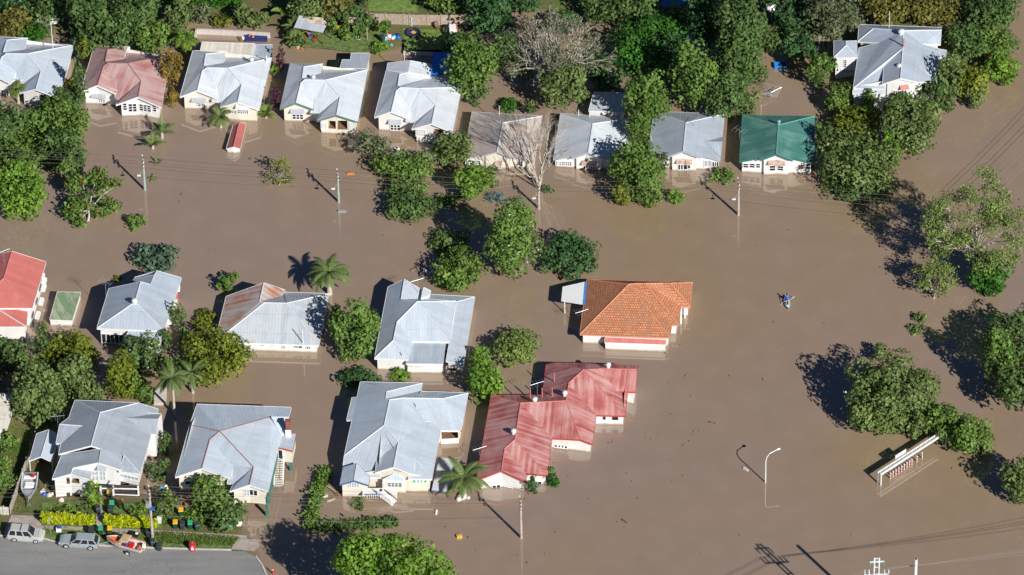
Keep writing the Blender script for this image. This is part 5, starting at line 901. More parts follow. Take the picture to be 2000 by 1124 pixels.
limbtree((1906, 512), [(1812, 418, 24, 7), (1846, 395, 26, 8), (1826, 440, 20, 6), (1882, 376, 20, 9), (1928, 360, 28, 10), (1955, 378, 18, 9), (1920, 400, 30, 9), (1960, 415, 28, 8.5), (1985, 430, 26, 8), (1940, 440, 28, 7.5), (1842, 440, 30, 6.5), (1850, 475, 22, 5), (1890, 482, 24, 5), (1940, 500, 30, 5), (1815, 470, 14, 5), (1840, 488, 20, 4), (1982, 470, 22, 5), (1900, 425, 22, 8), (1975, 505, 18, 4), (1926, 520, 26, 3.5), (1895, 455, 18, 6)], 'gum', 'tall spreading gum tree with white limbs at the right', n=205, leaf=.16, r=.28, seed=8, fill=1.22, hmul=1.35)
limbtree((1824, 582), [(1806, 530, 22, 4), (1828, 520, 24, 4.6), (1850, 535, 20, 4), (1846, 560, 22, 2.6), (1800, 558, 14, 2.4)], 'gum', 'small white trunked gum tree left of the vivid bush', n=200, leaf=.17, r=.14, seed=4)
limbtree((172, 432), [(135, 330, 20, 3.5), (160, 352, 20, 3.2), (190, 340, 22, 3.6), (140, 362, 18, 2.8), (205, 368, 22, 2.6), (160, 395, 22, 2), (230, 360, 10, 3), (215, 400, 18, 1.6), (140, 410, 18, 1.4), (155, 432, 14, .6), (195, 415, 16, 1.2)], 'mid', 'open tree with red flower clusters left of the power pole', name='flowering_tree', n=190, leaf=.24, extra=('flower', 80), r=.17, seed=6)
limbtree((545, 362), [(531, 318, 8, 2), (552, 318, 13, 2.2), (562, 332, 12, 1.8), (524, 340, 9, 1), (546, 352, 10, .5), (566, 352, 9, .5), (520, 356, 7, .4)], 'yellow', 'thin open lime sapling alone in the flooded street', name='sapling', n=170, leaf=.15, r=.06, seed=7)
twigtree(1082, 165, 90, 9.6, 'huge leafless grey tree at the top centre', n=11, spread=.34, depth=5, seed=12, trunkr=.3, lift=.66, foliage=2200, fol='grey', thin=.04)
twigtree(1052, 368, 40, 10.2, 'leafless upright grey tree between two cottages', n=6, spread=.26, depth=5, seed=5, trunkr=.17, lift=.34, thin=.022)
twigtree(1612, 104, 20, 4.2, 'small bare grey tree left of the tower room', n=4, spread=.45, depth=3, seed=9, trunkr=.1, lift=.6, thin=.04)
twigtree(1365, 300, 16, 2.2, 'dead twiggy shrub beside the silver cottage', n=4, spread=.4, depth=3, seed=2, trunkr=.06, lift=.6, thin=.03, cat='shrub', name='dead_shrub')
# palms
palm(642, 533, 3.6, 3.3, 'feathery date palm behind the rusty house right corner', 'palm', 26, 3, r=.3, droop=1.2, upright=.5)
palm(906, 934, 2.6, 3.5, 'coconut palm in front of the red and pale blue houses', 'palm', 15, 5, droop=1.1, r=.2, upright=.55, leaflets=34)
palm(336, 738, 6.2, 2.7, 'tall slender palm between the two front left houses', 'palm', 13, 6, droop=1.2, r=.16, leaflets=30)
palm(374, 728, 3.4, 2.4, 'shorter palm right of the tall slender palm', 'palm', 12, 7, droop=1.1)
palm(430, 228, 1.8, 1.9, 'palm at the front of the striped lean-to house', 'palm', 13, 8, droop=.9, width=.7)
palm(316, 258, 1.0, 2.1, 'largest upright palm of the drowned clump', 'palm', 9, 9, droop=.5, upright=.9, width=.6)
palm(298, 283, .6, 1.9, 'low palm at the front of the drowned clump', 'palm', 9, 10, droop=.7, upright=.6, width=.6)
palm(362, 78, 2.0, 2.0, 'bright palm beside the white court wall', 'banana', 14, 11, droop=1.1, width=.8)
palm(520, 224, .5, 1.5, 'yellow fronded palm right of the lean-to house front', 'banana', 14, 12, droop=.8, upright=.8, width=.9)
palm(34, 175, 2.3, 1.4, 'small tufted palm at the leftmost porch', 'banana', 15, 13, droop=1.0, width=.9)
palm(574, 52, 1.4, 2.1, 'dark fronded palm left of the pavilion', 'palm', 13, 14, droop=1.0)
palm(576, 78, .8, 1.7, 'low palm in front of the pavilion left side', 'banana', 11, 15, droop=.9)
palm(308, 320, .15, 1.0, 'nearly drowned palm tip by the left power pole', 'palm', 7, 16, droop=.5, upright=.9)
palm(298, 348, .1, .8, 'drowned spiky palm tip below the left power pole', 'palm', 9, 17, droop=.6, upright=.5)
banana(562, 36, 2.6, 'broad leafed banana plant beside the pavilion', 3, 6); banana(536, 152, 1.5, 'yellow banana plant between the two lean-to houses', 4, 6)
banana(1608, 268, 1.5, 'banana leaves in shade right of the green roof', 6, 4)
# agave
rng = np.random.default_rng(4); root = thing('agave', 'pale blue agave spikes at the waterline before the cottages', 'plant', G(965, 386, 0)); n = 170; c = np.array([G(950 + 32 * rng.random(), 378 + 16 * rng.random(), .25) for i in range(n)]); d = unit(rng.normal(size=(n, 3)) + [0, 0, 1.0]); u = unit(np.cross(d, rng.normal(size=(n, 3)))) * .08
quads('leaf_blades', c, u, d * .75, rng.uniform(.2, .9, n), 'leaf_agave', root, True)
# hedges
def hedge(pix, h, w, kind, label, name='hedge', n=None, leaf=.16, z=None):
    P = [PG(x, y) for x, y in pix]; root = thing(name, label, 'hedge', P[0]); rng = np.random.default_rng(int(pix[0][0])); Pl = []
    for a, b in zip(P[:-1], P[1:]):
        ln = np.linalg.norm(b - a); k = int((n or 420) * ln); f = rng.random(k); d = (b - a) / ln; s = np.array([-d[1], d[0], 0]); o = rng.uniform(-1, 1, (k, 2))
        # surface of a rounded box
        side = rng.integers(0, 3, k); x_ = np.where(side == 0, np.sign(o[:, 0]), o[:, 0]); z_ = np.where(side == 1, 1.0, rng.random(k)); bump = 1 + .12 * np.sin(f * ln * 2.6 + x_ * 2) + .08 * np.sin(f * ln * 7.1)
        Pl.append(a + (b - a) * f[:, None] + s * (x_ * w / 2 * bump)[:, None] + np.array([0, 0, 1.]) * (z_ * h * bump)[:, None] + rng.normal(0, .05 if kind == 'hedge' else .17, (k, 3)) * (1 + (.9 * np.sin(f * ln * 1.7) ** 2)[:, None]))
    Pl = np.concatenate(Pl); k = len(Pl); nr = unit(rng.normal(size=(k, 3)) + [0, -.3, .5]); a = unit(np.cross(nr, rng.normal(size=(k, 3)))); b = np.cross(nr, a); s = leaf * rng.uniform(.6, 1.3, k)[:, None]
    quads('foliage', Pl, a * s, b * s, np.clip(rng.normal(.55, .22, k), 0, 1), 'leaf_' + kind, root); return root
hedge([(80, 1017), (183, 1022)], 1.0, .8, 'hedge', 'clipped bright yellow hedge left of the garden path', 'hedge')
hedge([(204, 1023), (306, 1029)], 1.0, .8, 'hedge', 'clipped bright yellow hedge right of the garden path', 'hedge')
hedge([(636, 922), (614, 985), (606, 1032)], .7, .9, 'mid', 'leafy green boundary hedge left of pale blue house', 'hedge', 260, .2)
hedge([(608, 1032), (680, 1030), (775, 1022)], .35, .9, 'dark', 'almost drowned low hedge before the pale blue house', 'hedge', 220, .2)
hedge([(330, 12), (470, 4)], 1.3, 1.6, 'bright', 'flat topped vivid hedge at the top edge', 'hedge', 300, .18)
# grass as ground cover
def grass(pix, dens, label, leaf=.10, h=.22):
    P = [G(x, y, .4)[:2] for x, y in pix]; A = np.array(P); lo, hi = A.min(0), A.max(0); rng = np.random.default_rng(len(pix) + abs(int(pix[0][0]))); k = int((hi - lo).prod() * dens); x = rng.uniform(lo[0], hi[0], k); y = rng.uniform(lo[1], hi[1], k); ins = seg_d(x, y, [p.tolist() for p in P]) > 0; x, y = x[ins], y[ins]; z = land(x, y); ok = z > .06; x, y, z = x[ok], y[ok], z[ok]; k = len(x)
    c = np.stack([x, y, z], 1); d = unit(rng.normal(size=(k, 3)) * .45 + [0, 0, 1]); u = unit(np.cross(d, rng.normal(size=(k, 3)))) * leaf * .5; patch = .5 + .25 * np.sin(x * .9) * np.cos(y * 1.3)
    o = quads('grass', c, u, d * h * rng.uniform(.5, 1.3, k)[:, None], np.clip(patch + rng.normal(0, .15, k), 0, 1), 'leaf_grass', None, True); tag(o, label, 'grass', kind='stuff'); return o
grass([(300, 1040), (330, 1040), (470, 1050), (455, 1067), (310, 1062)], 130, 'rough grass verge between footpath and road', .12, .34)
grass([(80, 1028), (300, 1036), (300, 1060), (130, 1050), (78, 1042)], 60, 'short verge grass beside the parked cars', .10, .16)
grass([(560, 68), (700, 60), (760, 60), (770, 112), (700, 116), (640, 104), (590, 100)], 26, 'thin muddy back lawn', .10, .12)
grass([(785, 55), (900, 60), (900, 108), (785, 108)], 40, 'green back lawn inside the paling fence', .10, .14)
grass([(715, -40), (880, -40), (880, 20), (715, 20)], 40, 'bright upper lawn behind the paling fence', .10, .14)
grass([(-20, 830), (60, 830), (40, 1000), (-20, 1010)], 40, 'grass strip left of the driveway fence', .11, .2)
grass([(95, 985), (310, 990), (310, 1012), (85, 1005)], 45, 'front garden grass behind the yellow hedge', .11, .2)
grass([(45, 955), (60, 950), (60, 1000), (25, 1010)], 50, 'driveway side grass beside the fence', .1, .16)
grass([(310, 1000), (480, 1010), (470, 1035), (310, 1028)], 60, 'weeds around the row of bins', .13, .3)
grass([(0, 60), (150, 66), (150, 82), (0, 78)], 30, 'back garden grass behind the leftmost house', .1, .16)
# ---------------------------------------------------------------- road, paths, kerb
LZ = .40
sheet('road', [(-80, 1047), (40, 1049), (82, 1052), (120, 1064), (300, 1072), (478, 1077), (500, 1088), (512, 1104), (527, 1140), (560, 1330), (-80, 1330)], LZ + .035, 'asphalt')
sheet('verge', [(82, 1028), (205, 1034), (310, 1039), (455, 1049), (450, 1072), (300, 1068), (125, 1060), (86, 1049)], LZ + .025, 'verge_turf')
sheet('front_garden', [(82, 982), (310, 985), (318, 1034), (205, 1030), (82, 1024)], LZ + .022, 'verge_turf')
sheet('upper_lawn', [(712, -60), (822, -60), (815, 25), (720, 22)], .64, 'turf')
sheet('back_lawn', [(786, 56), (905, 60), (900, 96), (790, 99)], .635, 'turf')
sheet('back_lawn', [(600, 66), (700, 60), (758, 62), (764, 98), (700, 103), (640, 96), (590, 92)], .632, 'verge_turf')
sheet('footpath', [(76, 1026), (205, 1031), (310, 1036), (400, 1041), (482, 1046), (482, 1053), (400, 1048), (310, 1043), (205, 1038), (76, 1032)], LZ + .04, 'concrete')
sheet('driveway', [(22, 1006), (72, 1008), (82, 1022), (80, 1051), (5, 1047)], LZ + .045, 'concrete')
sheet('driveway', [(458, 1053), (500, 1053), (508, 1066), (497, 1077), (452, 1073)], LZ + .045, 'concrete')
sheet('path', [(187, 985), (200, 985), (203, 1030), (188, 1029)], LZ + .046, 'concrete')
for pl in ([(-80, 1046), (40, 1048), (80, 1051)], [(80, 1051), (120, 1063), (300, 1071), (400, 1074), (452, 1075)], [(500, 1088), (512, 1104), (527, 1140)]):
    q = MB()
    for a, c in zip(pl[:-1], pl[1:]):
        A, B = G(*a, LZ), G(*c, LZ); d = unit(B - A); s = np.array([-d[1], d[0], 0]) * .09; q.hexa([A - s - [0, 0, .1], B - s - [0, 0, .1], B + s - [0, 0, .1], A + s - [0, 0, .1]], [A - s + [0, 0, .13], B - s + [0, 0, .13], B + s + [0, 0, .13], A + s + [0, 0, .13]], 'concrete_pale')
    tag(q.build('kerb'), kind='structure')
# ---------------------------------------------------------------- cars
def local(root_p, ang):
    ca, sa = math.cos(ang), math.sin(ang)
    return lambda x, y, z: (root_p[0] + x * ca - y * sa, root_p[1] + x * sa + y * ca, root_p[2] + z)
def car(name, label, cat, wr, wf, L_, H, paint, belt, hood, cab, bumper, rack=False, wbx=None):
    """wr, wf: picture points of the near rear and front wheels' contact; x runs to the front"""
    z0 = LZ + .04; A, B = G(*wr, z0), G(*wf, z0); d = B - A; ang = math.atan2(d[1], d[0]); wb = np.linalg.norm(d[:2]); mid = (A + B) / 2
    near = 1 if math.sin(ang + math.pi / 2) < 0 else -1       # local +y or -y faces the camera
    hw = .88; n_ = np.array([-math.sin(ang), math.cos(ang), 0]) * near; P0 = mid - n_ * (hw - .1); T = local((P0[0], P0[1], z0), ang)
    root = thing(name, label, cat, (P0[0], P0[1], z0)); xr, xf = -L_ / 2, L_ / 2
    st = [(xr, .45, belt - .12, hw * .80), (xr + .10, .30, belt, hw * .93), (xr + .8, .26, belt + .02, hw), (0, .25, belt, hw), (cab[0] - .05, .26, belt - .02, hw), (xf - .55, .30, hood, hw * .95), (xf - .12, .34, hood - .12, hw * .84), (xf, .42, hood - .28, hw * .70)]
    q = MB(); V = []; F = []
    for x, zb, zt, w in st: V += [T(x, -w * .96, zb), T(x, -w, (zb * .5 + zt * .5)), T(x, -w * .93, zt), T(x, w * .93, zt), T(x, w, (zb * .5 + zt * .5)), T(x, w * .96, zb)]
    for i in range(len(st) - 1):
        for k in range(6): a, b = i * 6 + k, i * 6 + (k + 1) % 6; F.append((a, b, b + 6, a + 6))
    F += [tuple(range(5, -1, -1)), tuple(range((len(st) - 1) * 6, len(st) * 6))]; q.mesh(V, F, paint)
    xw, xrf, xrr, xb = cab; hb, hr = hw * .90, hw * .72     # windscreen foot, roof front, roof rear, rear foot
    base = [T(xw, -hb, belt - .02), T(xw, hb, belt - .02), T(xb, hb, belt - .02), T(xb, -hb, belt - .02)]; tp = [T(xrf, -hr, H - .04), T(xrf, hr, H - .04), T(xrr, hr, H - .04), T(xrr, -hr, H - .04)]
    q.mesh(base + tp, [(0, 1, 5, 4), (2, 3, 7, 6), (1, 2, 6, 5), (3, 0, 4, 7), (4, 5, 6, 7)], paint)
    m0 = [T(xrf - .15, -hr * .9, H), T(xrf - .15, hr * .9, H), T(xrr + .12, hr * .9, H), T(xrr + .12, -hr * .9, H)]; q.mesh(tp + m0, [(0, 1, 5, 4), (1, 2, 6, 5), (2, 3, 7, 6), (3, 0, 4, 7), (4, 5, 6, 7)], paint)
    if bumper:
        for x in (xr + .02, xf - .16): q.box(T(x, 0, .48), (.26, hw * 1.7, .28), bumper, ang)
        for y in (-hw, hw): q.box(T(0, y * 1.0, .32), (wb - .75, .06, .16), bumper, ang)
    for y in (-hw * .985, hw * .985):
        for x in (-wb / 2, wb / 2):   # dark wheel arches
            a = [T(x + .40 * math.cos(t), y * 1.003, .36 + .40 * math.sin(t)) for t in np.linspace(-.3, math.pi + .3, 12)]; q.poly(a, bumper or 'dark'); 
    for x in (-.15, .95): 
        for y in (-1, 1): q.box(T(x, y * hw * 1.0, belt - .15), (.16, .03, .03), 'black', ang)
    q.build('body', root)
    def lerp(a, b, t): return np.array(a) * (1 - t) + np.array(b) * t
    def pane(nm, a, b, c, d_, off):
        g = MB(); c4 = [np.array(k) for k in (a, b, c, d_)]; n = np.cross(c4[1] - c4[0], c4[3] - c4[0]); n = n / np.linalg.norm(n); cc = sum(c4) / 4
        if n @ (cc - np.array(T(0, 0, .9))) < 0: n = -n
        c4 = [cc + (k - cc) * .9 + n * off for k in c4]; g.poly(c4, 'glass'); return g.build(nm, root)
    pane('windscreen', base[0], base[1], tp[1], tp[0], .012); pane('rear_window', base[3], base[2], tp[2], tp[3], .012)
    for sgn in (0, 1):
        b0, b1, t0, t1 = (base[0], base[3], tp[0], tp[3]) if sgn == 0 else (base[1], base[2], tp[1], tp[2])
        for u0, u1 in ((.03, .36), (.38, .66), (.69, .97)): pane('side_window', lerp(b0, b1, u0), lerp(b0, b1, u1), lerp(t0, t1, u1), lerp(t0, t1, u0), .012)
    for x in (-wb / 2, wb / 2):
        for y in (-1, 1):
            w = MB(); w.tube([T(x, y * (hw - .2), .34), T(x, y * (hw + .02), .34)], .34, 'tyre', 16); wo = w.build('wheel', root); rm = MB(); rm.tube([T(x, y * (hw + .0), .34), T(x, y * (hw + .035), .34)], [.24, .22], 'silver_paint', 12); rm.tube([T(x, y * (hw + .03), .34), T(x, y * (hw + .04), .34)], .07, 'dark', 8); rm.build('rim', wo)
    for y in (-.58, .58): l = MB(); l.box(T(xf - .10, y, hood - .26), (.10, .34, .16), 'steel_white', ang); l.build('headlight', root); l = MB(); l.box(T(xr + .03, y * 1.22, belt - .25), (.08, .14, .34), 'red', ang); l.build('taillight', root)
    if rack:
        for x in (.45, -.55): l = MB(); l.box(T(x, 0, H + .04), (.08, 1.3, .05), 'dark', ang); l.build('roof_bar', root)
    l = MB(); l.box(T(cab[0] - .25, near * (hw + .1), belt + .08), (.12, .18, .14), paint, ang); l.build('wing_mirror', root)
    return root, T, ang
car('parked_car', 'silver four wheel drive wagon with dark bumpers parked at the kerb', 'car', (28.5, 1058), (70.4, 1061.3), 4.45, 1.72, 'silver_paint', 1.02, 1.0, (1.05, .45, -1.85, -2.12), 'trim_grey', True)
root, TC, ANG = car('parked_car', 'blue grey station wagon hitched to the orange boat trailer', 'car', (177, 1074.5), (129.6, 1071), 4.9, 1.48, 'slate_paint', .92, .88, (1.05, .30, -1.9, -2.32), None)
# ---------------------------------------------------------------- boats on trailers
def hull(q, T, L_, W_, D, outer, inner, rim, z0, bow=1):
    xs_ = np.linspace(-L_ / 2, L_ / 2, 11); R = []
    for x in xs_:
        t = (x + L_ / 2) / L_; w = W_ / 2 * (1 if t < .55 else max(.03, math.cos((t - .55) / .45 * math.pi / 2) ** .8)); sh = .22 * max(0, t - .4) ** 1.5; R.append((x * bow, w, D + sh, .0 + .30 * max(0, t - .6) ** 1.6))
    V = []; n = 7
    for x, w, zt, zb in R: V += [T(x, -w, z0 + zt), T(x, -w * .82, z0 + zb + (zt - zb) * .35), T(x, 0, z0 + zb), T(x, w * .82, z0 + zb + (zt - zb) * .35), T(x, w, z0 + zt), T(x, w * .86, z0 + zt), T(x, -w * .86, z0 + zt)]
    F = []
    for i in range(10):
        for k in range(4): a = i * n + k; F.append((a, a + 1, a + n + 1, a + n))
    q.mesh(V, F, outer); q.mesh([V[k] for k in (0, 1, 2, 3, 4)], [(0, 1, 2, 3, 4)], outer)
    for i in range(10):
        for a, b in ((0, 6), (5, 4)): q.poly([V[i * n + a], V[i * n + b], V[(i + 1) * n + b], V[(i + 1) * n + a]], rim)
    I = []
    for x, w, zt, zb in R: I += [T(x, -w * .86, z0 + zt), T(x, -w * .70, z0 + zb + .16), T(x, w * .70, z0 + zb + .16), T(x, w * .86, z0 + zt)]
    for i in range(10):
        for k in range(3): a = i * 4 + k; q.poly([I[a], I[a + 4], I[a + 5], I[a + 1]], inner)
    q.poly([I[0], I[1], I[2], I[3]], inner)
A, B = G(279, 1074, LZ + .6), G(209, 1055, LZ + .6); d = B - A; ang = math.atan2(d[1], d[0]); m_ = (A + B) / 2; T = local((m_[0], m_[1], LZ), ang); L_ = np.linalg.norm(d[:2])
root = thing('trailer_boat', 'orange and white runabout on a trailer behind the wagon', 'boat', (m_[0], m_[1], LZ)); q = MB(); hull(q, T, L_, 1.75, .72, 'white', 'off_white', 'orange', .45); q.build('hull', root)
q = MB(); q.poly([T(L_ * .12, -.65, 1.12), T(L_ * .12, .65, 1.12), T(L_ * .46, .05, 1.28), T(L_ * .46, -.05, 1.28)], 'orange'); q.box(T(-L_ * .44, 0, 1.05), (.35, 1.3, .08), 'orange', ang); q.build('deck', root)
q = MB(); q.hexa([T(-.7, -.72, 1.75), T(.45, -.72, 1.75), T(.45, .72, 1.75), T(-.7, .72, 1.75)], [T(-.6, -.6, 1.86), T(.35, -.6, 1.86), T(.35, .6, 1.86), T(-.6, .6, 1.86)], 'tan'); q.build('canopy', root)
q = MB()
for x, y in ((-.6, -.66), (.4, -.66), (-.6, .66), (.4, .66)): q.tube([T(x, y, 1.1), T(x, y, 1.76)], .025, 'steel', 5)
q.build('canopy_frame', root)
q = MB(); q.box(T(-.95, .15, .95), (.5, .9, .4), 'red', ang); q.build('seat', root); q = MB(); q.box(T(-.35, .35, .95), (.45, .5, .3), 'purple', ang); q.build('seat', root)
q = MB(); q.box(T(-L_ / 2 - .18, 0, 1.35), (.36, .36, .55), 'white', ang, .8); q.box(T(-L_ / 2 - .2, 0, .85), (.18, .18, .6), 'trim_grey', ang); q.build('outboard_motor', root)
for y in (-.95, .95):
    w = MB(); w.tube([T(-.75, y - .1, .30), T(-.75, y + .1, .30)], .30, 'tyre', 14); wo = w.build('wheel', root); w = MB(); s_ = 1 if y > 0 else -1; w.tube([T(-.75, y + s_ * .1, .30), T(-.75, y + s_ * .125, .30)], .19, 'steel_white', 10); w.build('rim', wo)
q = MB(); hitch = np.array(TC(-2.5, 0, .42)); 
for y in (-.55, .55): q.tube([T(-L_ / 2, y, .42), T(L_ * .3, y, .42), hitch], .04, 'steel', 5)
q.tube([T(-.75, -.95, .32), T(-.75, .95, .32)], .04, 'steel', 5); q.build('trailer_frame', root)
A, B = G(60, 930, LZ + .5), G(55, 979, LZ + .5); d = B - A; ang = math.atan2(d[1], d[0]); m_ = (A + B) / 2; T = local((m_[0], m_[1], LZ), ang); L_ = np.linalg.norm(d[:2])
root = thing('trailer_boat', 'open aluminium dinghy on a trailer in the fenced driveway', 'boat', (m_[0], m_[1], LZ)); q = MB(); hull(q, T, L_, 2.0, .75, 'steel', 'trim_grey', 'steel_white', .4); q.build('hull', root)
q = MB(); q.box(T(-.2, 0, .95), (.9, 1.2, .3), 'white', ang, .8); q.build('centre_seat', root); q = MB(); q.box(T(-1.5, 0, .95), (.4, 1.5, .2), 'white', ang); q.build('rear_seat', root); q = MB(); q.box(T(-1.55, .35, 1.15), (.35, .4, .25), 'red', ang); q.build('fuel_can', root)
q = MB(); q.poly([T(L_ * .2, -.72, 1.17), T(L_ * .2, .72, 1.17), T(L_ * .47, .06, 1.3), T(L_ * .47, -.06, 1.3)], 'trim_grey'); q.build('foredeck', root)
q = MB(); q.tube([T(L_ / 2 - .2, 0, .4), T(L_ / 2 + .9, 0, .35)], .06, 'steel', 6); q.tube([T(L_ / 2 + .6, .25, .1), T(L_ / 2 + .6, .25, .8)], .04, 'steel', 6); q.tube([T(-.8, -1, .3), T(-.8, 1, .3)], .05, 'steel', 6); q.build('trailer_frame', root)
for y in (-1.0, 1.0): w = MB(); w.tube([T(-.8, y - .09, .29), T(-.8, y + .09, .29)], .29, 'tyre', 14); w.build('wheel', root)
# ---------------------------------------------------------------- wheelie bins
BINS = {}
def bin_(x, y, lid, body, label, rz=0):
    p = G(x, y, LZ + 1.0); zg = max(0., float(land(p[0], p[1]))); p = G(x, y, zg + 1.02); loc = np.array([p[0], p[1], zg]); k = (lid, body)
    if k not in BINS:
        r = thing('wheelie_bin', label, 'bin', loc, 'wheelie bins'); q = MB(); L3 = local(loc, 0); b = .22; t = .29
        q.hexa([L3(-b, -b - .04, .06), L3(b, -b - .04, .06), L3(b, b, .06), L3(-b, b, .06)], [L3(-t, -t - .06, .95), L3(t, -t - .06, .95), L3(t, t, .95), L3(-t, t, .95)], body); q.box(L3(0, -t - .05, .9), (.6, .05, .07), body); q.build('body', r)
        q = MB(); q.hexa([L3(-.31, -.38, .94), L3(.31, -.38, .94), L3(.31, .33, .98), L3(-.31, .33, .98)], [L3(-.27, -.33, 1.01), L3(.27, -.33, 1.01), L3(.27, .30, 1.08), L3(-.27, .30, 1.08)], lid); q.tube([L3(-.26, .36, 1.0), L3(.26, .36, 1.0)], .025, body, 5); q.build('lid', r)
        for sx in (-.24, .24): q = MB(); q.tube([L3(sx - .03, .24, .1), L3(sx + .03, .24, .1)], .1, 'tyre', 10); q.build('wheel', r)
        BINS[k] = r; r.rotation_euler = (0, 0, rz); return r
    return copy_tree(BINS[k], loc, rz, label)
for a in [(213, 959, 'yellow', 'bin_green', 'yellow lidded bin under the arched porch house'), (236, 980, 'yellow', 'bin_green', 'yellow lidded bin in the garden beside a green lidded one', .2), (218, 981, 'lid_green', 'bin_green', 'green lidded bin in the garden beside the yellow lidded one'),
          (215, 992, 'bin_dark', 'bin_dark', 'dark grey bin behind the right yellow hedge'), (191, 990, 'bin_dark', 'bin_dark', 'slate bin beside the garden path', .3), (196, 1031, 'lid_green', 'bin_green', 'green lidded bin on the footpath behind the wagon'), (214, 1031, 'yellow', 'bin_green', 'tan yellow lidded bin on the footpath behind the boat'),
          (178, 1032, 'bin_dark', 'bin_green', 'dark bin on the footpath left of green lidded bin', -.2), (353, 995, 'yellow', 'bin_green', 'yellow lidded bin alone behind the row of four'), (342, 1019, 'yellow', 'bin_green', 'yellow lidded bin leftmost in the row of four'),
          (356, 1021, 'bin_dark', 'bin_dark', 'dark grey bin second in the row of four'), (371, 1020, 'lid_green', 'bin_green', 'green lidded bin third in the row of four'), (384, 1023, 'bin_dark', 'bin_green', 'dark green bin last in the row of four', .4),
          (290, 1036, 'bin_dark', 'bin_dark', 'dark bin on the verge left of the power pole'), (298, 1055, 'bin_dark', 'bin_dark', 'dark bin at the kerb below the power pole', .2), (311, 1063, 'bin_dark', 'bin_green', 'dark green bin standing on the road edge', -.3),
          (659, 54, 'yellow', 'bin_dark', 'yellow lidded bin left of pair in back garden'), (669, 53, 'yellow', 'bin_green', 'yellow lidded bin right of pair in back garden', .5), (746, 70, 'bin_dark', 'bin_green', 'dark green bin on the muddy back lawn', .7), (759, 45, 'bin_dark', 'bin_dark', 'dark grey bin against the paling fence')]: bin_(*a)
# ---------------------------------------------------------------- small street things
p = PG(376, 1075); root = thing('post_box', 'red round street box with white labels on the kerb', 'post box', p); q = MB(); q.tube([p, p + [0, 0, .1], p + [0, 0, .95], p + [0, 0, 1.12], p + [0, 0, 1.2]], [.34, .36, .40, .40, .18], 'red', 16); q.build('body', root)
q = MB(); q.box(p + [.02, -.385, .55], (.34, .06, .30), 'white'); q.build('label', root); q = MB(); q.box(p + [.02, -.385, .9], (.2, .06, .12), 'white'); q.build('label', root); q = MB(); q.tube([p + [.05, .05, 1.15], p + [.05, .05, 1.22]], .14, 'pink', 10); q.build('cap', root)
p = PG(533, 1122); root = thing('marker_post', 'red and white marker post at the flooded road end', 'post', p); q = MB(); q.tube([p - [0, 0, .5], p + [0, 0, .95]], .09, 'red', 8); q.build('post', root); q = MB(); q.tube([p + [0, 0, .75], p + [0, 0, .88]], .10, 'white', 8); q.build('band', root)
p = PG(99, 1042); root = thing('sign_post', 'thin green sign post on the verge between the cars', 'sign', p); q = MB(); q.tube([p, p + [0, 0, 2.5]], .04, 'steel', 6); q.build('post', root); q = MB(); q.box(p + [0, 0, 2.35], (.35, .03, .4), 'steel'); q.build('plate', root)
p = PG(115, 1038); root = thing('cool_box', 'white and blue cool box on the verge', 'cool box', p); q = MB(); q.box(p + [0, 0, .25], (.62, .42, .5), 'white'); q.build('body', root); q = MB(); q.box(p + [.1, .1, .56], (.5, .35, .12), 'blue'); q.build('lid', root)
p = PG(312, 1023); root = thing('letter_box', 'white letter box at the right end of yellow hedge', 'letter box', p); q = MB(); q.box(p + [0, 0, .45], (.45, .35, .9), 'off_white'); q.build('body', root); q = MB(); q.box(p + [0, 0, .95], (.55, .45, .1), 'white'); q.build('top', root)
p = PG(231, 1048); root = thing('cardboard_box', 'pale flat box on the verge behind the orange boat', 'box', p); q = MB(); q.box(p + [0, 0, .15], (.9, .45, .3), 'white', .1); q.build('box', root); q = MB(); q.box(p + [0, 0, .32], (.95, .5, .04), 'off_white', .1); q.build('lid', root)
p = PG(262, 1046); root = thing('appliance', 'black appliance with a white disc lying on the verge', 'appliance', p); q = MB(); q.box(p + [0, 0, .2], (1.1, .6, .4), 'black', -.35); q.build('body', root); q = MB(); q.tube([p + [.35, -.1, .40], p + [.35, -.1, .43]], .2, 'white', 12); q.build('disc', root)
rng = np.random.default_rng(2)
def lumps(name, label, cat, x, y, n, spread, size, mats, seed=0):
    r_ = np.random.default_rng(seed); p = PG(x, y); root = thing(name, label, cat, p)
    for i in range(n):
        o = p + [r_.normal() * spread, r_.normal() * spread * .8, 0]; s = size * r_.uniform(.6, 1.3); q = MB(); m = mats[i % len(mats)]; V = []; 
        for j in range(4):
            for k in range(8): t = 2 * math.pi * k / 8; rr = s * (1, 1.05, .75, .25)[j] * r_.uniform(.8, 1.15); V.append(o + [rr * math.cos(t), rr * math.sin(t), s * (0, .35, .8, 1.1)[j] * r_.uniform(.85, 1.1)])
        F = [(j * 8 + k, j * 8 + (k + 1) % 8, (j + 1) * 8 + (k + 1) % 8, (j + 1) * 8 + k) for j in range(3) for k in range(8)] + [tuple(range(24, 32))]; q.mesh(V, F, m); q.build('bag' if 'bag' in name else 'bundle', root, True)
    return root
lumps('rubbish_bags', 'pile of white rubbish bags at the flood edge', 'bags', 463, 1025, 4, .35, .42, ['white'], 1)
lumps('water_cans', 'pair of bright cyan plastic cans in the weeds', 'cans', 447, 1026, 2, .35, .28, ['cyan', 'cyan'], 2)
lumps('rubbish_pile', 'heap of salvaged household goods beside the dinghy', 'heap', 96, 962, 16, .75, .32, ['hoard', 'tan', 'blue', 'off_white', 'hoard', 'wood_pale', 'white'], 3)
lumps('toy_pile', 'line of blue white and red toys on the back lawn', 'toys', 766, 72, 14, .55, .28, ['white', 'blue', 'pink', 'navy', 'cyan', 'off_white', 'red'], 4)
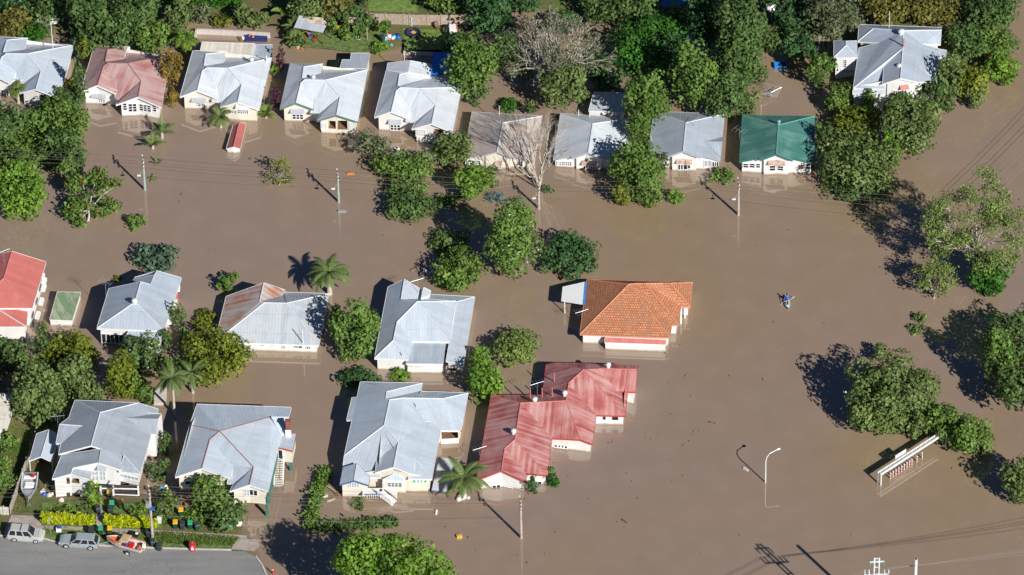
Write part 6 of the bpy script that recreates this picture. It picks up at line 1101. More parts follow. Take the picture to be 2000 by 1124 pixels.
lumps('toy_pile', 'blue and red toy heap at the waters edge of lawn', 'toys', 762, 93, 6, .28, .26, ['blue', 'red', 'cyan', 'pink'], 5)
lumps('laundry_bundle', 'blue and white bundle right of the stilted house side yard', 'bundle', 318, 956, 5, .35, .25, ['white', 'navy', 'cyan'], 6)
lumps('garden_pots', 'cluster of clay pots on the pavilion lawn edge', 'pots', 589, 96, 4, .3, .25, ['wood_red', 'dark', 'tan'], 7)
lumps('stone_planter', 'white stone planter around the coconut palm foot', 'planter', 905, 972, 7, .35, .42, ['off_white', 'concrete_pale'], 8)
lumps('garden_clutter', 'dark clutter at the shaded end of the paling fence', 'clutter', 902, 56, 6, .6, .3, ['dark', 'navy', 'bin_dark'], 9)
# fences and walls
def paling(name, label, line, h, mat, cat='fence', pw=.16, post=2.4, zb=None):
    P = [PG(x, y) for x, y in line]; root = thing(name, label, cat, P[0]); r_ = np.random.default_rng(7); q = MB()
    for A, B in zip(P[:-1], P[1:]):
        ln = np.linalg.norm((B - A)[:2]); ang = math.atan2(B[1] - A[1], B[0] - A[0]); n = max(1, int(ln / pw))
        for i in range(n): c = A + (B - A) * (i + .5) / n; hh = h * (1 + r_.normal() * .012); q.box(c + [0, r_.normal() * .008, hh / 2 - .2], (pw * .93, .03, hh + .4), mat if r_.random() > .25 else (mat if mat == 'off_white' else 'pole_wood'), ang)
        q.box((A + B) / 2 + [0, 0, h * .75], (ln, .07, .08), mat, ang)
        for i in range(int(ln / post) + 1): c = A + (B - A) * min(1, i * post / ln); k = MB(); k.box(c + [0, -.02, h / 2], (.13, .13, h + .35), mat, ang); k.build('post', root)
    q.build('palings', root); return root
paling('paling_fence', 'tall timber paling fence behind the back lawns', [(718, 46), (800, 49), (862, 50), (936, 48)], 1.75, 'wood_pale')
paling('driveway_fence', 'long grey timber fence along the narrow driveway', [(70, 862), (45, 935), (20, 1006)], 1.5, 'concrete')
paling('front_fence', 'white front fence panel at the left edge', [(-30, 1003), (18, 1006)], 1.3, 'off_white')
for nm, lb, ln, h in (('court_wall', 'low white wall around the flooded back court', [(380, 84), (384, 66), (450, 69), (528, 74)], .8), ('shore_wall', 'low concrete garden wall behind tarpaulin house', [(788, 106), (880, 110)], .5)):
    q = MB(); P = [G(x, y, 0) for x, y in ln]
    for A, B in zip(P[:-1], P[1:]):
        d = unit(B - A); s = np.array([-d[1], d[0], 0]) * .11; q.hexa([A - s - [0, 0, 2], B - s - [0, 0, 2], B + s - [0, 0, 2], A + s - [0, 0, 2]], [A - s + [0, 0, h], B - s + [0, 0, h], B + s + [0, 0, h], A + s + [0, 0, h]], 'concrete_pale')
    o = q.build(nm, None, org=P[0]); tag(o, lb, 'wall')
# garden pavilion, cupboard, furniture in the back gardens
P7 = lambda x, y, z=.6: G(550 + x * .125, y * .125, z)
root = thing('pavilion', 'garden pavilion with broken grey skillion roof', 'pavilion', P7(450, 600)); q = MB()
a, b_, c, d = P7(275, 245, 3.0), P7(755, 290, 3.0), P7(645, 515, 2.7), P7(190, 435, 2.7); m1 = b_ * .55 + a * .45; m2 = (b_ + c) / 2; m3 = (a + b_ + c + d) / 4
q.poly([d, c, m2, m3, a], 'roof_galv', [(0, 0), (3, 0), (3, 1), (2, 1), (0, 2)]); q.poly([k - [0, 0, .05] for k in (a, m3, m2, c, d)], 'wood'); q.build('roof', root); q = MB(); q.poly([m3 - [0, 0, .02], m2 - [0, 0, .02], b_, a], 'hoard'); q.poly([k - [0, 0, .06] for k in (a, b_, m2, m3)], 'wood'); q.build('broken_roof', root)
for k in (a, b_, c, d): q = MB(); q.tube([(k[0], k[1], .5), k - [0, 0, .05]], .06, 'wood', 6); q.build('post', root)
q = MB(); s = [P7(355, 560, .62), P7(650, 570, .62), P7(600, 735, .62), P7(350, 720, .62)]; q.hexa([k - [0, 0, .3] for k in s[::-1]], s[::-1], 'wood_red'); q.build('brick_floor', root)
def chair(x, y, mat, label, rz, name='garden_chair', cushion=None):
    p = G(x, y, .75); p = np.array([p[0], p[1], max(.4, float(land(p[0], p[1])))]); T = local(p, rz); root = thing(name, label, 'chair', p); q = MB(); q.box(T(0, 0, .42), (.55, .55, .06), cushion or mat, rz); q.build('seat', root); q = MB(); q.hexa([T(-.27, .24, .42), T(.27, .24, .42), T(.27, .3, .42), T(-.27, .3, .42)], [T(-.27, .42, 1.0), T(.27, .42, 1.0), T(.27, .48, 1.0), T(-.27, .48, 1.0)], mat); q.build('backrest', root)
    for sx in (-.24, .24):
        for sy in (-.24, .24): q = MB(); q.box(T(sx, sy, .2), (.06, .06, .42), mat, rz); q.build('leg', root)
chair(606, 72, 'wood_red', 'reddish chair with blue cloth in the pavilion', .4, cushion='blue'); chair(614, 79, 'wood_red', 'reddish wooden chair at the pavilion floor edge', -.8); chair(855, 56, 'wood', 'brown wooden deck chair before the paling fence', .5)
p = G(870, 60, .9); root = thing('curved_tube', 'big black curved tube propped on the back lawn', 'tube', (p[0], p[1], .6)); q = MB(); t = np.linspace(-1.3, 1.3, 11); q.tube([(p[0] + .25 * math.sin(k) + .2, p[1] + .8 * math.sin(k), .6 + .9 * math.cos(k)) for k in t], .2, 'black', 8); q.build('tube', root); q = MB(); q.box((p[0] + .1, p[1], .65), (.5, .8, .1), 'dark'); q.build('base', root)
p = G(884, 58, .9); root = thing('garden_table', 'table under a white spotted cloth near the fence', 'table', (p[0], p[1], .6)); q = MB(); q.box((p[0], p[1], .98), (.95, 1.2, .76), 'white', .1, .95); q.build('cloth', root); q = MB(); q.box((p[0] + .55, p[1] + .1, .95), (.12, .9, .6), 'orange', .1); q.build('panel', root)
p = G(806, 64, .7); root = thing('paddling_pool', 'black round pool with a yellow float on the lawn', 'pool', (p[0], p[1], .6)); q = MB(); t = np.linspace(0, 2 * math.pi, 17); q.tube([(p[0] + .95 * math.cos(k), p[1] + .85 * math.sin(k), .72) for k in t], .14, 'black', 6, False); q.poly([(p[0] + .9 * math.cos(k), p[1] + .8 * math.sin(k), .68) for k in t[:-1]], 'navy'); q.build('rim', root); q = MB(); q.box((p[0] + .1, p[1], .74), (.5, .5, .06), 'yellow', .8); q.build('float', root)
p = G(804, 50, .6); root = thing('washing_pole', 'thin white pole against the paling fence', 'pole', (p[0], p[1], .6)); q = MB(); q.tube([(p[0], p[1], .5), (p[0], p[1], 1.9)], .05, 'white', 6); q.build('pole', root); q = MB(); q.box((p[0], p[1], .6), (.3, .3, .2), 'concrete'); q.build('foot', root)
# open cupboard frame
root = thing('garden_cupboard', 'open wooden garden cupboard with maroon curtain', 'cupboard', P7(1200, 560)); fr = [P7(1060, 520), P7(1250, 540), P7(1340, 620), P7(1150, 470)]
for k in (fr[0], fr[1], fr[2]): q = MB(); q.box(k + [0, 0, .9], (.1, .1, 1.9), 'wood_pale'); q.build('post', root)
q = MB(); q.hexa([fr[0] + [0, 0, 1.75], fr[1] + [0, 0, 1.75], fr[1] + [0, 1.0, 1.75], fr[0] + [0, 1.0, 1.75]], [fr[0] + [-.1, -.1, 1.85], fr[1] + [.1, -.1, 1.85], fr[1] + [.1, 1.0, 1.95], fr[0] + [-.1, 1.0, 1.95]], 'wood_pale'); q.build('top', root)
q = MB(); q.hexa([fr[0] + [0, .7, 0], fr[1] + [0, .7, 0], fr[1] + [0, .8, 0], fr[0] + [0, .8, 0]], [fr[0] + [0, .7, 1.75], fr[1] + [0, .7, 1.75], fr[1] + [0, .8, 1.75], fr[0] + [0, .8, 1.75]], 'trim_red'); q.build('curtain', root)
q = MB(); q.hexa([fr[1], fr[2], fr[2] + [0, .06, 0], fr[1] + [0, .06, 0]], [fr[1] + [0, 0, 1.2], fr[2] + [0, 0, 1.2], fr[2] + [0, .06, 1.2], fr[1] + [0, .06, 1.2]], 'wood_pale'); q.build('side_gate', root)
# bicycle leaning on the lawn
p = P7(1140, 600, .6); root = thing('bicycle', 'cyan and white bicycle lying on the back lawn', 'bicycle', p); T = local(p, -.45)
for x in (-.52, .52): q = MB(); t = np.linspace(0, 2 * math.pi, 15); q.tube([T(x + .33 * math.cos(k), .1 + .24 * math.sin(k), .25 + .2 * math.sin(k)) for k in t], .03, 'steel_white', 5, False); q.build('wheel', root)
q = MB(); q.tube([T(-.52, .1, .25), T(-.1, .05, .2), T(.35, .45, .6), T(-.2, .45, .6), T(-.1, .05, .2)], .035, 'cyan', 5); q.tube([T(.52, .1, .25), T(.33, .5, .65)], .035, 'white', 5); q.build('frame', root); q = MB(); q.tube([T(.33, .5, .65), T(.5, .62, .72), T(.2, .62, .72)], .025, 'black', 5); q.build('handlebar', root); q = MB(); q.box(T(-.22, .5, .68), (.26, .14, .08), 'black', -.45); q.build('saddle', root)
# clothes hoists
def hoist(x, y, label, h=1.8, zw=None):
    p = PG(x, y); root = thing('clothes_hoist', label, 'clothes line', p); q = MB(); q.tube([p - [0, 0, .5], p + [0, 0, h]], .05, 'steel', 6); q.build('post', root); q = MB(); tips = []
    for k in range(4): t = .4 + k * math.pi / 2; e = p + [1.5 * math.cos(t), 1.5 * math.sin(t), h + .25]; tips.append(e); q.tube([p + [0, 0, h - .1], e], .03, 'steel', 5)
    for f in (.5, .75, 1.0):
        for k in range(4): q.tube([p + [0, 0, h] + (tips[k] - p - [0, 0, h]) * f, p + [0, 0, h] + (tips[(k + 1) % 4] - p - [0, 0, h]) * f], .015, 'steel_white', 3)
    q.build('arms', root); return p, h
p, h_ = hoist(92, 60, 'rotary clothes hoist with washing behind the leftmost house')
for dx, dy, w, hh, m, lb in ((-1.0, .5, .5, .6, 'white', 'white cloth hung left on the hoist'), (-.55, .65, .45, .7, 'red', 'red garment hung on the hoist'), (-.2, .95, .4, .5, 'red', 'second red garment at the hoist top'), (.1, .5, .35, .8, 'white', 'narrow white garment hung on the hoist'), (.95, .1, 1.0, 1.0, 'white', 'big white sheet hung right on the hoist')):
    q = MB(); o = p + [dx, dy, h_ + .15]; q.hexa([o + [-w / 2, -.03, -hh], o + [w / 2, .05, -hh * .95], o + [w / 2, .07, -hh * .95], o + [-w / 2, -.01, -hh]], [o + [-w / 2, -.01, 0], o + [w / 2, -.01, 0], o + [w / 2, .01, 0], o + [-w / 2, .01, 0]], m); tag(q.build('washing', None, org=o), lb, 'washing')
hoist(1506, 190, 'bare rotary clothes hoist standing in the flood', .9)
# floating and poolside
p = G(1524, 131, 0); root = thing('floating_tub', 'bright blue open tub floating behind green roofed cottage', 'tub', p); q = MB(); T = local(p, .02)
for (x, y, sx, sy) in ((0, -.42, 1.6, .08), (0, .42, 1.6, .08), (-.78, 0, .08, .8), (.78, 0, .08, .8)): q.box(T(x, y, .22), (sx, sy, .5), 'blue_tarp', .02)
q.box(T(0, 0, .12), (1.5, .8, .06), 'blue_tarp', .02); q.build('tub', root); q = MB(); q.box(T(.3, .1, .3), (.7, .5, .3), 'bin_green'); q.build('load', root)
p = G(1507, 40, .6); root = thing('sunshade', 'white domed sunshade at the top edge among trees', 'parasol', p); q = MB(); q.tube([p, p + [0, 0, 2.4]], .05, 'steel', 6); q.build('pole', root); q = MB(); q.tube([p + [0, 0, k] for k in (2.05, 2.3, 2.5, 2.62)], [.78, .72, .48, .1], 'white', 14); q.build('canopy', root, True)
sheet('pool', [(1286, -30), (1345, -30), (1338, 8), (1300, 17), (1290, 10)], .72, 'pool_water', bottom=.3)
p = G(500, 72, .3); root = thing('raft', 'black rectangular raft with orange toys by the court wall', 'raft', p); q = MB(); q.box(p + [0, 0, -.1], (3.0, 1.5, .3), 'navy', -.04); q.build('raft', root); q = MB(); q.tube([p + [-.4, -.1, .05], p + [-.4, -.1, .3]], [.2, .12], 'orange', 8); q.build('toy', root); q = MB(); q.box(p + [-.85, .1, .18], (.2, .2, .3), 'pink'); q.build('toy', root)
p = G(471, 78, .1); root = thing('floating_drum', 'small dark drum with white lid beside the black raft', 'drum', p); q = MB(); q.tube([p - [0, 0, .3], p + [0, 0, .35]], .3, 'wood', 10); q.build('drum', root); q = MB(); q.tube([p + [.25, 0, .1], p + [.25, 0, .42]], .2, 'white', 10); q.build('lid', root)
q = MB(); P = [G(x, y, .3) for x, y in ((303, 757), (326, 757), (324, 788), (300, 788))]; q.hexa([k - [0, 0, 2.2] for k in P[::-1]], P[::-1], 'concrete_pale'); tag(q.build('concrete_slab', None, org=P[0]), 'pale concrete slab beside the tall palm trunk', 'slab')
for (x0, y0, x1, y1, lb, m) in ((632, 945, 656, 962, 'long timber plank floating at the hedge', 'wood_pale'), (638, 980, 654, 974, 'lowest short plank beside the pale blue house', 'wood_pale'), (640, 952, 662, 969, 'broken plank crossing the long timber plank', 'wood'), (628, 972, 640, 968, 'pale crate lid floating beside the hedge', 'off_white'), (655, 968, 663, 958, 'brown timber offcut nearest the porch wall', 'wood_red'), (826, 534, 832, 529, 'left white float of a pair near the pyramid roof house', 'white'), (838, 536, 846, 530, 'right white float of a pair near the pyramid roof house', 'white'), (802, 529, 812, 525, 'dark branch beside the two white floats', 'wood'), (852, 1005, 853, 997, 'short white stick standing by the palm', 'white'), (660, 413, 676, 412, 'grey street sign top just above the flood', 'steel'), (1398, 828, 1386, 825, 'dark log drifting in open water', 'wood'), (1226, 1022, 1216, 1016, 'dark branch drifting in open water near the bottom', 'wood'), (1461, 920, 1452, 914, 'pale branch drifting beside the street lamp shadow', 'off_white'), (678, 340, 692, 339, 'orange board drifting in the upper street', 'orange'), (890, 548, 891, 541, 'thin stake behind the orange blossomed tree', 'wood')):
    A, B = G(x0, y0, .03), G(x1, y1, .06); q = MB(); w = .13 if 'sign' not in lb else .22; d = unit(B - A); s = np.array([-d[1], d[0], 0]) * w; n = len(lb)
    q.hexa([A - s - [0, 0, .1], B - s - [0, 0, .1], B + s - [0, 0, .1], A + s - [0, 0, .1]], [A - s * .8 + [0, 0, .12], B - s * .8 + [0, 0, .12], B + s * .8 + [0, 0, .12], A + s * .8 + [0, 0, .12]], m)
    tag(q.build('street_sign' if 'sign' in lb else 'driftwood' if m in ('wood', 'wood_pale', 'off_white') else 'floating_board', None, org=A), lb, 'sign' if 'sign' in lb else 'driftwood' if m in ('wood', 'wood_pale', 'off_white') else 'float')
p = G(897, 1049, 0); root = thing('floating_crate', 'small yellow crate floating in the open flood', 'crate', p); q = MB(); q.box(p + [0, 0, .1], (.65, .5, .35), 'yellow', .2); q.build('crate', root); q = MB(); q.box(p + [.05, .03, .29], (.4, .3, .04), 'tan', .2); q.build('lid', root)
p = G(775, 292, 0); root = thing('floating_box', 'small white box floating before the tarpaulin house', 'box', p); q = MB(); q.box(p + [0, 0, .1], (.6, .45, .3), 'white', .5); q.build('box', root); q = MB(); q.box(p + [0, 0, .27], (.35, .25, .04), 'dark', .5); q.build('opening', root)
p = G(489, 975, 0); r_ = np.random.default_rng(21); proto = None
DEB = [(1025, 975), (1062, 877), (1082, 905), (1110, 930), (1150, 975), (1189, 866), (1197, 864), (1225, 926), (1234, 940), (1246, 974), (1261, 855), (1272, 858), (1286, 848), (1310, 900), (1335, 870), (1346, 862), (1353, 850), (1357, 843), (1365, 842), (1384, 826), (1335, 930), (1314, 941), (1205, 1020), (1220, 1031), (1305, 750), (1340, 735), (1350, 775), (1310, 810), (1300, 690), (1330, 675), (1425, 735), (1490, 742), (1460, 770), (1030, 1100), (1064, 1082), (1012, 1085), (1085, 1040), (1370, 1083), (1445, 1046), (1790, 920), (1860, 915), (1880, 920), (1970, 970), (1110, 610), (1125, 580), (1512, 630), (1520, 682), (1610, 632), (1710, 633), (1540, 450), (1340, 440), (1480, 480), (355, 380), (350, 395), (466, 393), (430, 455), (395, 485), (410, 492), (750, 460), (760, 480), (770, 530), (640, 555), (870, 1030), (915, 1050), (1665, 1045), (930, 1075)]
for i, (x, y) in enumerate(DEB):
    p = G(x, y, 0)
    if proto is None:
        q = MB(); q.tube([p + [-.16, 0, .0], p + [0, .05, .06], p + [.2, -.02, .02]], [.05, .09, .03], 'wood', 5); q.tube([p + [0, .05, .05], p + [.08, .2, .03]], .035, 'wood', 4); proto = q.build('debris', None, org=p); o = proto
    else: o = proto.copy(); COL.objects.link(o); o.location = tuple(map(float, p))
    s = r_.uniform(.35, 1.0); o.scale = (s * r_.uniform(.7, 1.6), s, 1); o.rotation_euler = (0, 0, r_.uniform(0, 6.28)); tag(o, 'scrap of dark drift debris on the open flood water', 'debris', 'drift debris')
# ---------------------------------------------------------------- poles and wires
def pole(x, y, ytop, label, mat, lamp=None, arms=2, xt=None):
    b = PG(x, y); h = (y - ytop) / (scl(x, y) * cp); root = thing('power_pole', label, 'power pole', b); q = MB(); q.tube([b - [0, 0, 2.5], b, b + [0, 0, h]], [.2, .18, .13], mat, 9); q.build('post', root); ts = []
    for k in range(arms):
        z = h - .15 - .75 * k; q = MB(); q.box(b + [0, 0, z], (.12, 1.7 - .3 * k, .12), 'wood', .12); q.build('crossarm', root)
        for yy in (-.7 + .12 * k, .7 - .12 * k): p = b + [-.12 * yy, yy, z + .06]; q = MB(); q.tube([p, p + [0, 0, .22]], [.07, .05], 'white', 6); q.build('insulator', root); ts.append(p + [0, 0, .2])
    if lamp: q = MB(); e = b + [lamp, -.5, h * .55]; q.tube([b + [0, 0, h * .62], (b + [0, 0, h * .62]) * .5 + e * .5 + [0, 0, .15], e], .035, 'steel', 5); q.build('lamp_arm', root); q = MB(); q.box(e, (.45, .2, .12), 'white'); q.build('lamp_head', root)
    ts.append(b + [0, -.1, h * .5]); return root, ts
P1 = pole(283, 371, 312, 'greenish power pole in water at the left', 'pole_green', -.6)[1]; P2 = pole(661.5, 395, 339, 'greenish power pole in water left of centre', 'pole_green', -.6)[1]; P3 = pole(1052.5, 408, 362, 'grey power pole in front of the leafless upright tree', 'pole_wood', -.6)[1]; P4 = pole(1442, 420, 356, 'pale power pole in water below the green roof', 'pole_wood', -.6)[1]
def off(x, y, h, n=5): b = G(x, y, 0); return [b + [-.12 * yy, yy, h - .0 - .75 * k] for k in range(2) for yy in (-.7, .7)] + [b + [0, -.1, h * .5]]
P0 = off(-120, 352, 5.6); P5 = off(1760, 455, 5.6)
def wire(pts, label, r=.013, sag=.35):
    q = MB()
    for A, B in zip(pts[:-1], pts[1:]): ln = np.linalg.norm(B - A); q.tube([A * (1 - t) + B * t - np.array([0, 0, sag * ln / 25 * 4 * t * (1 - t)]) for t in np.linspace(0, 1, 13)], r, 'wire', 3, False)
    tag(q.build('overhead_wire', None, org=pts[0]), label, 'wire', 'overhead wires')
names = ['upper rear wire', 'upper front wire', 'lower rear wire', 'lower front wire', 'lowest single cable']
for i in range(5): wire([P[i] for P in (P0, P1, P2, P3, P4, P5)], names[i] + ' strung along the drowned upper street')
pr, Q2 = pole(298, 1053, 955, 'leaning grey power pole on the dry verge', 'pole_wood'); pr2, Q3 = pole(1018, 1051, 976, 'pale power pole in water before the red house', 'pole_wood')
b = PG(298, 1053); q = MB(); q.box(b + [-.25, -.1, 5.9], (.55, .5, .8), 'steel'); q.build('transformer', pr)
q = MB(); q.box(b + [.25, -.1, 5.2], (.45, .3, .45), 'blue'); q.build('meter_box', pr)
Q1 = off(-120, 1035, 7.4)
for i in range(5): wire([Q1[i], Q2[i], Q3[i]], names[i] + ' strung along the front street')
P = [G(1905, 378, 5), G(2090, 190, 5)]
for i in range(4): o = np.array([.8 * i - (0 if i < 2 else -.6), 0, 0]); wire([P[0] + o, P[1] + o], ('first', 'second', 'third', 'fourth')[i] + ' wire from left crossing the upper right water', .018, .2)
# tall poles at the bottom right: found from their tops and the tips of their shadows
def top_from(tip, top):
    g = G(*tip); best = min(np.linspace(1, 30, 581), key=lambda t: np.hypot(*(np.array(proj(g + SUND * t)) - top))); return G(top[0], top[1], (g + SUND * best)[2])
t = top_from((1563, 1027), (1789, 1093)); b = np.array([t[0], t[1], 0]); root = thing('steel_pole', 'plain white steel pole at the bottom right edge', 'pole', b); q = MB(); q.tube([b - [0, 0, 1], t], [.24, .2], 'steel_white', 12); q.build('post', root); q = MB(); q.tube([t, t + [0, 0, .12]], [.12, .1], 'dark', 8); q.tube([t - [0, 0, .8], t - [0, 0, .7]], .23, 'steel', 12); q.build('cap', root)
t = top_from((1485, 1028), (1713, 1090)); b = np.array([t[0], t[1], 0]); h = t[2]; root = thing('lattice_pole', 'white twin post power pole with crossarm at bottom right', 'power pole', b)
for dx in (-.28, .28): q = MB(); q.box(b + [dx, 0, h / 2 - .5], (.15, .15, h + 1), 'steel_white'); q.build('post', root)
for k in range(int(h / 1.4)): q = MB(); q.box(b + [0, 0, h - .12 - 1.4 * k], (.5, .1, .1), 'steel_white'); q.build('rung', root)
for k, (z, w) in enumerate(((h - 2.6, 2.9), (h - .5, 1.7))):
    q = MB(); q.box(b + [0, -.14, z], (w, .12, .14), 'steel_white', .05); q.build('crossarm', root)
    for dx in ((-1.4, -.9, .9, 1.4) if k == 0 else (-.8, .8)): q = MB(); p = b + [dx, -.14, z]; s = 1 if k == 0 else -1; q.tube([p, p + [0, 0, .3 * s], p + [0, 0, .8 * s]], [.05, .09, .06], 'lid_green' if k else 'steel_white', 6); q.build('insulator', root)
q = MB(); q.box(b + [0, 0, h * .38], (1.7, .9, 1.9), 'steel'); q.build('transformer', root)
for i, dx in enumerate((-1.4, -.9, .9, 1.4)): A = b + [dx, -.14, h - 1.8]; wire([A - [16, 10, 0], A, A + [34, 4 + i * .9, .3]], ('leftmost', 'second', 'third', 'rightmost')[i] + ' wire on the white twin post crossarm', .022, .25)
# street lamps
def lamp(x, y, label, flip=1):
    b = G(x, y, 0); root = thing('street_lamp', label, 'street lamp', b); q = MB(); q.tube([b - [0, 0, 2], b + [0, 0, 3.6], b + [flip * .12, .1, 4.1], b + [flip * .45, .35, 4.5], b + [flip * 1.35, .75, 4.75]], [.09, .075, .06, .05, .045], 'steel_white', 8); q.build('post', root); q = MB(); e = b + [flip * 1.35, .75, 4.75]; q.tube([e, e + [flip * .1, .04, .03], e + [flip * .35, .14, .04], e + [flip * .45, .18, .02]], [.05, .13, .13, .05], 'white', 8); q.build('lamp_head', root)
lamp(1495, 943, 'curved street lamp standing alone in open water'); lamp(1674, 830, 'street lamp half hidden behind the big rounded olive tree', -1)
# height gantry with hanging red and white tubes
K2 = .13348; C1 = lambda x, y: (1650 + x * K2, 820 + y * K2); H_ = 1.95
A = G(*C1(515, 965), 0); top = G(*C1(1505, 160), H_); A2 = np.array([A[0], A[1], H_]); d = unit(top - A2); s = np.array([-d[1], d[0], 0]); root = thing('clearance_gantry', 'white height clearance gantry with hanging striped tubes', 'gantry', A)
def beam(a, c, w, h, nm, m='steel_white'):
    q = MB(); q.hexa([a - s * w / 2 - [0, 0, h], c - s * w / 2 - [0, 0, h], c + s * w / 2 - [0, 0, h], a + s * w / 2 - [0, 0, h]], [a - s * w / 2, c - s * w / 2, c + s * w / 2, a + s * w / 2], m); return q.build(nm, root)
beam(A2, top, .15, .30, 'front_beam'); beam(A2 + s * .46, top + s * .46, .10, .24, 'rear_beam'); L_ = np.linalg.norm(top - A2)
for i in range(15): p = A2 + d * (L_ * (i + .25) / 15); q = MB(); q.tube([p - [0, 0, .06], p + s * .46 - [0, 0, .06]], .05, 'steel_white', 5); q.build('cross_bar', root)
for o in (0, .46):
    for e in (A2, top - d * .3): q = MB(); p = e + s * o + d * .1; q.box((p[0], p[1], H_ / 2 - 1.2), (.17, .16, H_ + 2.1), 'steel_white', math.atan2(d[1], d[0])); q.build('leg', root)
p0, p1 = A2 + d * L_ * .29 + s * .8, A2 + d * L_ * .45 + s * .8; q = MB(); q.hexa([p0 - [0, 0, .35], p1 - [0, 0, .35], p1 + s * .06 - [0, 0, .35], p0 + s * .06 - [0, 0, .35]], [p0 + [0, 0, .35], p1 + [0, 0, .35], p1 + s * .06 + [0, 0, .35], p0 + s * .06 + [0, 0, .35]], 'steel_white'); q.build('sign_panel', root)
for x, y in ((657, 855), (703, 838), (742, 810), (783, 782), (823, 755), (862, 730), (902, 705), (943, 685), (977, 660), (1057, 615), (1135, 568)):
    g = G(*C1(x, y), .03); f = float((g - A2) @ d); f = max(.2, min(L_ - .2, f)); c = A2 + d * f; c[2] = 0; q = MB()
    for k in range(7): q.tube([c + [0, 0, .05 + k * .13], c + [0, 0, .18 + k * .13]], .085, 'red' if k % 2 else 'white', 8)
    to = q.build('striped_tube', root); q = MB(); q.tube([c + [0, 0, .95], c + [0, 0, H_ - .3]], .02, 'steel', 4); q.build('chain', to)
# ---------------------------------------------------------------- kayak and paddler
A, B = G(1534.5, 579, 0), G(1539.4, 606, 0); d = B - A; d[2] = 0; kl = np.linalg.norm(d); d = d / kl; ang = math.atan2(d[1], d[0]); kc = (A + B) / 2; T = local((kc[0], kc[1], 0), ang)
root = thing('kayak', 'pale blue and white kayak on the open flood water', 'kayak', kc); q = MB(); xs_ = np.linspace(-kl / 2, kl / 2, 13); V = []; F = []
for x in xs_:
    t = abs(x) / (kl / 2); w = .40 * max(.03, (1 - t ** 2.2)); r = .16 * t ** 3
    V += [T(x, -w, .17 + r), T(x, -w * .6, -.05 + r), T(x, w * .6, -.05 + r), T(x, w, .17 + r), T(x, w * .7, .22 + r), T(x, -w * .7, .22 + r)]
for i in range(12):
    for k in range(6): a, b = i * 6 + k, i * 6 + (k + 1) % 6; F.append((a, b, b + 6, a + 6))
q.mesh(V, F, 'kayak_blue'); q.build('hull', root, True); q = MB(); q.poly([T(-.75, -.24, .232), T(.7, -.22, .232), T(.7, .22, .232), T(-.75, .24, .232)], 'dark'); q.build('cockpit', root)
q = MB(); q.poly([T(kl / 2 - .04, 0, .34), T(kl / 2 - .6, .22, .245), T(kl / 2 - .75, 0, .25), T(kl / 2 - .6, -.22, .245)], 'kayak_white'); q.build('bow_deck', root)
pr = thing('person', 'person in a blue top and shorts paddling the kayak', 'person', T(-.25, 0, .22))
def skin(name, pts, edges, rad, mats, parent, pick):
    o0 = ORG[parent]; me = bpy.data.meshes.new(name); me.from_pydata([tuple(np.array(p) - o0) for p in pts], edges, []); o = bpy.data.objects.new(name, me); COL.objects.link(o); m = o.modifiers.new('skin', 'SKIN'); sv = me.skin_vertices[0].data if me.skin_vertices else None
    if sv is None: me.attributes; bpy.context.view_layer.objects.active = o; bpy.ops.mesh.customdata_skin_add(); sv = me.skin_vertices[0].data
    for i, r in enumerate(rad): sv[i].radius = (r, r)
    sv[0].use_root = True; s_ = o.modifiers.new('sub', 'SUBSURF'); s_.levels = s_.render_levels = 2
    dg = bpy.context.evaluated_depsgraph_get(); me2 = bpy.data.meshes.new_from_object(o.evaluated_get(dg)); bpy.data.objects.remove(o)
    for k in mats: me2.materials.append(MATS[k])
    for f in me2.polygons: f.material_index = pick(np.array(f.center) + o0); f.use_smooth = True
    o = bpy.data.objects.new(name, me2); COL.objects.link(o); ORG[o] = o0; o.parent = parent; return o
hx = -.28
pad_l, pad_r = np.array(T(.22, -.38, .52)), np.array(T(.16, .38, .62))
pts = [T(hx, 0, .34), T(hx - .04, 0, .58), T(hx - .03, 0, .82), T(hx - .02, 0, .93), T(hx, 0, 1.00), T(hx + .02, 0, 1.13), T(hx + .03, 0, 1.22),
       T(hx - .02, -.19, .84), T(hx + .14, -.34, .64), pad_l + np.array([0, 0, 0]), T(hx - .02, .19, .84), T(hx + .12, .34, .68), pad_r,
       T(hx + .06, -.10, .33), T(hx + .48, -.15, .50), T(hx + .85, -.11, .30), T(hx + .95, -.11, .36), T(hx + .06, .10, .33), T(hx + .48, .15, .50), T(hx + .85, .11, .30), T(hx + .95, .11, .36)]
ed = [(0, 1), (1, 2), (2, 3), (3, 4), (4, 5), (5, 6), (2, 7), (7, 8), (8, 9), (2, 10), (10, 11), (11, 12), (0, 13), (13, 14), (14, 15), (15, 16), (0, 17), (17, 18), (18, 19), (19, 20)]
rad = [.16, .145, .16, .07, .06, .10, .085, .075, .05, .034, .075, .05, .034, .10, .075, .05, .035, .10, .075, .05, .035]
za = pts[0][2]
def pick(c):
    lx = (c - np.array(T(0, 0, 0))) @ d; 
    if c[2] > .92: return 1
    if lx > hx + .30: return 1
    if np.hypot(*(c[:2] - pad_l[:2])) < .26 or np.hypot(*(c[:2] - pad_r[:2])) < .26: return 1
    if c[2] < .44: return 2
    return 0
skin('body', pts, ed, rad, ['blue', 'skin', 'navy'], pr, pick)
q = MB(); c = np.array(T(hx - .005, 0, 1.2)); V = []
for j, (dz, r) in enumerate(((-.06, .105), (.02, .118), (.08, .10), (.125, .05))):
    for k in range(10): t = 2 * math.pi * k / 10; V.append(c + [r * math.cos(t), r * math.sin(t), dz])
q.mesh(V, [(j * 10 + k, j * 10 + (k + 1) % 10, (j + 1) * 10 + (k + 1) % 10, (j + 1) * 10 + k) for j in range(3) for k in range(10)] + [tuple(range(30, 40))], 'hair'); q.build('hair', pr, True)
q = MB()
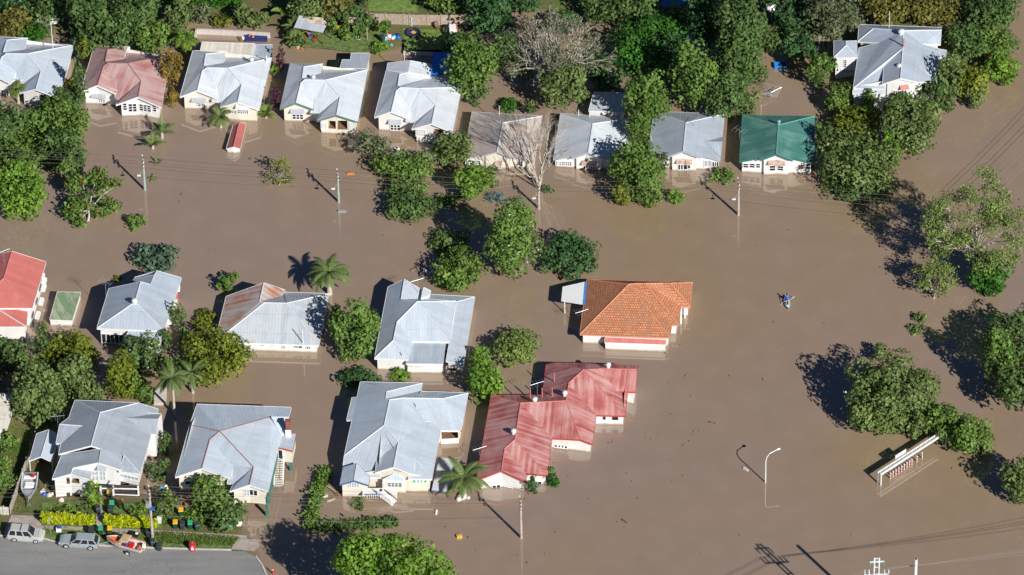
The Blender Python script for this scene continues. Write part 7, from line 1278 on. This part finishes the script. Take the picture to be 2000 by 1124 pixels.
for sy in (-.04, .04): q.box(T(hx + .115, sy, 1.14), (.02, .025, .015), 'dark', ang)
q.box(T(hx + .125, 0, 1.105), (.03, .025, .04), 'skin', ang); q.box(T(hx + .115, 0, 1.06), (.015, .05, .012), 'red', ang); q.build('face', pr)
pd = unit(pad_r - pad_l)
for hp in (pad_l, pad_r):
    q = MB(); up = unit(np.cross(pd, d)); q.hexa([hp - pd * .04 - d * .03 - up * .02, hp + pd * .04 - d * .03 - up * .02, hp + pd * .04 + d * .02 - up * .02, hp - pd * .04 + d * .02 - up * .02], [hp - pd * .04 - d * .03 + up * .025, hp + pd * .04 - d * .03 + up * .025, hp + pd * .04 + d * .02 + up * .025, hp - pd * .04 + d * .02 + up * .025], 'skin')
    for i, k in enumerate((-.033, -.011, .011, .033)): b_ = hp + pd * k; l = (.026, .030, .029, .023)[i]; q.tube([b_ + up * .02 + d * .01, b_ + up * .03 + d * (.025 + l * .4), b_ - up * .005 + d * (.035 + l * .4), b_ - up * .025 + d * .015], [.010, .010, .009, .008], 'skin', 6)
    q.tube([hp - pd * .045 + up * .01, hp - pd * .05 - up * .02 + d * .01, hp - pd * .02 - up * .035 + d * .02], [.011, .011, .009], 'skin', 6); q.build('hand', pr)
pw = thing('paddle', 'white bladed double paddle held across the kayak', 'paddle', (pad_l + pad_r) / 2); e0, e1 = G(1526, 593.8, .08), G(1549, 581.5, .42)
q = MB(); q.tube([e0, pad_l, pad_r, e1], .018, 'steel_white', 6); q.build('shaft', pw)
for e, o in ((e0, pad_l), (e1, pad_r)):
    dd = unit(e - o); sd = unit(np.cross(dd, [0, .4, 1.])); q = MB(); q.hexa([e - dd * .25 - sd * .05, e + dd * .25 - sd * .09, e + dd * .25 - sd * .09 + [0, .02, .02], e - dd * .25 - sd * .05 + [0, .02, .02]], [e - dd * .25 + sd * .05, e + dd * .25 + sd * .09, e + dd * .25 + sd * .09 + [0, .02, .02], e - dd * .25 + sd * .05 + [0, .02, .02]], 'white'); q.build('blade', pw)

# ---------------------------------------------------------------- groups of like things
GR = {'house': 'flooded timber houses', 'tree': 'trees among the houses', 'shrub': 'garden shrubs', 'power pole': 'power poles', 'street lamp': 'street lamps', 'car': 'cars parked along the kerb', 'palm tree': 'palms in the flooded gardens', 'bin': 'wheelie bins', 'washing': 'washing on the hoist', 'driftwood': 'floating timber', 'shed': 'garden sheds', 'hedge': 'garden hedges', 'chair': 'garden chairs'}
for o in S.objects:
    if o.parent is None and o.get('category') in GR and not o.get('group'): o['group'] = GR[o['category']]
